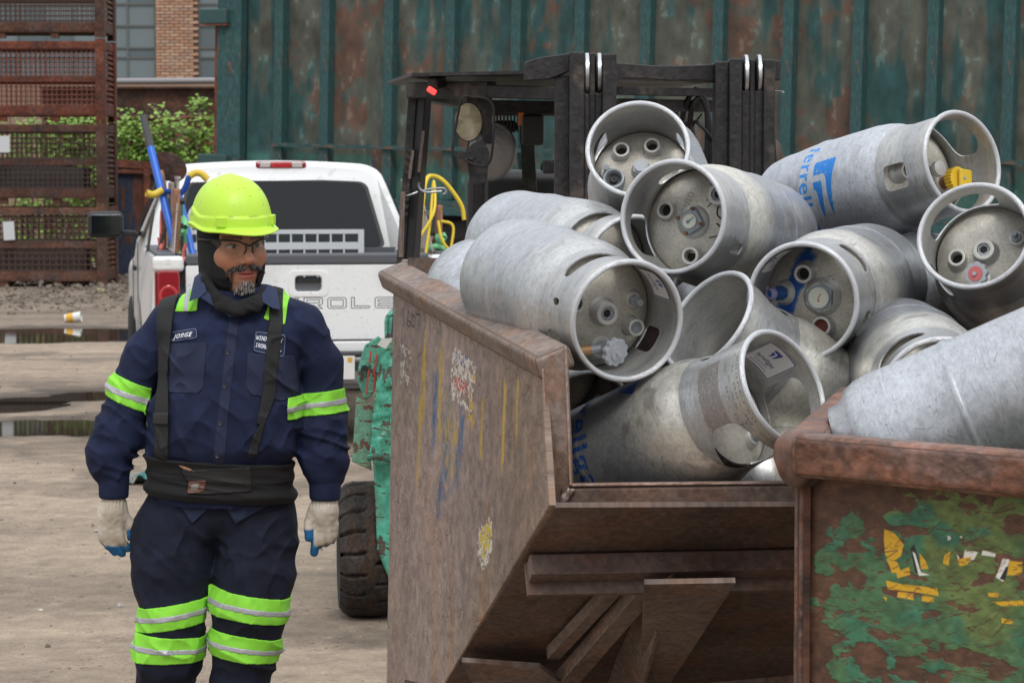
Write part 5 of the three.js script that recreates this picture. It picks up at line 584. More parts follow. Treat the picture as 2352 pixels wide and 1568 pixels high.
  { const p = W(1777, 358, 10.1), r = 26 / PPM(10.1); mesh('tilt_cap', lathe([[0.0005, -0.05], [r, -0.05], [r * 1.05, 0], [r, 0.05], [0.0005, 0.06]], 24).rotateX(PI / 2).scale(0.7, 1.45, 1).translate(p.x, p.y, p.z), std({ color: lin(0.1, 0.075, 0.06), roughness: 0.7 }), o); mesh('side_guard', uv(plate([W(1768, 285, 10), W(1766, 420, 10), W(1786, 400, 10), W(1780, 285, 10)], 0.02)), blk, o); const q = W(1782, 162, 10); mesh('mast_stop', rbox(q.x, q.y, q.z, 0.035, 0.075, 0.05, 0.006), bk, o); mesh('pin', cyl(W(1778, 209, 9.8), W(1800, 211, 9.7), 0.0035), chrome, o); }
  // body: cowl, seat, counterweight, torn green fender, wheel
  const gc = canvasOf(512, 512, (u, v, q) => { const a = fbm(u * 5, v * 5, 5), b = fbm(u * 34, v * 22 + 7, 4), s = fbm(u * 7, v * 44, 3), k = max(sst(0.6, 0.65, a * 0.55 + b * 0.3 + s * 0.15), sst(0.63, 0.67, s * 0.6 + b * 0.4)), t = 0.85 + 0.4 * (b - 0.5), dk = sst(0.55, 0.75, fbm(u * 3 + 8, v * 3, 3)); q[0] = mix(mix(100, 112, dk), 96, k) * t; q[1] = mix(mix(204, 180, dk), 82, k) * t; q[2] = mix(mix(174, 150, dk), 72, k) * t; q[3] = mix(0.7, 0.3, k) + 0.3 * (a - 0.5); });
  const green = std({ map: colorTex(gc), bumpMap: heightTex(gc), bumpScale: 0.012, roughness: 0.5 });
  const crumple = (pts, d, amp, rep, sd) => { const P = pts.map(([x, y, k]) => W(x, y, d + (k || 0))); const g0 = plate(P, 0.02, { u: V(1, 0, 0), rep: [rep, rep], bevel: 0.004 }); return g0; };
  // crumpled sheet as a grid inside four picture corners
  const sheet = (c4, d4, nx, ny, amp, rep) => { const g = new THREE.PlaneGeometry(1, 1, nx, ny), P = g.attributes.position, U = g.attributes.uv, w = c4.map(([x, y], i) => W(x, y, d4[i])); for (let i = 0; i < P.count; i++) { const s = P.getX(i) + 0.5, t = 0.5 - P.getY(i), p = w[0].clone().multiplyScalar((1 - s) * (1 - t)).addScaledVector(w[1], s * (1 - t)).addScaledVector(w[2], s * t).addScaledVector(w[3], (1 - s) * t); const n = abs(fbm(p.x * 13 + 5, p.y * 13, 3) - 0.5) * 2; p.z += amp * (n - 0.3) + amp * 0.4 * (vn(p.x * 40, p.y * 40) - 0.5); p.x += amp * 0.25 * (vn(p.y * 22, 3) - 0.5); P.setXYZ(i, p.x, p.y, p.z); U.setXY(i, s * rep[0], t * rep[1]); } g.computeVertexNormals(); return g; };
  mesh('fender_plate', crumple([[838, 792], [832, 808], [822, 845], [820, 872], [838, 922], [856, 905], [870, 850], [882, 786], [868, 772]], 10.1, 0, 0.28), std({ map: green.map, color: lin(1.1, 0.85, 0.85), bumpMap: green.bumpMap, bumpScale: 0.006, roughness: 0.6 }), o);
  mesh('fender_plate', crumple([[818, 912], [808, 1060], [853, 1080], [850, 1050], [866, 935]], 10.1, 0, 0.25), std({ map: green.map, color: lin(1.5, 0.72, 0.7), bumpMap: green.bumpMap, bumpScale: 0.006, roughness: 0.6 }), o);
  const redC = std({ color: lin(0.5, 0.06, 0.05), roughness: 0.6 }); mesh('red_paint_stroke', merge([[852, 805, 848, 835], [866, 812, 858, 860], [846, 850, 842, 905], [861, 858, 857, 900]].map(([a, b, e, f]) => bar(W(a, b, 10.083), W(e, f, 10.083), 0.007, 0.004, fz, 0.002))), redC, o);
  mesh('torn_fender', sheet([[874, 786], [930, 772], [930, 1068], [846, 1052]], [10.06, 10.1, 10.12, 10.02], 30, 60, 0.024, [0.6, 1.4]), std({ map: green.map, bumpMap: green.bumpMap, bumpScale: 0.006, roughness: 0.45, side: THREE.DoubleSide }), o);
  mesh('fender_fold', uv(tube([W(846, 1052, 10.0), W(870, 1048, 9.98), W(895, 1058, 10.0), W(930, 1070, 10.05)], 0.012, 20, 8)), green, o);
  mesh('body_skirt', plate([[856, 1056], [862, 1150], [866, 1262], [902, 1350], [960, 1360], [960, 1056]].map(([x, y]) => W(x, y, 10.15)), 0.03, { u: V(1, 0, 0), rep: [0.5, 0.5], bevel: 0.01 }), green, o);
  { const q = mesh('taped_paper', plate([[877, 778], [866, 792], [886, 801], [902, 776]].map(([x, y]) => W(x, y, 9.99)), 0.002), std({ color: lin(0.6, 0.6, 0.56), roughness: 0.8 }), o); const s = mesh('fender_bolt', merge([cyl(W(896, 775, 10.1), W(896, 765, 10.1), 0.02, 0.014), cyl(W(838, 845, 10.1), W(836, 846, 10.02), 0.012)]), blk, o); }
  mesh('cowl', uv(merge([rbox(W(1150, 600, 10.9).x, 0.75, -10.95, 0.95, 0.9, 0.5, 0.04), rbox(W(1180, 600, 11.8).x, 0.7, -11.9, 1.0, 0.9, 1.2, 0.08)])), green, o); mesh('seat', merge([rbox(W(1200, 600, 11.6).x, 1.22, -11.5, 0.5, 0.12, 0.5, 0.05), rbox(W(1200, 600, 11.8).x, 1.5, -11.8, 0.5, 0.55, 0.14, 0.06)]), blk, o);
  mesh('guard_post', uv(bar(V(W(1230, 600, 12.2).x, 1.1, -12.2), V(W(1210, 250, 11.4).x, 2.0, -11.4), 0.06, 0.06)), bk, o); mesh('guard_post', uv(bar(V(0.95, 1.1, -12.2), V(0.75, 2.0, -11.3), 0.06, 0.06)), bk, o);
  mesh('fork', uv(merge([boxG(W(1380, 600, 8.9).x, 0.08, -8.7, 0.12, 0.05, 1.3), boxG(W(1650, 600, 8.9).x, 0.08, -8.75, 0.12, 0.05, 1.3)])), bk, o);
  const wheel = (c, R, w, yaw) => {
    const wg = new THREE.Group(); wg.name = 'wheel'; o.add(wg); wg.position.copy(c); wg.rotation.y = yaw; const nA = 220, nW = 30, pos = [], uvv = [], idx = [], lugs = 19;
    for (let i = 0; i <= nA; i++) { const a = i / nA * 2 * PI; for (let j = 0; j <= nW; j++) { const s = j / nW * 2 - 1, sh = pow(abs(s), 5); let r = R * (1 - 0.16 * sh); const ph = a / (2 * PI) * lugs + (s > 0 ? 0.5 : 0) + s * 0.12, f = ph - floor(ph); const gr = sst(0.07, 0.035, abs(f - 0.5)) * sst(0.12, 0.2, abs(s)) ; r -= 0.024 * gr; r += 0.004 * (fbm(a * 14, s * 8, 2) - 0.5); pos.push(s * w / 2 * (1 - 0.1 * gr * sh), r * cos(a), r * sin(a)); uvv.push(a / 2, s * w / 2 * 3); } }
    for (let i = 0; i < nA; i++) for (let j = 0; j < nW; j++) { const a = i * (nW + 1) + j, b = a + nW + 1; idx.push(a, a + 1, b, b, a + 1, b + 1); } const g = new THREE.BufferGeometry(); g.setAttribute('position', new THREE.Float32BufferAttribute(pos, 3)); g.setAttribute('uv', new THREE.Float32BufferAttribute(uvv, 2)); g.setIndex(idx); g.computeVertexNormals();
    mesh('tyre', g, std({ map: rustTex, color: lin(0.26, 0.33, 0.37), bumpMap: rustBump, bumpScale: 0.004, roughness: 0.95 }), wg); mesh('side_wall', lathe([[R * 0.84, -w / 2], [R * 0.6, -w / 2 + 0.01], [R * 0.55, -w / 2 + 0.03], [0.0005, -w / 2 + 0.03]], 40).rotateZ(-PI / 2), std({ color: lin(0.035, 0.033, 0.03), roughness: 0.9 }), wg); mesh('side_wall', lathe([[R * 0.84, w / 2], [R * 0.6, w / 2 - 0.01], [R * 0.55, w / 2 - 0.03], [0.0005, w / 2 - 0.03]], 40).rotateZ(-PI / 2), std({ color: lin(0.035, 0.033, 0.03), roughness: 0.9 }), wg);
  };
  wheel(W(846, 1257, 10.42).setY(0.268), 0.27, 0.24, 0.1); wheel(V(W(1500, 1257, 11).x, 0.268, -11.1), 0.27, 0.24, 0.1);
  wheel(V(W(960, 1257, 12).x, 0.23, -12.1), 0.23, 0.18, 0.1);
  settle(o);
}
// ---------------------------------------------------------------- white pickup
{
  const rc = W(708, 700, 16.75), HD = 0.175, o = thing('pickup_truck', 'white pickup truck seen from behind, parked behind the man', 'truck', V(rc.x, 0, rc.z)); o.rotation.y = HD;
  const wc = canvasOf(512, 512, (u, v, q) => { const a = fbw(u, v, 4, 4, 5), b = fbw(u, v, 60, 60, 3, 2), d = sst(0.5, 0.8, a) * 0.1 + (b > 0.74 ? 0.07 : 0); q[0] = 236 * (1 - d); q[1] = 237 * (1 - d); q[2] = 238 * (1 - d * 1.15); q[3] = 0.5; });
  const white = phys({ map: colorTex(wc), roughness: 0.35, clearcoat: 0.6, clearcoatRoughness: 0.15 }), blk = std({ color: lin(0.02, 0.021, 0.023), roughness: 0.55 }), capM = std({ color: lin(0.09, 0.095, 0.11), roughness: 0.6 }), glass = phys({ color: lin(0.01, 0.012, 0.014), roughness: 0.06, specularIntensity: 0.7 }), chrome = std({ color: lin(0.5, 0.51, 0.53), metalness: 0.85, roughness: 0.3 }), steel = std({ color: lin(0.2, 0.205, 0.22), metalness: 0.4, roughness: 0.45 }), red = phys({ color: lin(0.28, 0.012, 0.02), roughness: 0.15, clearcoat: 1 }), redB = phys({ color: lin(0.5, 0.03, 0.03), roughness: 0.15, clearcoat: 1 }), lensW = phys({ color: lin(0.55, 0.5, 0.46), roughness: 0.2, clearcoat: 1 });
  const rs = (x0, x1, y0, y1, r) => { const s = new THREE.Shape(); s.moveTo(x0 + r, y0); s.lineTo(x1 - r, y0); s.quadraticCurveTo(x1, y0, x1, y0 + r); s.lineTo(x1, y1 - r); s.quadraticCurveTo(x1, y1, x1 - r, y1); s.lineTo(x0 + r, y1); s.quadraticCurveTo(x0, y1, x0, y1 - r); s.lineTo(x0, y0 + r); s.quadraticCurveTo(x0, y0, x0 + r, y0); return s; };
  const ext = (s, d, bev = 0.008, seg = 2) => new THREE.ExtrudeGeometry(s, { depth: d, bevelEnabled: bev > 0, bevelSize: bev, bevelThickness: bev, bevelOffset: -bev, bevelSegments: seg, curveSegments: 10 });
  // tailgate: printed outline letters are flat print on the sheet
  const tg = document.createElement('canvas'); tg.width = 2048; tg.height = 768; { const x = tg.getContext('2d'), im = canvasOf(2048, 768, (u, v, q) => { const a = fbm(u * 6, v * 3, 4), b = fbm(u * 120, v * 50, 2), d = sst(0.5, 0.8, a) * 0.06 + (b > 0.8 ? 0.1 : 0); q[0] = 236 * (1 - d); q[1] = 238 * (1 - d); q[2] = 240 * (1 - d); }); x.drawImage(im, 0, 0); const s = 2048 / 1.55; x.strokeStyle = '#3c413f'; x.lineWidth = 7; x.lineJoin = 'round'; x.font = 'bold 100px sans-serif'; const LX = (i) => 1024 + (i - 4) * 0.152 * s + 0.03 * s, h = 0.075 * s, y0 = 768 * (1 - (0.925 - 0.69) / 0.53); // letters drawn as wide outlined block forms
    const w = 0.118 * s, t = h * 0.2, box = (X, fn) => { x.save(); x.translate(X - w / 2, y0 - h / 2); fn(); x.restore(); }, P = (pts) => { x.beginPath(); pts.forEach((p, k) => k ? x.lineTo(p[0] * w, p[1] * h) : x.moveTo(p[0] * w, p[1] * h)); x.closePath(); x.stroke(); };
    const a = 0.16, b = 0.2, F = { C: () => P([[0, 0.1], [0.1, 0], [1, 0], [1, b], [a, b], [a, 1 - b], [1, 1 - b], [1, 1], [0.1, 1], [0, 0.9]]), H: () => P([[0, 0], [a, 0], [a, 0.4], [1 - a, 0.4], [1 - a, 0], [1, 0], [1, 1], [1 - a, 1], [1 - a, 0.6], [a, 0.6], [a, 1], [0, 1]]), E: () => P([[0, 0.1], [0.1, 0], [1, 0], [1, b], [a, b], [a, 0.4], [1, 0.4], [1, 0.6], [a, 0.6], [a, 1 - b], [1, 1 - b], [1, 1], [0.1, 1], [0, 0.9]]), V: () => P([[0, 0], [a * 1.1, 0], [0.5, 0.78], [1 - a * 1.1, 0], [1, 0], [0.58, 1], [0.42, 1]]), R: () => { P([[0, 1], [0, 0], [0.9, 0], [1, 0.12], [1, 0.55], [0.9, 0.68], [0.75, 0.68], [1, 1], [0.78, 1], [0.52, 0.68], [a, 0.68], [a, 1]]); P([[a, b], [1 - a, b], [1 - a, 0.48], [a, 0.48]]); }, O: () => { P([[0.1, 0], [0.9, 0], [1, 0.12], [1, 0.88], [0.9, 1], [0.1, 1], [0, 0.88], [0, 0.12]]); P([[a, b], [1 - a, b], [1 - a, 1 - b], [a, 1 - b]]); }, L: () => P([[0, 0], [a, 0], [a, 1 - b], [0.95, 1 - b], [1, 0.9], [0.95, 1], [0, 1]]), T: () => P([[0, 0], [1, 0], [1, b], [0.58, b], [0.58, 1], [0.42, 1], [0.42, b], [0, b]]) }; 'CHEVROLET'.split('').forEach((ch, i) => box(LX(i), F[ch])); }
  const tgS = rs(-0.775, 0.775, 0.69, 1.17, 0.02), hole = new THREE.Path(); { const q = rs(-0.085, 0.085, 1.0, 1.1, 0.03).getPoints(8); hole.setFromPoints(q); tgS.holes.push(hole); } const tgG = ext(tgS, 0.05, 0.006); { const U = tgG.attributes.uv, P = tgG.attributes.position; for (let i = 0; i < P.count; i++) U.setXY(i, (P.getX(i) + 0.775) / 1.55, (P.getY(i) - 0.69) / 0.53); } tgG.translate(0, 0, -0.05);
  const gate = mesh('tailgate', tgG, phys({ map: colorTex(tg, false), roughness: 0.35, clearcoat: 0.6, clearcoatRoughness: 0.15 }), o);
  mesh('handle_frame', (() => { const s = rs(-0.13, 0.13, 0.965, 1.135, 0.05), h = new THREE.Path(); h.setFromPoints(rs(-0.088, 0.088, 0.998, 1.102, 0.032).getPoints(8)); s.holes.push(h); return ext(s, 0.006, 0.005, 3).translate(0, 0, 0); })(), white, gate); mesh('handle', rbox(0, 1.072, -0.025, 0.16, 0.035, 0.03, 0.012), blk, gate); mesh('latch_plate', rbox(0, 1.02, -0.055, 0.18, 0.12, 0.01, 0.004), steel, gate);
  mesh('tailgate_cap', rbox(0, 1.205, -0.03, 1.55, 0.075, 0.09, 0.02), capM, o);
  mesh('lower_panel', rbox(0, 0.645, -0.03, 1.6, 0.075, 0.06, 0.015), white, o);
  // bumper with step pads and plate
  mesh('bumper', merge([rbox(0, 0.5, 0.06, 1.9, 0.19, 0.12, 0.03), rbox(0, 0.41, 0.04, 1.5, 0.06, 0.1, 0.02)]), steel, o); mesh('bumper_pad', merge([rbox(0, 0.602, 0.05, 1.9, 0.025, 0.14, 0.01), rbox(0.3, 0.53, 0.122, 0.12, 0.06, 0.01, 0.01)]), blk, o);
  const lp = mesh('licence_plate', rbox(0.13, 0.52, 0.128, 0.3, 0.15, 0.006, 0.003), std({ color: lin(0.7, 0.7, 0.68), roughness: 0.5 }), o); mesh('plate_sticker', boxG(0.25, 0.57, 0.132, 0.03, 0.03, 0.002), std({ color: lin(0.6, 0.35, 0.04), roughness: 0.5 }), lp);
  // bed sides, flared over the wheels
  for (const s of [-1, 1]) {
    const sh = new THREE.Shape(); sh.moveTo(0, 0.52); sh.lineTo(-0.55, 0.52); sh.absarc(-1.0, 0.45, 0.46, 0.15, PI - 0.15, false); sh.lineTo(-2.0, 0.5); sh.lineTo(-2.0, 1.22); sh.lineTo(0, 1.22); sh.closePath(); const g = ext(sh, 0.12, 0.02, 3); g.rotateY(-PI / 2); // shape x -> z
    const P = g.attributes.position; for (let i = 0; i < P.count; i++) { const z = P.getZ(i), y = P.getY(i), x = P.getX(i); P.setX(i, s * (0.985 - 0.12 * 0 + (x + 0.12) * 1 - 0.12 + 0.035 * exp(-pow((z + 1.0) / 0.6, 2)) * sst(1.2, 0.8, y) - 0.03 * sst(0.95, 1.2, y))); } g.computeVertexNormals(); const sd = mesh('bed_side', setUV(g, 0.5, 0.5), white, o);
    mesh('rail_cap', rbox(s * 0.9, 1.235, -1.0, 0.11, 0.02, 1.96, 0.008), capM, sd);
    const tl = mesh('tail_light', ext(rs(-0.07, 0.07, 0.83, 1.14, 0.03), 0.05, 0.012, 3).translate(s * 0.885, 0, -0.035), red, o); mesh('light_ring', new THREE.TorusGeometry(0.052, 0.012, 8, 28).scale(1, 1.1, 0.6).translate(s * 0.885, 0.98, 0.022), redB, tl); mesh('side_lens', rbox(s * 0.962, 0.985, -0.06, 0.02, 0.3, 0.13, 0.01), red, tl);
    mesh('bed_corner', rbox(s * 0.885, 1.18, -0.03, 0.2, 0.1, 0.1, 0.03), white, o); mesh('corner_lower', rbox(s * 0.885, 0.68, -0.03, 0.19, 0.28, 0.08, 0.03), white, o);
  }
  mesh('bed_floor', merge([boxG(0, 0.75, -1.0, 1.65, 0.03, 1.95), boxG(0, 0.98, -2.0, 1.7, 0.48, 0.04), boxG(-0.75, 0.9, -1.0, 0.22, 0.3, 0.9), boxG(0.75, 0.9, -1.0, 0.22, 0.3, 0.9)]), capM, o);
  // cab: solid shaped body, dark glass
  const cabS = new THREE.Shape(); cabS.moveTo(-0.96, 0.5); cabS.lineTo(-0.985, 1.0); cabS.lineTo(-0.95, 1.24); cabS.lineTo(-0.77, 1.72); cabS.quadraticCurveTo(-0.73, 1.8, -0.6, 1.815); cabS.quadraticCurveTo(0, 1.86, 0.6, 1.815); cabS.quadraticCurveTo(0.73, 1.8, 0.77, 1.72); cabS.lineTo(0.95, 1.24); cabS.lineTo(0.985, 1.0); cabS.lineTo(0.96, 0.5);
  const cg = ext(cabS, 1.75, 0.045, 4); cg.translate(0, 0, -3.85); { const P = cg.attributes.position; for (let i = 0; i < P.count; i++) { const y = P.getY(i), z = P.getZ(i); if (z > -3) P.setZ(i, z - 0.22 * sst(1.25, 1.82, y)); else P.setZ(i, z + 0.75 * sst(1.22, 1.8, y)); } cg.computeVertexNormals(); } mesh('cab', setUV(toCreasedNormals(cg, 0.6), 0.4, 0.4), white, o);
  const tilt = (y) => -2.1 - 0.22 * sst(1.25, 1.82, y);
  const winS = new THREE.Shape(); winS.moveTo(-0.7, 1.22); winS.lineTo(0.7, 1.22); winS.quadraticCurveTo(0.75, 1.22, 0.735, 1.28); winS.lineTo(0.645, 1.66); winS.quadraticCurveTo(0.63, 1.71, 0.57, 1.715); winS.quadraticCurveTo(0, 1.745, -0.57, 1.715); winS.quadraticCurveTo(-0.63, 1.71, -0.645, 1.66); winS.lineTo(-0.735, 1.28); winS.quadraticCurveTo(-0.75, 1.22, -0.7, 1.22);
  { const pl = (k, dz) => { const g = new THREE.ShapeGeometry(winS, 14); g.translate(0, -1.46, 0); g.scale(k, k, 1); g.translate(0, 1.46, 0); const m = new THREE.Matrix4().makeRotationX(-0.36); g.translate(0, -1.22, 0); g.applyMatrix4(m); g.translate(0, 1.22, -2.075 + dz); return g; }; mesh('window_seal', pl(1.02, 0.0), blk, o); const w = mesh('rear_window', pl(0.985, 0.006), glass, o); const dg = pl(0.12, 0.012); const dec = []; const r = rng(3); for (let i = 0; i < 26; i++) { const y = 1.27 + r() * 0.13; dec.push(boxG(-0.5 + r() * 0.16, y, -2.06 - (y - 1.22) * 0.37 + 0.012, 0.012 + r() * 0.03, 0.006 + r() * 0.014, 0.002)); } mesh('window_decal', merge(dec), std({ color: lin(0.7, 0.7, 0.7), roughness: 0.6 }), w); }
  for (const s of [-1, 1]) { const P = [[-2.55, 1.27], [-3.3, 1.27], [-3.05, 1.68], [-2.6, 1.68]].map(([z, y]) => V(s * (0.95 - (y - 1.24) * 0.375 + 0.052), y, z)); if (s > 0) P.reverse(); mesh('side_window', plate(P, 0.008), glass, o); mesh('pillar_seal', bar(V(s * 0.72, 1.78, -2.36), V(s * 0.7, 1.84, -2.36), 0.03, 0.03), blk, o); }
  const bl = mesh('brake_light', rbox(0.03, 1.805, -2.29, 0.37, 0.055, 0.05, 0.02), red, o); mesh('center_lens', rbox(0.03, 1.805, -2.266, 0.14, 0.036, 0.012, 0.004), redB, bl); for (const s of [-1, 1]) mesh('cargo_lens', rbox(0.03 + s * 0.115, 1.807, -2.266, 0.075, 0.038, 0.012, 0.012), lensW, bl);
  mesh('front_clip', merge([rbox(0, 0.8, -4.6, 1.94, 0.55, 1.7, 0.12), rbox(0, 0.55, -5.4, 1.9, 0.25, 0.2, 0.05)]), white, o);
  mesh('chassis', merge([boxG(-0.45, 0.5, -2.4, 0.1, 0.16, 4.6), boxG(0.45, 0.5, -2.4, 0.1, 0.16, 4.6), boxG(0, 0.42, -1.0, 1.4, 0.12, 0.12), boxG(0, 0.42, -4.6, 1.4, 0.12, 0.12), boxG(0, 0.52, -0.35, 0.8, 0.25, 0.3)]), blk, o);
  for (const z of [-1.0, -4.55]) for (const s of [-1, 1]) { const w = new THREE.Group(); w.name = 'wheel'; o.add(w); w.position.set(s * 0.86, 0.385, z); mesh('tyre', lathe([[0.22, -0.12], [0.32, -0.135], [0.375, -0.125], [0.39, -0.09], [0.385, -0.03], [0.39, 0], [0.385, 0.03], [0.39, 0.09], [0.375, 0.125], [0.32, 0.135], [0.22, 0.12]], 40).rotateZ(PI / 2), std({ color: lin(0.025, 0.025, 0.026), roughness: 0.85 }), w); mesh('rim', lathe([[0.22, -0.1], [0.2, 0], [0.1, 0.02], [0.0005, 0.04]], 24).rotateZ(s > 0 ? -PI / 2 : PI / 2), steel, w); }
  for (const s of [-1, 1]) { const m = new THREE.Group(); m.name = 'side_mirror'; o.add(m); m.position.set(s * 1.2, 1.36, -3.35); mesh('mirror_shell', rbox(0, 0, 0, 0.27, 0.2, 0.12, 0.05, 4), blk, m); mesh('mirror_glass', rbox(0, 0, 0.058, 0.22, 0.15, 0.008, 0.03, 3), phys({ color: lin(0.1, 0.11, 0.12), metalness: 0.95, roughness: 0.06 }), m); mesh('mirror_arm', bar(V(-s * 0.1, -0.06, 0), V(-s * 0.28, -0.07, 0.02), 0.05, 0.04, V(0, 1, 0), 0.01), blk, m); }
  mesh('door_seam', merge([boxG(-0.992, 0.9, -2.45, 0.006, 0.7, 0.012), boxG(-0.992, 0.9, -3.5, 0.006, 0.7, 0.012)]), blk, o); mesh('door_handle', rbox(-1.01, 1.06, -2.62, 0.03, 0.035, 0.16, 0.01), blk, o);
  { const g = ext(rs(-0.055, 0.055, 1.03, 1.12, 0.04), 0.003, 0); g.translate(-0.62, 0, 0.004); mesh('round_decal', g, std({ color: lin(0.03, 0.035, 0.03), roughness: 0.5 }), o); mesh('decal_stripe', boxG(-0.62, 1.05, 0.009, 0.1, 0.02, 0.002), std({ color: lin(0.55, 0.6, 0.05), roughness: 0.5 }), o); }
  // cargo guard, racks, ropes and tools in the bed: things of their own, placed in the truck's frame
  o.updateMatrixWorld(true); const L = (x, y, z) => V(x, y, z).applyMatrix4(o.matrixWorld);
  const inBed = (name, label, cat, x, y, z, group) => { const t = thing(name, label, cat, L(x, y, z), group); t.rotation.y = HD; return t; };
  { const t = inBed('cargo_guard', 'white steel grid guard standing in the truck bed', 'guard', 0, 0.77, -1.88), m = std({ color: lin(0.62, 0.64, 0.66), roughness: 0.45 }), x0 = -0.78, x1 = 0.56; mesh('frame', merge([boxG((x0 + x1) / 2, 0.565, 0, x1 - x0, 0.03, 0.03), boxG((x0 + x1) / 2, 0.465, 0, x1 - x0, 0.05, 0.03), boxG((x0 + x1) / 2, 0.38, 0, x1 - x0, 0.02, 0.03), boxG(x0, 0.29, 0.002, 0.04, 0.58, 0.03), boxG(x1, 0.29, 0.002, 0.04, 0.58, 0.03), boxG((x0 + x1) / 2, 0.06, 0, x1 - x0, 0.04, 0.03)]), m, t); for (let x = x0 + 0.09; x < x1 - 0.03; x += 0.094) mesh('bar', boxG(x, 0.31, 0.004, 0.012, 0.52, 0.016), m, t); }
  { const t = inBed('bed_hoop', 'bent white tube hoop in the bed beside the blue handle', 'hoop', -0.62, 0.77, -1.5); mesh('tube_frame', tube([V(-0.05, 0, 0), V(-0.05, 0.6, 0), V(-0.03, 0.72, 0), V(0.06, 0.77, 0), V(0.3, 0.77, 0), V(0.3, 0, 0)], 0.02, 50, 10), std({ color: lin(0.65, 0.66, 0.68), roughness: 0.4 }), t); }
  const wireM = std({ color: lin(0.34, 0.3, 0.27), roughness: 0.5, metalness: 0.5 }), wood = std({ map: rustTex, color: lin(1.9, 1.75, 1.45), roughness: 0.85 }), mint = std({ color: lin(0.2, 0.6, 0.3), roughness: 0.6, side: THREE.DoubleSide }), mint2 = std({ color: lin(0.25, 0.62, 0.5), roughness: 0.6 }), pink = std({ color: lin(0.65, 0.15, 0.14), roughness: 0.6 }), purple = std({ color: lin(0.25, 0.2, 0.5), roughness: 0.6 });
  for (const s of [-1, 1]) {
    const t = inBed('wire_rack', s < 0 ? 'wire shelf rack with wood and ribbons on the left side of the truck bed' : 'wire shelf rack with a wooden slat on the right side of the truck bed', 'rack', s * 0.84, 1.2, -0.85, 'wire racks on the truck bed'), n = s < 0 ? 17 : 15, zl = 0.62, H = s < 0 ? 0.52 : 0.5;
    for (let k = 0; k < n; k++) { const z = -zl + 2 * zl * k / (n - 1), zt = z * 0.72 - (s < 0 ? 0.06 : 0.1); mesh('wire', cyl(V(0, 0, z), V(-s * 0.05, H, zt), 0.006, 0.006, 6), wireM, t); }
    mesh('rail', merge([cyl(V(0, 0.05, -zl), V(0, 0.05, zl), 0.007), cyl(V(-s * 0.03, H * 0.6, -zl * 0.85), V(-s * 0.03, H * 0.6, zl * 0.8), 0.006), bar(V(-s * 0.05, H, -zl * 0.85), V(-s * 0.05, H, zl * 0.66), 0.02, 0.02)]), s < 0 ? std({ color: lin(0.4, 0.34, 0.36), roughness: 0.6 }) : wireM, t);
    if (s < 0) { mesh('board', rbox(0.03, 0.24, 0.42, 0.05, 0.42, 0.09, 0.006), wood, t); mesh('board', rbox(-0.03, 0.2, -0.1, 0.03, 0.44, 0.14, 0.006), wood, t); mesh('board', rbox(0.02, 0.38, -0.05, 0.02, 0.22, 0.5, 0.01), std({ color: lin(0.33, 0.28, 0.24), roughness: 0.8 }), t); mesh('ribbon', merge([tube([V(0.06, 0.12, 0.45), V(0.09, 0.22, 0.4), V(0.07, 0.26, 0.3), V(0.08, 0.2, 0.48)], 0.022, 16, 6), tube([V(0.05, 0.02, 0.5), V(0.08, 0.1, 0.4), V(0.06, 0.18, 0.55), V(0.07, 0.05, 0.35)], 0.018, 20, 6)]), mint, t); mesh('ribbon', tube([V(0.06, 0.36, 0.4), V(0.07, 0.28, 0.2), V(0.06, 0.22, 0.08)], 0.018, 12, 6), mint2, t); mesh('ribbon', merge([tube([V(-0.04, 0.1, 0), V(-0.06, 0.05, 0.1), V(-0.05, 0.02, -0.05), V(-0.06, 0.12, -0.1)], 0.014, 14, 6), tube([V(-0.05, 0.2, -0.1), V(-0.06, 0.14, 0.1), V(-0.05, 0.3, 0.0)], 0.008, 14, 6), tube([V(0.08, 0.1, 0.62), V(0.06, 0.02, 0.6), V(0.1, -0.02, 0.64)], 0.012, 10, 6)]), pink, t); mesh('clamp', merge([rbox(0.06, 0.13, 0.52, 0.02, 0.2, 0.03, 0.005), cyl(V(0.05, 0.37, 0.45), V(0.08, 0.37, 0.45), 0.02), cyl(V(0.02, 0.34, 0.2), V(0.06, 0.34, 0.2), 0.02)]), blk, t); mesh('cable', merge([tube([V(0.02, 0.3, 0.1), V(-0.06, 0.08, 0.05), V(-0.1, -0.08, -0.05), V(-0.14, -0.14, -0.2)], 0.011, 24, 6), tube([V(-0.08, 0.3, -0.5), V(-0.12, 0.05, -0.45), V(-0.14, -0.12, -0.5)], 0.011, 24, 6)]), std({ color: lin(0.09, 0.08, 0.065), roughness: 0.8 }), t); }
    else { mesh('board', rbox(0.06, 0.16, 0.46, 0.04, 0.36, 0.07, 0.005), wood, t); mesh('ribbon', merge([tube([V(0.08, 0.12, 0.5), V(0.09, 0.14, 0.42), V(0.05, 0.13, 0.5), V(0.08, 0.1, 0.52)], 0.026, 14, 6), tube([V(-0.02, 0.06, 0.5), V(0.05, 0.07, 0.52), V(0.12, 0.02, 0.5), V(0.18, -0.06, 0.45)], 0.02, 14, 6)]), mint, t); mesh('ribbon', merge([tube([V(-0.02, 0.34, -0.5), V(-0.04, 0.2, -0.55), V(-0.03, 0.1, -0.5)], 0.014, 12, 6)]), purple, t); }
  }
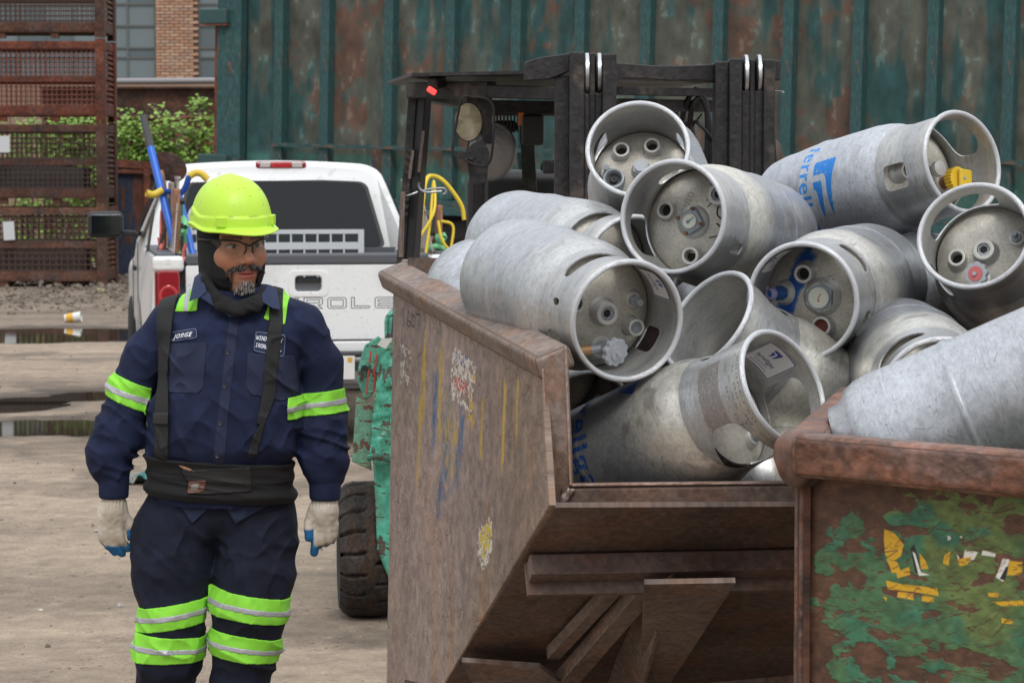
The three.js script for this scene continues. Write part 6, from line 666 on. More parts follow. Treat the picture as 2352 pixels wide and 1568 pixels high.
  { const t = inBed('yellow_rope', 'yellow rope hanging over the right wire rack', 'rope', 0.88, 1.2, -0.5); const p = (a) => a.map(([x, y, z]) => V(x, y, z)); mesh('strand', merge([tube(p([[-0.16, -0.02, 0.3], [-0.1, 0.3, 0.15], [-0.05, 0.5, 0], [0.02, 0.53, -0.1], [0.1, 0.48, -0.1], [0.2, 0.34, -0.1], [0.22, 0.24, -0.1]]), 0.014, 50, 8), tube(p([[-0.1, 0.0, 0.3], [-0.05, 0.25, 0.2], [0.0, 0.5, 0], [-0.03, 0.3, 0.22], [-0.16, 0.1, 0.3]]), 0.009, 40, 8), tube(p([[0.0, 0.24, 0.2], [0.02, 0.12, 0.24], [0.07, 0.05, 0.24], [0.2, -0.05, 0.2]]), 0.01, 30, 8), tube(p([[0.02, 0.24, 0.2], [0.1, 0.2, 0.2], [0.08, 0.0, 0.22], [0.16, -0.08, 0.2]]), 0.009, 30, 8)]), std({ color: lin(0.75, 0.55, 0.04), roughness: 0.7 }), t); }
  // tools with blue shafts
  const blueS = std({ color: lin(0.02, 0.14, 0.62), roughness: 0.35 }), yel = std({ color: lin(0.7, 0.5, 0.05), roughness: 0.5 }), gripG = std({ color: lin(0.07, 0.07, 0.075), roughness: 0.8 }), toolAt = (px, py, d) => W(px, py, d);
  { const a = toolAt(328, 266, 17.6), b = toolAt(345, 338, 17.5), c2 = toolAt(384, 460, 17.3), e = toolAt(415, 620, 17.1), t = thing('long_shovel', 'long blue shaft with dark grey grip sticking up from the truck bed', 'shovel', e.clone()); mesh('grip', cyl(b, a, 0.028, 0.024, 14), gripG, t); mesh('shaft', cyl(e, b, 0.026, 0.026, 14), blueS, t); mesh('blade', plate([toolAt(395, 585, 17.12), toolAt(405, 650, 17.12), toolAt(435, 650, 17.12), toolAt(430, 585, 17.12)], 0.01), rustDark, t); settle(t); }
  { const f = toolAt(411, 448, 17.35), e = toolAt(450, 620, 17.1), l = toolAt(372, 437, 17.3), r = toolAt(434, 404, 17.35), t = thing('snow_shovel', 'blue forked handle with yellow grips leaning in the truck bed', 'shovel', e.clone()); mesh('shaft', cyl(e, f, 0.024, 0.022, 14), blueS, t); mesh('fork', merge([tube([f, toolAt(424, 432, 17.35), r], 0.02, 14, 10), tube([f, toolAt(395, 442, 17.33), l], 0.018, 14, 10)]), std({ color: lin(0.015, 0.07, 0.36), roughness: 0.35 }), t); mesh('yellow_grip', tube([r, toolAt(448, 397, 17.36), toolAt(462, 399, 17.36), toolAt(476, 412, 17.36)], 0.024, 16, 10), yel, t); mesh('yellow_grip', tube([toolAt(335, 443, 17.25), toolAt(352, 447, 17.27), l], 0.024, 12, 10), yel, t); mesh('blade', plate([toolAt(440, 600, 17.1), toolAt(440, 660, 17.1), toolAt(478, 660, 17.1), toolAt(478, 600, 17.1)], 0.01), capM, t); settle(t); }
  { const t = thing('old_shovel', 'worn wooden handle with dark shovel blade held upside down', 'shovel', toolAt(392, 500, 17.4)); mesh('handle', cyl(toolAt(398, 560, 17.4), toolAt(368, 392, 17.5), 0.02, 0.022, 12), std({ map: rustTex, color: lin(2.2, 2.3, 2.3), roughness: 0.8 }), t); mesh('blade', (() => { const g = nets([-0.16, -0.13, -0.03, 0.16, 0.13, 0.05], 0.01, (x, y, z) => max(hypot(x / 1.15, y / 0.85) - 0.11, abs(z - 0.6 * x * x) - 0.008)); g.rotateZ(-0.5); const p = toolAt(388, 383, 17.5); g.translate(p.x, p.y, p.z); return g; })(), rustDark, t); settle(t); }
}
// ---------------------------------------------------------------- the man
{
  const DM = 7.2, O = W(525, 900, DM).setY(0), man = thing('person', 'man in navy workwear with neon bands and lime hard hat, walking', 'person', O.clone());
  const M = (px, py, z = 0) => { const p = W(px, py, DM); return [p.x - O.x, p.y, z]; }, MX = (px) => M(px, 900)[0], MY = (py) => M(525, py)[1];
  const add = (name, g, m, par = man) => mesh(name, g, m, par);
  const chain = (pts) => { const P = pts.map(([x, y, z, r]) => [M(x, y, z), r]); return (x, y, z) => { let d = 9; for (let i = 0; i < P.length - 1; i++) d = smin(d, capsule(x, y, z, P[i][0], P[i + 1][0], P[i][1], P[i + 1][1]), 0.02); return d; }; };
  const lerpT = (tb, y) => { if (y >= tb[0][0]) return tb[0]; for (let i = 0; i < tb.length - 1; i++) if (y >= tb[i + 1][0]) { const t = (tb[i][0] - y) / (tb[i][0] - tb[i + 1][0]), s = t * t * (3 - 2 * t); return tb[i].map((v, k) => mix(v, tb[i + 1][k], k ? s : t)); } return tb[tb.length - 1]; };
  const ridge = (n) => { const a = 1 - abs(2 * n - 1); return a * a; }, crease = (n) => { const a = 1 - abs(2 * n - 1); return a * a * a * 0.85; };
  // torso table: picture y, centre x, half width, half depth, centre z
  const torT = [[640, 545, 0.085, 0.085, 0], [672, 545, 0.11, 0.1, 0], [705, 545, 0.155, 0.115, 0.0], [760, 540, 0.195, 0.13, 0.01], [850, 532, 0.19, 0.145, 0.02], [950, 518, 0.205, 0.155, 0.03], [1020, 510, 0.2, 0.155, 0.03], [1070, 507, 0.178, 0.14, 0.02], [1150, 506, 0.18, 0.14, 0.01], [1260, 500, 0.2, 0.14, 0]].map(([py, cx, w, d, z]) => [MY(py), MX(cx), w, d, z]);
  const torso = (x, y, z) => { const t = lerpT(torT, y), X = (x - t[1]) / t[2], Z = (z - t[4]) / t[3], k = pow(pow(abs(X), 2.4) + pow(abs(Z), 2.4), 1 / 2.4); return (k - 1) * min(t[2], t[3]) * 0.92; };
  const armL = chain([[478, 700, 0, 0.052], [399, 750, -0.005, 0.07], [340, 820, -0.01, 0.068], [298, 905, 0, 0.06], [275, 995, 0.015, 0.066], [254, 1050, 0.03, 0.062], [264, 1082, 0.04, 0.045]]), armR = chain([[606, 705, 0, 0.052], [688, 756, -0.005, 0.068], [733, 840, -0.02, 0.062], [737, 925, -0.02, 0.061], [738, 1000, 0, 0.066], [748, 1055, 0.02, 0.064], [748, 1088, 0.03, 0.047]]);
  const cuffL = chain([[266, 1080, 0.04, 0.043], [266, 1128, 0.045, 0.041]]), cuffR = chain([[748, 1086, 0.03, 0.045], [748, 1132, 0.035, 0.043]]);
  const sTop = MY(655), sBot = MY(1150);
  const fold = (x, y, z) => {
    const wx = x + 0.03 * (vn3(x * 11, y * 11, z * 11) - 0.5), wy = y + 0.03 * (vn3(x * 11 + 9, y * 11, z * 11 + 5) - 0.5), cx = MX(520), ax = abs(wx - cx), arm = sst(0.17, 0.23, abs(x - cx));
    let w = 0.009 * (crease(vn3(ax * 8 + wy * 7, wy * 3 - ax * 3, z * 4)) - 0.22) * (1 - arm); // drapes running down from the shoulders
    w += 0.007 * (crease(vn3(wx * 15 - wy * 9, wy * 14 + wx * 9, z * 9 + 4)) - 0.22);
    w += arm * 0.017 * exp(-pow((y - MY(1030)) / 0.075, 2)) * (crease(vn3(wx * 7 + 2, wy * 30 + wx * 12, z * 7)) - 0.25); // sleeve bunched above the cuff
    w += arm * 0.012 * exp(-pow((y - MY(940)) / 0.1, 2)) * (crease(vn3(wx * 8 + 7, wy * 20 - ax * 16, z * 7)) - 0.25);
    w += (1 - arm) * 0.014 * exp(-pow((y - MY(1005)) / 0.07, 2)) * (crease(vn3(wx * 17 + wy * 5, wy * 5, z * 7 + 9)) - 0.25); // bloused over the belt
    w += 0.012 * exp(-pow((y - MY(870)) / 0.09, 2)) * sst(0.09, 0.15, ax) * (1 - arm * 0.5) * (crease(vn3(wx * 20 + wy * 18, wy * 5 - wx * 6, 2)) - 0.25); // pulls from the armpit
    return w;
  };
  const shirtRaw = (x, y, z) => { let d = torso(x, y, z); d = smax(d, y - sTop, 0.03); d = smax(d, sBot - y, 0.005); const k = mix(0.01, 0.045, sst(MY(800), MY(725), y)); d = smin(d, armL(x, y, z), k); return smin(d, armR(x, y, z), k); };
  const shirt = (x, y, z) => { const d = shirtRaw(x, y, z); return abs(d) < 0.04 ? d - fold(x, y, z) : d; };
  const shirtAll = (x, y, z) => min(shirt(x, y, z), smax(cuffL(x, y, z), MY(1140) - y, 0.004), smax(cuffR(x, y, z), MY(1145) - y, 0.004));
  const bx0 = MX(185), bx1 = MX(820), navy = std({ color: lin(0.0095, 0.0155, 0.047), roughness: 0.82 }), navyC = phys({ vertexColors: true, roughness: 0.85, sheen: 0.2, sheenColor: lin(0.05, 0.06, 0.12), sheenRoughness: 0.4, specularIntensity: 0.6 });
  const tint = (R, Gc, B, amt) => (x, y, z, c) => { const t = 1 + amt * (vn3(x * 60, y * 60, z * 60) - 0.5) + amt * (vn3(x * 9, y * 9, z * 9) - 0.5); c[0] = R * t; c[1] = Gc * t; c[2] = B * t; };
  add('shirt', nets([bx0, MY(1155), -0.2, bx1, MY(640), 0.24], 0.0055, shirtAll, tint(0.0095, 0.0155, 0.047, 0.5)), navyC);
  // convex picture polygon as a signed region
  const reg = (pts) => { const P = pts.map(([x, y]) => M(x, y)); let ar = 0; P.forEach((p, i) => { const q = P[(i + 1) % P.length]; ar += p[0] * q[1] - q[0] * p[1]; }); const s = ar > 0 ? 1 : -1; const E = P.map((p, i) => { const q = P[(i + 1) % P.length], dx = q[0] - p[0], dy = q[1] - p[1], l = hypot(dx, dy); return [p[0], p[1], s * dy / l, -s * dx / l]; }); return (x, y) => { let d = -9; for (const e of E) d = max(d, (x - e[0]) * e[2] + (y - e[1]) * e[3]); return d; }; };
  const bnd = (pts, z0, z1) => { const xs = pts.map((p) => MX(p[0])), ys = pts.map((p) => MY(p[1])); return [min(...xs) - 0.02, min(...ys) - 0.02, z0, max(...xs) + 0.02, max(...ys) + 0.02, z1]; };
  const neon = std({ color: lin(0.27, 0.75, 0.05), roughness: 0.7 }), neonC = std({ vertexColors: true, roughness: 0.7 }), silver = std({ color: lin(0.42, 0.42, 0.45), roughness: 0.45, metalness: 0.2 }), strapM = std({ color: lin(0.012, 0.012, 0.013), roughness: 0.8 }), blackCloth = std({ color: lin(0.008, 0.008, 0.009), roughness: 0.9 });
  const neonTint = tint(0.27, 0.75, 0.05, 0.22);
  const shell = (name, base, pts, off, m, zmin = -0.3, cell = 0.0045, paint, zb = [-0.2, 0.25]) => { const r = reg(pts); return add(name, nets(bnd(pts, ...zb), cell, (x, y, z) => max(base(x, y, z) - off, r(x, y), zmin - z), paint), m); };
  // sleeve bands
  shell('reflective_band', shirt, [[250, 848], [352, 890], [344, 948], [236, 902]], 0.004, neonC, -0.3, 0.0045, neonTint); shell('silver_strip', shirt, [[240, 874], [350, 914], [347, 929], [236, 889]], 0.0058, silver);
  shell('reflective_band', shirt, [[670, 905], [800, 890], [803, 944], [668, 956]], 0.004, neonC, -0.3, 0.0045, neonTint); shell('silver_strip', shirt, [[668, 926], [802, 912], [802, 926], [668, 940]], 0.0058, silver);
  // shoulder patches
  shell('shoulder_patch', shirt, [[428, 636], [466, 622], [462, 710], [407, 714]], 0.0035, neonC, 0.0, 0.004, neonTint); shell('silver_strip', shirt, [[424, 634], [438, 630], [441, 711], [428, 713]], 0.005, silver, 0.0, 0.004);
  shell('shoulder_patch', shirt, [[645, 655], [668, 664], [661, 742], [613, 727], [624, 690]], 0.0035, neonC, 0.0, 0.004, neonTint);
  // pockets, placket
  shell('chest_pocket', shirt, [[396, 782], [489, 778], [484, 880], [470, 893], [402, 892], [392, 880]], 0.0028, navy, 0.0, 0.004); shell('chest_pocket', shirt, [[580, 800], [682, 812], [690, 895], [660, 912], [590, 895], [578, 880]], 0.0028, navy, 0.0, 0.004);
  shell('button_placket', shirt, [[540, 700], [563, 705], [532, 1050], [505, 1050]], 0.0022, navy, 0.0, 0.004);
  // straps of the back support
  const st = (pp) => pp.map((p) => reg(p)), sL = [[[375, 655], [418, 645], [408, 700], [366, 705]], [[366, 703], [408, 698], [398, 860], [372, 860]], [[372, 858], [399, 858], [405, 940], [369, 942]], [[369, 940], [405, 938], [405, 1056], [372, 1060]]], sR = [[[626, 655], [652, 662], [657, 740], [626, 738]], [[626, 735], [657, 738], [644, 900], [614, 902]], [[614, 900], [644, 898], [622, 960], [603, 958]], [[602, 950], [623, 955], [604, 1030], [570, 1040], [590, 1000]]];
  for (const [s, b] of [[sL, [[350, 640], [425, 640], [425, 1075], [350, 1075]]], [sR, [[560, 640], [670, 640], [670, 1050], [560, 1050]]]]) { const R = st(s); add('strap', nets(bnd(b, -0.05, 0.24), 0.0045, (x, y, z) => { let r = 9; for (const q of R) r = min(r, q(x, y)); return max(min(shirtRaw(x, y, z) - 0.0095, shirt(x, y, z) - 0.0075), r, -z); }), strapM); }
  shell('strap_slider', shirtRaw, [[367, 936], [405, 934], [405, 961], [367, 962]], 0.0155, std({ color: lin(0.02, 0.02, 0.022), roughness: 0.35 }), 0, 0.004);
  // belt
  const bw = (y) => 0.014 + 0.004 * ridge(vn(y * 26, 3)) + 0.008 * exp(-pow((y - MY(1122)) / 0.014, 2));
  const beltF = (x, y, z) => { const yy = y + 0.06 * (x + 0.02), d = torso(x, y, z); return smax(smax(d - bw(yy) - 0.004 * (vn3(x * 22, yy * 60, z * 20) - 0.5) - 0.005 * (ridge(vn3(x * 6 + 3, yy * 42 + x * 4, z * 6)) - 0.4), yy - MY(1048), 0.008), MY(1140) - yy, 0.008); };
  add('back_support_belt', nets([MX(330), MY(1160), -0.2, MX(690), MY(1030), 0.22], 0.0045, beltF), blackCloth);
  shell('belt_overlap', (x, y, z) => beltF(x, y, z), [[430, 1062], [590, 1056], [592, 1112], [470, 1118]], 0.005, std({ color: lin(0.014, 0.013, 0.013), roughness: 0.8 }), 0.0, 0.0045);
  shell('belt_label', (x, y, z) => beltF(x, y, z), [[450, 1088], [492, 1084], [486, 1112], [447, 1116]], 0.008, std({ color: lin(0.12, 0.05, 0.035), roughness: 0.6 }), 0.0, 0.004); shell('label_print', (x, y, z) => beltF(x, y, z), [[456, 1094], [476, 1092], [472, 1108], [454, 1110]], 0.0105, std({ color: lin(0.2, 0.19, 0.16), roughness: 0.6 }), 0.0, 0.004); shell('belt_trim', (x, y, z) => beltF(x, y, z), [[424, 1050], [446, 1056], [468, 1066], [462, 1068], [440, 1062]], 0.006, std({ color: lin(0.3, 0.17, 0.1), roughness: 0.7 }), 0.0, 0.004);
  // ---- trousers
  const hipT = [[1120, 506, 0.176, 0.135, 0.005], [1180, 503, 0.2, 0.14, 0], [1250, 497, 0.215, 0.14, 0], [1330, 495, 0.2, 0.12, 0]].map(([py, cx, w, d, z]) => [MY(py), MX(cx), w, d, z]);
  const hips = (x, y, z) => { const t = lerpT(hipT, y), k = sqrt(pow((x - t[1]) / t[2], 2) + pow((z - t[4]) / t[3], 2)); return smax((k - 1) * min(t[2], t[3]) * 0.9, MY(1215) - y, 0.06); };
  const legL = chain([[435, 1170, 0, 0.11], [412, 1230, 0.01, 0.118], [398, 1310, 0.03, 0.108], [403, 1395, 0.05, 0.086], [392, 1490, 0.035, 0.094], [380, 1560, -0.02, 0.076], [372, 1690, -0.12, 0.075], [368, 1790, -0.2, 0.08]]), legR = chain([[585, 1170, 0, 0.108], [592, 1240, 0.02, 0.112], [590, 1310, 0.045, 0.106], [578, 1390, 0.065, 0.1], [566, 1480, 0.06, 0.09], [556, 1560, 0.05, 0.078], [548, 1700, 0.05, 0.075], [545, 1820, 0.05, 0.08]]);
  const tf = (x, y, z) => 0.012 * (crease(vn3(x * 7 + y * 4, y * 4 - x * 3, z * 5 + 7)) - 0.25) + 0.008 * (crease(vn3(x * 14 - y * 8, y * 9 + x * 8, z * 9)) - 0.25) + 0.01 * exp(-pow((y - MY(1270)) / 0.07, 2)) * (ridge(vn3(x * 8 + y * 15, y * 12 - abs(x) * 12, 3)) - 0.4) + 0.013 * exp(-pow((y - MY(1470)) / 0.12, 2)) * (crease(vn3(x * 7, y * 17 + x * 6, z * 6 + 2)) - 0.4);
  const legs = (x, y, z) => { const a = legL(x, y, z), b = legR(x, y, z); let d = smin(a, b, 0.012); const h = hips(x, y, z); return smin(d, h, 0.04); };
  const trs = (x, y, z) => { const d = legs(x, y, z); return abs(d) < 0.05 ? d - tf(x, y, z) : d; };
  add('trousers', nets([MX(270), 0.06, -0.32, MX(720), MY(1110), 0.24], 0.0065, (x, y, z) => max(trs(x, y, z), y - MY(1118), 0.1 - y), tint(0.0085, 0.0115, 0.026, 0.6)), navyC);
  const legBand = (pts, left, strip) => shell(strip ? 'silver_strip' : 'reflective_band', (x, y, z) => max(trs(x, y, z), left ? legL(x, y, z) - 0.03 : legR(x, y, z) - 0.03), pts, strip ? 0.0062 : 0.004, strip ? silver : neonC, -0.3, 0.005, strip ? undefined : neonTint, [-0.2, 0.2]);
  legBand([[290, 1392], [489, 1358], [489, 1415], [290, 1448]], true, false); legBand([[290, 1412], [489, 1381], [489, 1395], [290, 1426]], true, true);
  legBand([[288, 1440], [489, 1450], [489, 1505], [288, 1510]], true, false); legBand([[288, 1468], [489, 1474], [489, 1487], [288, 1482]], true, true);
  legBand([[484, 1330], [690, 1366], [690, 1425], [484, 1392]], false, false); legBand([[484, 1356], [690, 1392], [690, 1406], [484, 1370]], false, true);
  legBand([[480, 1424], [680, 1460], [680, 1516], [480, 1486]], false, false); legBand([[480, 1450], [680, 1484], [680, 1497], [480, 1463]], false, true);
  shell('shirt_tail', (x, y, z) => trs(x, y, z), [[408, 1120], [508, 1120], [505, 1140], [455, 1188]], 0.006, navy, 0.0); shell('shirt_tail', (x, y, z) => trs(x, y, z), [[516, 1120], [660, 1115], [640, 1140], [552, 1188]], 0.007, navy, 0.0);
  for (const [x, z] of [[368, -0.2], [545, 0.05]]) { const p = M(x, 1800); add('boot', nets([p[0] - 0.09, -0.01, z - 0.12, p[0] + 0.09, 0.2, z + 0.24], 0.008, (X, Y, Z) => smax(smin(capsule(X, Y, Z, [p[0], 0.16, z], [p[0], 0.05, z - 0.01], 0.055, 0.05), capsule(X, Y, Z, [p[0], 0.045, z], [p[0], 0.04, z + 0.15], 0.05, 0.045), 0.03), 0.004 - Y, 0.006)), std({ color: lin(0.05, 0.035, 0.025), roughness: 0.8 })); }
  // ---- gloves
  const glove = (fs, palm, wrist, blueBelow, thumbBelow, tx, side) => {
    const C = fs.map((f) => f.map(([x, y, z, r]) => [M(x, y, z), r])), pc = M(palm[0], palm[1], palm[2]), wr = M(wrist[0], wrist[1], wrist[2]), ye = MY(wrist[1] - 12);
    const f = (x, y, z) => { let d = ell(x, y, z, pc[0], pc[1], pc[2], palm[3], palm[4], palm[5]); d = smin(d, capsule(x, y, z, wr, [wr[0] * 0.6 + pc[0] * 0.4, wr[1] - 0.02, wr[2]], 0.032, 0.034), 0.025); for (const c of C) { let q = 9; for (let i = 0; i < c.length - 1; i++) q = min(q, capsule(x, y, z, c[i][0], c[i + 1][0], c[i][1], c[i + 1][1])); d = smin(d, q, 0.0055); } d = smax(d, y - ye, 0.004); return d - 0.0018 * (vn3(x * 110, y * 110, z * 110) - 0.5) - 0.0012 * sin(x * 700) * sst(wr[1] - 0.03, wr[1], y); };
    const yb = MY(blueBelow), yt = MY(thumbBelow), xt = MX(tx);
    return nets([pc[0] - 0.09, pc[1] - 0.13, pc[2] - 0.09, pc[0] + 0.09, ye + 0.02, pc[2] + 0.09], 0.0032, f, (x, y, z, c) => { const n = 0.012 * (vn3(x * 45, y * 45, z * 45) - 0.5), th = side > 0 ? x > xt : x < xt; let b = sst(-0.004, 0.004, (th ? yt : yb) - y + n); b = max(b, sst(0.004, 0.014, pc[2] - palm[5] * 0.35 - z + n * 0.5) * sst(wr[1] - 0.02, wr[1] - 0.04, y)); const dk = sst(0.3, 0.8, vn3(x * 30 + 3, y * 30, z * 30)) * 0.25 + 0.3 * sst(yb + 0.05, yb, y + n); const teal = vn3(x * 40, y * 40 + 7, z * 40); c[0] = mix(0.66 * (1 - dk), 0.01, b); c[1] = mix(0.6 * (1 - dk * 1.1), mix(0.14, 0.1, teal), b); c[2] = mix(0.52 * (1 - dk * 1.25), mix(0.4, 0.2, teal), b); });
  };
  const gm = std({ vertexColors: true, roughness: 0.85 });
  add('glove', glove([[[240, 1205, 0.045, 0.0125], [240, 1232, 0.045, 0.0115], [252, 1252, 0.025, 0.0105]], [[250, 1212, 0.05, 0.013], [253, 1243, 0.05, 0.012], [267, 1264, 0.03, 0.011]], [[264, 1215, 0.05, 0.013], [268, 1246, 0.05, 0.0125], [283, 1266, 0.035, 0.0115]], [[278, 1212, 0.05, 0.013], [285, 1238, 0.05, 0.0125], [297, 1254, 0.04, 0.0115]], [[282, 1168, 0.045, 0.016], [301, 1196, 0.04, 0.0135], [304, 1228, 0.035, 0.012]]], [262, 1185, 0.045, 0.04, 0.05, 0.024], [267, 1145, 0.045], 1246, 1209, 294, 1), gm);
  add('glove', glove([[[770, 1200, 0.035, 0.0125], [768, 1225, 0.03, 0.0115], [762, 1240, 0.005, 0.0105]], [[757, 1210, 0.04, 0.013], [757, 1236, 0.035, 0.012], [748, 1246, 0.01, 0.011]], [[742, 1212, 0.04, 0.013], [741, 1240, 0.04, 0.0125], [732, 1250, 0.02, 0.0115]], [[729, 1205, 0.04, 0.013], [727, 1240, 0.045, 0.0125], [724, 1264, 0.04, 0.0115]], [[723, 1165, 0.04, 0.016], [711, 1198, 0.045, 0.0135], [713, 1228, 0.05, 0.0125]]], [745, 1182, 0.035, 0.038, 0.05, 0.025], [748, 1146, 0.035], 1248, 1208, 722, -1), gm);
  // ---- head: built in its own frame (z forward), then turned
  const hd = new THREE.Group(); const hp = M(537, 565, 0.035); hd.position.set(...hp); hd.rotation.set(0.06, 0.52, 0.03, 'YXZ'); hd.updateMatrix(); const HM0 = hd.matrix.clone(), HM = HM0.clone().scale(V(1.04, 1.0, 1.04)), HMh = HM0.clone().scale(V(0.93, 1, 0.94)), hg0 = (g) => g.applyMatrix4(HMh), hg = (g) => g.applyMatrix4(HM);
  const hair0 = (x, y, z) => { const m = sst(0.012, 0.006, abs(y + 0.05 + 0.35 * abs(x) * abs(x) * 20 * 0.06 - 0.002)) * sst(0.046, 0.038, abs(x)) * sst(0.05, 0.07, z); return m; };
  const headF = (x, y, z) => {
    let d = ell(x, y, z, 0, 0.035, -0.015, 0.074, 0.1, 0.093); d = smin(d, ell(x, y, z, 0, -0.052, 0.018, 0.06, 0.068, 0.068), 0.045);
    const ax = abs(x); d = smin(d, ell(ax, y, z, 0.04, -0.022, 0.05, 0.03, 0.03, 0.028), 0.03); d = smin(d, capsule(ax, y, z, [0.006, 0.03, 0.078], [0.05, 0.034, 0.058], 0.012, 0.01), 0.015);
    d = smin(d, ell(x, y, z, 0, -0.108, 0.064, 0.03, 0.02, 0.024), 0.028); d = smin(d, ell(x, y, z, 0, -0.062, 0.066, 0.035, 0.03, 0.022), 0.02);
    d = smax(d, -ell(ax, y, z, 0.033, 0.008, 0.092, 0.02, 0.012, 0.02), 0.016); d = smin(d, ell(ax, y, z, 0.033, 0.008, 0.066, 0.016, 0.0125, 0.0125), 0.006);
    d = smin(d, capsule(x, y, z, [0, 0.018, 0.08], [0, -0.026, 0.102], 0.009, 0.0145), 0.014); d = smin(d, ell(ax, y, z, 0.0155, -0.031, 0.088, 0.011, 0.0095, 0.014), 0.008); d = smax(d, -ell(ax, y, z, 0.008, -0.041, 0.1, 0.0045, 0.004, 0.006), 0.003);
    d = smin(d, ell(x, y, z, 0, -0.0625, 0.083, 0.024, 0.005, 0.009), 0.006); d = smin(d, ell(x, y, z, 0, -0.0735, 0.0815, 0.021, 0.0062, 0.0095), 0.006); d = smax(d, -ell(x, y, z, 0, -0.0675, 0.094, 0.03, 0.0016, 0.01), 0.003);
    d = smax(d, -capsule(ax, y, z, [0.02, -0.028, 0.1], [0.038, -0.062, 0.085], 0.002, 0.003), 0.012);
    d = smin(d, capsule(x, y, z, [0, -0.04, -0.02], [0, -0.17, -0.035], 0.055, 0.06), 0.03); return d;
  };
  const headG2 = nets([-0.1, -0.2, -0.13, 0.1, 0.15, 0.13], 0.003, headF, (x, y, z, c) => {
    const ax = abs(x), n = vn3(x * 70, y * 70, z * 70), m = vn3(x * 22, y * 22, z * 22); let R = 0.41, Gc = 0.195, B = 0.122; const t = 0.86 + 0.26 * m + 0.16 * (n - 0.5); R *= t; Gc *= t; B *= t;
    const blush = sst(0.035, 0.01, hypot(ax - 0.045, y + 0.025)) * 0.5 + sst(0.025, 0.008, hypot(x, y + 0.027)) * 0.4; R = mix(R, 0.5, blush * 0.6); Gc = mix(Gc, 0.17, blush * 0.6); B = mix(B, 0.1, blush * 0.5);
    const lip = sst(0.026, 0.02, ax) * sst(0.0125, 0.009, abs(y + 0.068)) * sst(0.07, 0.078, z); R = mix(R, 0.36, lip); Gc = mix(Gc, 0.11, lip); B = mix(B, 0.09, lip);
    const stub = max(sst(0.012, 0.004, abs(y + 0.05)) * sst(0.046, 0.035, ax), sst(0.012, 0.005, abs(ax - 0.04)) * sst(-0.045, -0.055, y) * sst(-0.12, -0.1, y), sst(-0.083, -0.092, y) * sst(0.045, 0.035, ax)) * sst(0.03, 0.055, z) * (0.5 + 0.5 * n); R = mix(R, 0.06, stub * 0.55); Gc = mix(Gc, 0.045, stub * 0.55); B = mix(B, 0.04, stub * 0.55);
    const brow = sst(0.008, 0.004, abs(y - 0.032 - 0.1 * (0.03 - ax) * (ax > 0.03 ? 1 : -0.3))) * sst(0.008, 0.014, ax) * sst(0.062, 0.055, ax) * sst(0.04, 0.06, z) * (0.55 + 0.45 * n); R = mix(R, 0.03, brow); Gc = mix(Gc, 0.022, brow); B = mix(B, 0.018, brow);
    const eye = sst(0.0165, 0.014, ax > 0.018 ? hypot((ax - 0.033), (y - 0.008) * 2.6) : 1); if (eye > 0 && z > 0.05) { const ir = sst(0.0068, 0.0055, hypot(ax - 0.033 - (x > 0 ? 0.003 : -0.003), (y - 0.008))); R = mix(R, mix(0.4, 0.02, ir), eye); Gc = mix(Gc, mix(0.34, 0.013, ir), eye); B = mix(B, mix(0.3, 0.01, ir), eye); }
    const lash = ax > 0.016 && ax < 0.052 ? sst(0.0022, 0.001, abs(y - 0.0135 + (ax - 0.034) * (ax - 0.034) * 14)) * sst(0.05, 0.06, z) : 0; R = mix(R, 0.03, lash); Gc = mix(Gc, 0.02, lash); B = mix(B, 0.02, lash);
    c[0] = R; c[1] = Gc; c[2] = B;
  }); hg(headG2);
  const under = nets([MX(280), 0.12, -0.28, MX(780), MY(660), 0.2], 0.014, (x, y, z) => min(shirtRaw(x, y, z), max(legs(x, y, z), y - MY(1120))) + 0.028, (x, y, z, c) => { c[0] = 0.43; c[1] = 0.185; c[2] = 0.105; });
  const body = mergeGeometries([headG2, under]); add('body', body, phys({ vertexColors: true, roughness: 0.48, specularIntensity: 0.5, clearcoat: 0.08, clearcoatRoughness: 0.5 }));
  // balaclava: hood over the head and round the neck, with folds under the chin
  const bala = (x, y, z) => { let d = smin(ell(x, y, z, 0, 0.035, -0.02, 0.083, 0.105, 0.097), ell(x, y, z, 0, -0.052, 0.008, 0.077, 0.084, 0.084), 0.05); d = smin(d, capsule(x, y, z, [0, -0.05, -0.02], [0, -0.16, -0.035], 0.072, 0.083), 0.03); const a = atan2(x, z + 0.02); const ring = (yy, r, t, dr) => { const rr2 = hypot(x, (z + 0.02 - dr)); return hypot(rr2 - r, y - yy + 0.03 * cos(a)) - t; }; d = smin(d, ring(-0.122, 0.07, 0.018, 0.012), 0.02); d = smin(d, ring(-0.146, 0.078, 0.018, 0.016), 0.014); d -= 0.0035 * (ridge(vn3(x * 18 + y * 22, y * 26, z * 16 + 5)) - 0.4) * sst(0.05, 0.0, y); const ey = y + 0.012, ox = hypot(x / 0.058, (ey > 0 ? ey / 0.09 : ey / 0.1)) - 1; d = smax(d, -max(ox * 0.055, 0.02 - z), 0.006); return d; };
  add('balaclava', hg(nets([-0.12, -0.23, -0.14, 0.12, 0.16, 0.12], 0.004, bala)), blackCloth);
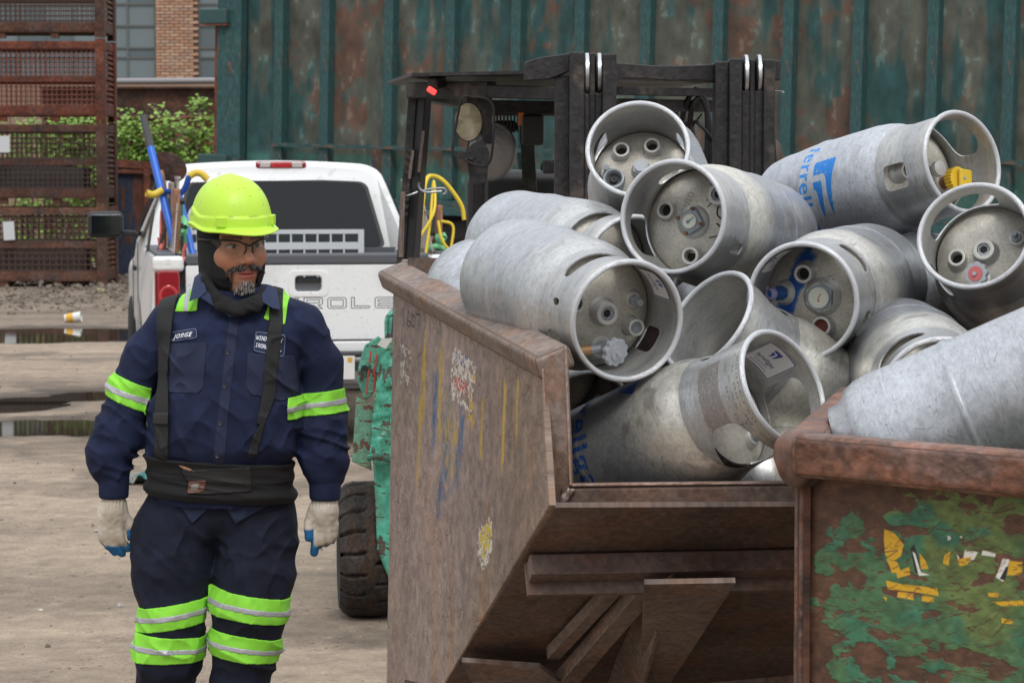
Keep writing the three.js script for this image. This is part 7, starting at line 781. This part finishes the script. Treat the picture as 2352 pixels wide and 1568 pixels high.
  { const arcs = [[[474, 632, 0.04], [488, 670, 0.1], [520, 697, 0.135], [558, 709, 0.148], [598, 698, 0.135], [614, 682, 0.1]], [[472, 600, 0.03], [482, 642, 0.085], [512, 680, 0.125], [556, 697, 0.138], [596, 686, 0.125], [610, 668, 0.085]]].map((a) => a.map((q) => M(...q))); const gf0 = (x, y, z) => { let d = 9; for (const P of arcs) for (let i = 0; i < P.length - 1; i++) d = smin(d, capsule(x, y, z, P[i], P[i + 1], 0.0125, 0.0125), 0.012); return d - 0.004 * (ridge(vn3(x * 26 + 4, y * 60 + x * 20, z * 22)) - 0.4); }; add('neck_gaiter', nets([MX(450), MY(725), 0, MX(655), MY(580), 0.2], 0.004, gf0), blackCloth); }
  // moustache and goatee as short strands
  const strands = (n, seed, gen) => { const r = rng(seed), gs = []; for (let i = 0; i < n; i++) { const q = gen(r); if (!q) continue; const [x, y, dx, dy, l, w] = q; let z = 0.13; while (z > 0 && headF(x, y, z) > 0) z -= 0.0015; if (z <= 0.02) continue; const a = V(x, y, z - 0.001), b = V(x + dx * l * 0.6, y + dy * l * 0.6, z + 0.006), c = V(x + dx * l, y + dy * l, z + 0.005); gs.push(new THREE.TubeGeometry(new THREE.QuadraticBezierCurve3(a, b, c), 3, w, 4)); } return hg(merge(gs)); };
  const darkHair = std({ color: lin(0.014, 0.011, 0.01), roughness: 0.6 }), greyHair = std({ color: lin(0.34, 0.32, 0.31), roughness: 0.6 });
  const mou = (r) => { const s = r() < 0.5 ? -1 : 1, t = r(), x = s * (0.004 + 0.04 * t); return [x, -0.046 - 0.012 * t * t + (r() - 0.5) * 0.01 + 0.003, s * (0.4 + 0.5 * t), -0.8, 0.011 + 0.005 * r(), 0.00055]; }, side = (r) => { const s = r() < 0.5 ? -1 : 1, t = r(); return [s * (0.04 + (r() - 0.5) * 0.007 - 0.004 * t), -0.06 - 0.045 * t, s * 0.1, -1, 0.012, 0.0007]; }, goat = (r) => { const t = r(), w = mix(0.008, 0.034, pow(t, 0.7)), x = (r() * 2 - 1) * w; return [x, -0.085 - 0.028 * t, x * 6, -1, 0.008 + 0.007 * r(), 0.0006]; };
  add('moustache', strands(260, 1, mou), darkHair); add('grey_moustache_hair', strands(50, 5, mou), greyHair); add('beard_side', strands(60, 2, side), darkHair); add('goatee', strands(120, 3, goat), greyHair); add('dark_goatee_hair', strands(120, 4, goat), darkHair); 
  // safety glasses
  const frm = [[-0.088, 0.022, -0.035], [-0.085, 0.024, 0.02], [-0.076, 0.026, 0.055], [-0.055, 0.026, 0.088], [-0.03, 0.024, 0.101], [-0.012, 0.016, 0.107], [0, 0.012, 0.109], [0.012, 0.016, 0.107], [0.03, 0.024, 0.101], [0.055, 0.026, 0.088], [0.076, 0.026, 0.055], [0.085, 0.024, 0.02], [0.088, 0.022, -0.035]].map((p) => V(...p));
  const gf = add('safety_glasses', hg(merge([tube(frm, 0.0025, 80, 8), tube([V(-0.01, 0.012, 0.107), V(-0.009, 0.0, 0.105), V(-0.013, -0.01, 0.1)], 0.0022, 12, 6), tube([V(0.01, 0.012, 0.107), V(0.009, 0.0, 0.105), V(0.013, -0.01, 0.1)], 0.0022, 12, 6)])), std({ color: lin(0.008, 0.008, 0.009), roughness: 0.35 }));
  for (const s of [-1, 1]) { const nx = 18, ny = 8, pos = [], idx = []; for (let i = 0; i <= nx; i++) { const t = i / nx, x = s * mix(0.006, 0.079, t), top = mix(0.013, 0.026, sst(0, 0.35, t)), bot = -0.028 * pow(max(0, sin(PI * pow(t, 0.75) * 0.93 + 0.18)), 0.7) + 0.006, zc = 0.1085 - 9 * x * x * (1 + 4 * max(0, abs(x) - 0.05) * 5); for (let j = 0; j <= ny; j++) { const y = mix(top, min(bot, top), j / ny); pos.push(x, y, zc - 0.12 * (0.02 - y)); } } for (let i = 0; i < nx; i++) for (let j = 0; j < ny; j++) { const a = i * (ny + 1) + j, b = a + ny + 1; idx.push(a, a + 1, b, b, a + 1, b + 1); } const g = new THREE.BufferGeometry(); g.setAttribute('position', new THREE.Float32BufferAttribute(pos, 3)); g.setIndex(idx); g.computeVertexNormals(); mesh('lens', hg(g), phys({ color: lin(0.93, 0.93, 0.92), transmission: 1, thickness: 0, roughness: 0.03, ior: 1.5, side: THREE.DoubleSide }), gf); }
  // hard hat
  const hat = (x, y, z) => { const zz = z + 0.008; let d = (pow(pow(abs(x) / 0.111, 2.3) + pow(abs(max(y, 0.05) - 0.05) / 0.143, 2.3) + pow(abs(zz) / 0.133, 2.3), 1 / 2.3) - 1) * 0.11; const rg = ell(x, y, zz, 0, 0.07, 0.0, 0.04, 0.1255, 0.128); d = smin(d, rg, 0.012); d = smax(d, 0.055 - y, 0.004); const rim = smax(smax(ell(x, y, zz, 0, 0.062, 0, 0.117, 0.15, 0.139), y - 0.088 - 0.02 * sst(0.03, -0.06, z), 0.005), 0.052 - y, 0.004); d = smin(d, rim, 0.004); const q = hypot(x / 0.126, zz / (zz > 0 ? 0.186 : 0.146)), by = 0.056 - 1.7 * pow(max(0, zz - 0.1), 2) - 0.5 * x * x * sst(0.0, 0.1, zz) + 0.012 * sst(0.08, 0.14, abs(x)) * sst(0.06, -0.02, zz); const br = smax((q - 1) * 0.13, abs(y - by) - 0.0036, 0.004); d = smin(d, br, 0.006); const inn = ell(x, y, zz, 0, 0.052, 0, 0.104, 0.12, 0.124); return smax(d, -inn, 0.003); };
  const hatM = std({ vertexColors: true, roughness: 0.42 }), hb = hg0(nets([-0.14, 0.02, -0.17, 0.14, 0.235, 0.19], 0.0036, hat, (x, y, z, c) => { const n = vn3(x * 120, y * 120, z * 120), k = (n > 0.9 ? 0.6 : 1) * (0.96 + 0.08 * vn3(x * 20, y * 20, z * 20)); const dirt = sst(0.004, 0.001, abs(y - 0.09)) * sst(0.55, 0.7, vn3(x * 50, y * 50 + 3, z * 50)) * 0.6; c[0] = mix(0.52 * k, 0.2, dirt); c[1] = mix(0.8 * k, 0.22, dirt); c[2] = mix(0.06 * k, 0.04, dirt); }));
  const hat0 = add('hard_hat', hb, hatM), plain = std({ color: lin(0.5, 0.78, 0.06), roughness: 0.42 });
  for (const a of [-0.72, 0.85]) { const g = rbox(0, 0, 0, 0.03, 0.028, 0.012, 0.004); g.rotateY(a); g.translate(0.119 * sin(a), 0.076, 0.132 * cos(a) - 0.002); mesh('slot_block', hg0(g), plain, hat0); }
  // ---- collar, buttons, name patches
  const zOn = (f, x, y, off) => { let z = 0.3; while (z > -0.1 && f(x, y, z) > off) z -= 0.0015; return z; };
  const flap = (pts, zs) => { const P = pts.map(([x, y], i) => V(...M(x, y, zs[i]))); const c = P.reduce((a, p) => a.add(p), V(0, 0, 0)).multiplyScalar(1 / P.length).add(V(0, 0, 0.006)); const gs = [], pos = [], idx = []; P.forEach((p) => pos.push(p.x, p.y, p.z)); pos.push(c.x, c.y, c.z); P.forEach((p) => pos.push(p.x, p.y, p.z - 0.006)); const n = P.length; for (let i = 0; i < n; i++) { const j = (i + 1) % n; idx.push(i, j, n, i, n + 1 + i, j, j, n + 1 + i, n + 1 + j); } const g = new THREE.BufferGeometry(); g.setAttribute('position', new THREE.Float32BufferAttribute(pos, 3)); g.setIndex(idx); g.computeVertexNormals(); return toCreasedNormals(g, 0.7); };
  const colM = std({ color: lin(0.02, 0.033, 0.085), roughness: 0.82, side: THREE.DoubleSide });
  add('collar', flap([[452, 634], [468, 622], [486, 664], [470, 678], [446, 687]], [0.06, 0.07, 0.125, 0.13, 0.125]), colM); add('collar', flap([[604, 682], [622, 652], [640, 662], [651, 705], [636, 702]], [0.13, 0.08, 0.07, 0.12, 0.128]), colM); add('collar_band', flap([[470, 676], [486, 664], [520, 690], [548, 716], [540, 722]], [0.126, 0.12, 0.125, 0.14, 0.14]), colM); add('collar_band', flap([[604, 682], [612, 676], [590, 700], [548, 722], [545, 716]], [0.126, 0.12, 0.13, 0.142, 0.14]), colM);
  for (const [x, y] of [[546, 719], [537, 800], [531, 875], [523, 957], [516, 1030]]) { const p = M(x, y), z = zOn(shirt, p[0], p[1], 0.002), b = add('button', lathe([[0.0005, 0.002], [0.0035, 0.002], [0.0045, 0.0035], [0.0058, 0.003], [0.006, 0]], 14).rotateX(PI / 2), std({ color: lin(0.05, 0.05, 0.06), roughness: 0.3, metalness: 0.3 })); b.position.set(p[0], p[1], z); }
  const patch = (c4, draw, w, h) => { const c = document.createElement('canvas'); c.width = w; c.height = h; draw(c.getContext('2d'), w, h); const nx = 16, ny = 8, g = new THREE.PlaneGeometry(1, 1, nx, ny), P = g.attributes.position, Q = c4.map(([x, y]) => M(x, y)); for (let i = 0; i < P.count; i++) { const s = P.getX(i) + 0.5, t = 0.5 - P.getY(i), x = Q[0][0] * (1 - s) * (1 - t) + Q[1][0] * s * (1 - t) + Q[2][0] * s * t + Q[3][0] * (1 - s) * t, y = Q[0][1] * (1 - s) * (1 - t) + Q[1][1] * s * (1 - t) + Q[2][1] * s * t + Q[3][1] * (1 - s) * t; P.setXYZ(i, x, y, zOn(shirt, x, y, 0.0035)); } g.computeVertexNormals(); return add('name_patch', g, std({ map: colorTex(c, false), roughness: 0.8 })); };
  const pbg = (x, w, h) => { x.fillStyle = '#1b2544'; x.fillRect(0, 0, w, h); x.strokeStyle = '#7d8aa8'; x.lineWidth = 5; x.beginPath(); x.roundRect(5, 5, w - 10, h - 10, 26); x.stroke(); x.fillStyle = '#e8eaf2'; };
  patch([[401, 757], [464, 746], [467, 768], [403, 779]], (x, w, h) => { pbg(x, w, h); x.font = 'italic bold 72px sans-serif'; x.setTransform(1, 0, -0.2, 1, 0, 0); x.fillText('JORGE', 52, 88); }, 320, 120);
  patch([[598, 753], [664, 762], [661, 813], [594, 797]], (x, w, h) => { pbg(x, w, h); x.font = 'bold 52px monospace'; x.setTransform(1, 0, -0.15, 1, 0, 0); x.fillText('WINDY CITY', 26, 76); x.fillText('IRON&METAL', 34, 146); }, 360, 190);
}
renderer.render(scene, camera);
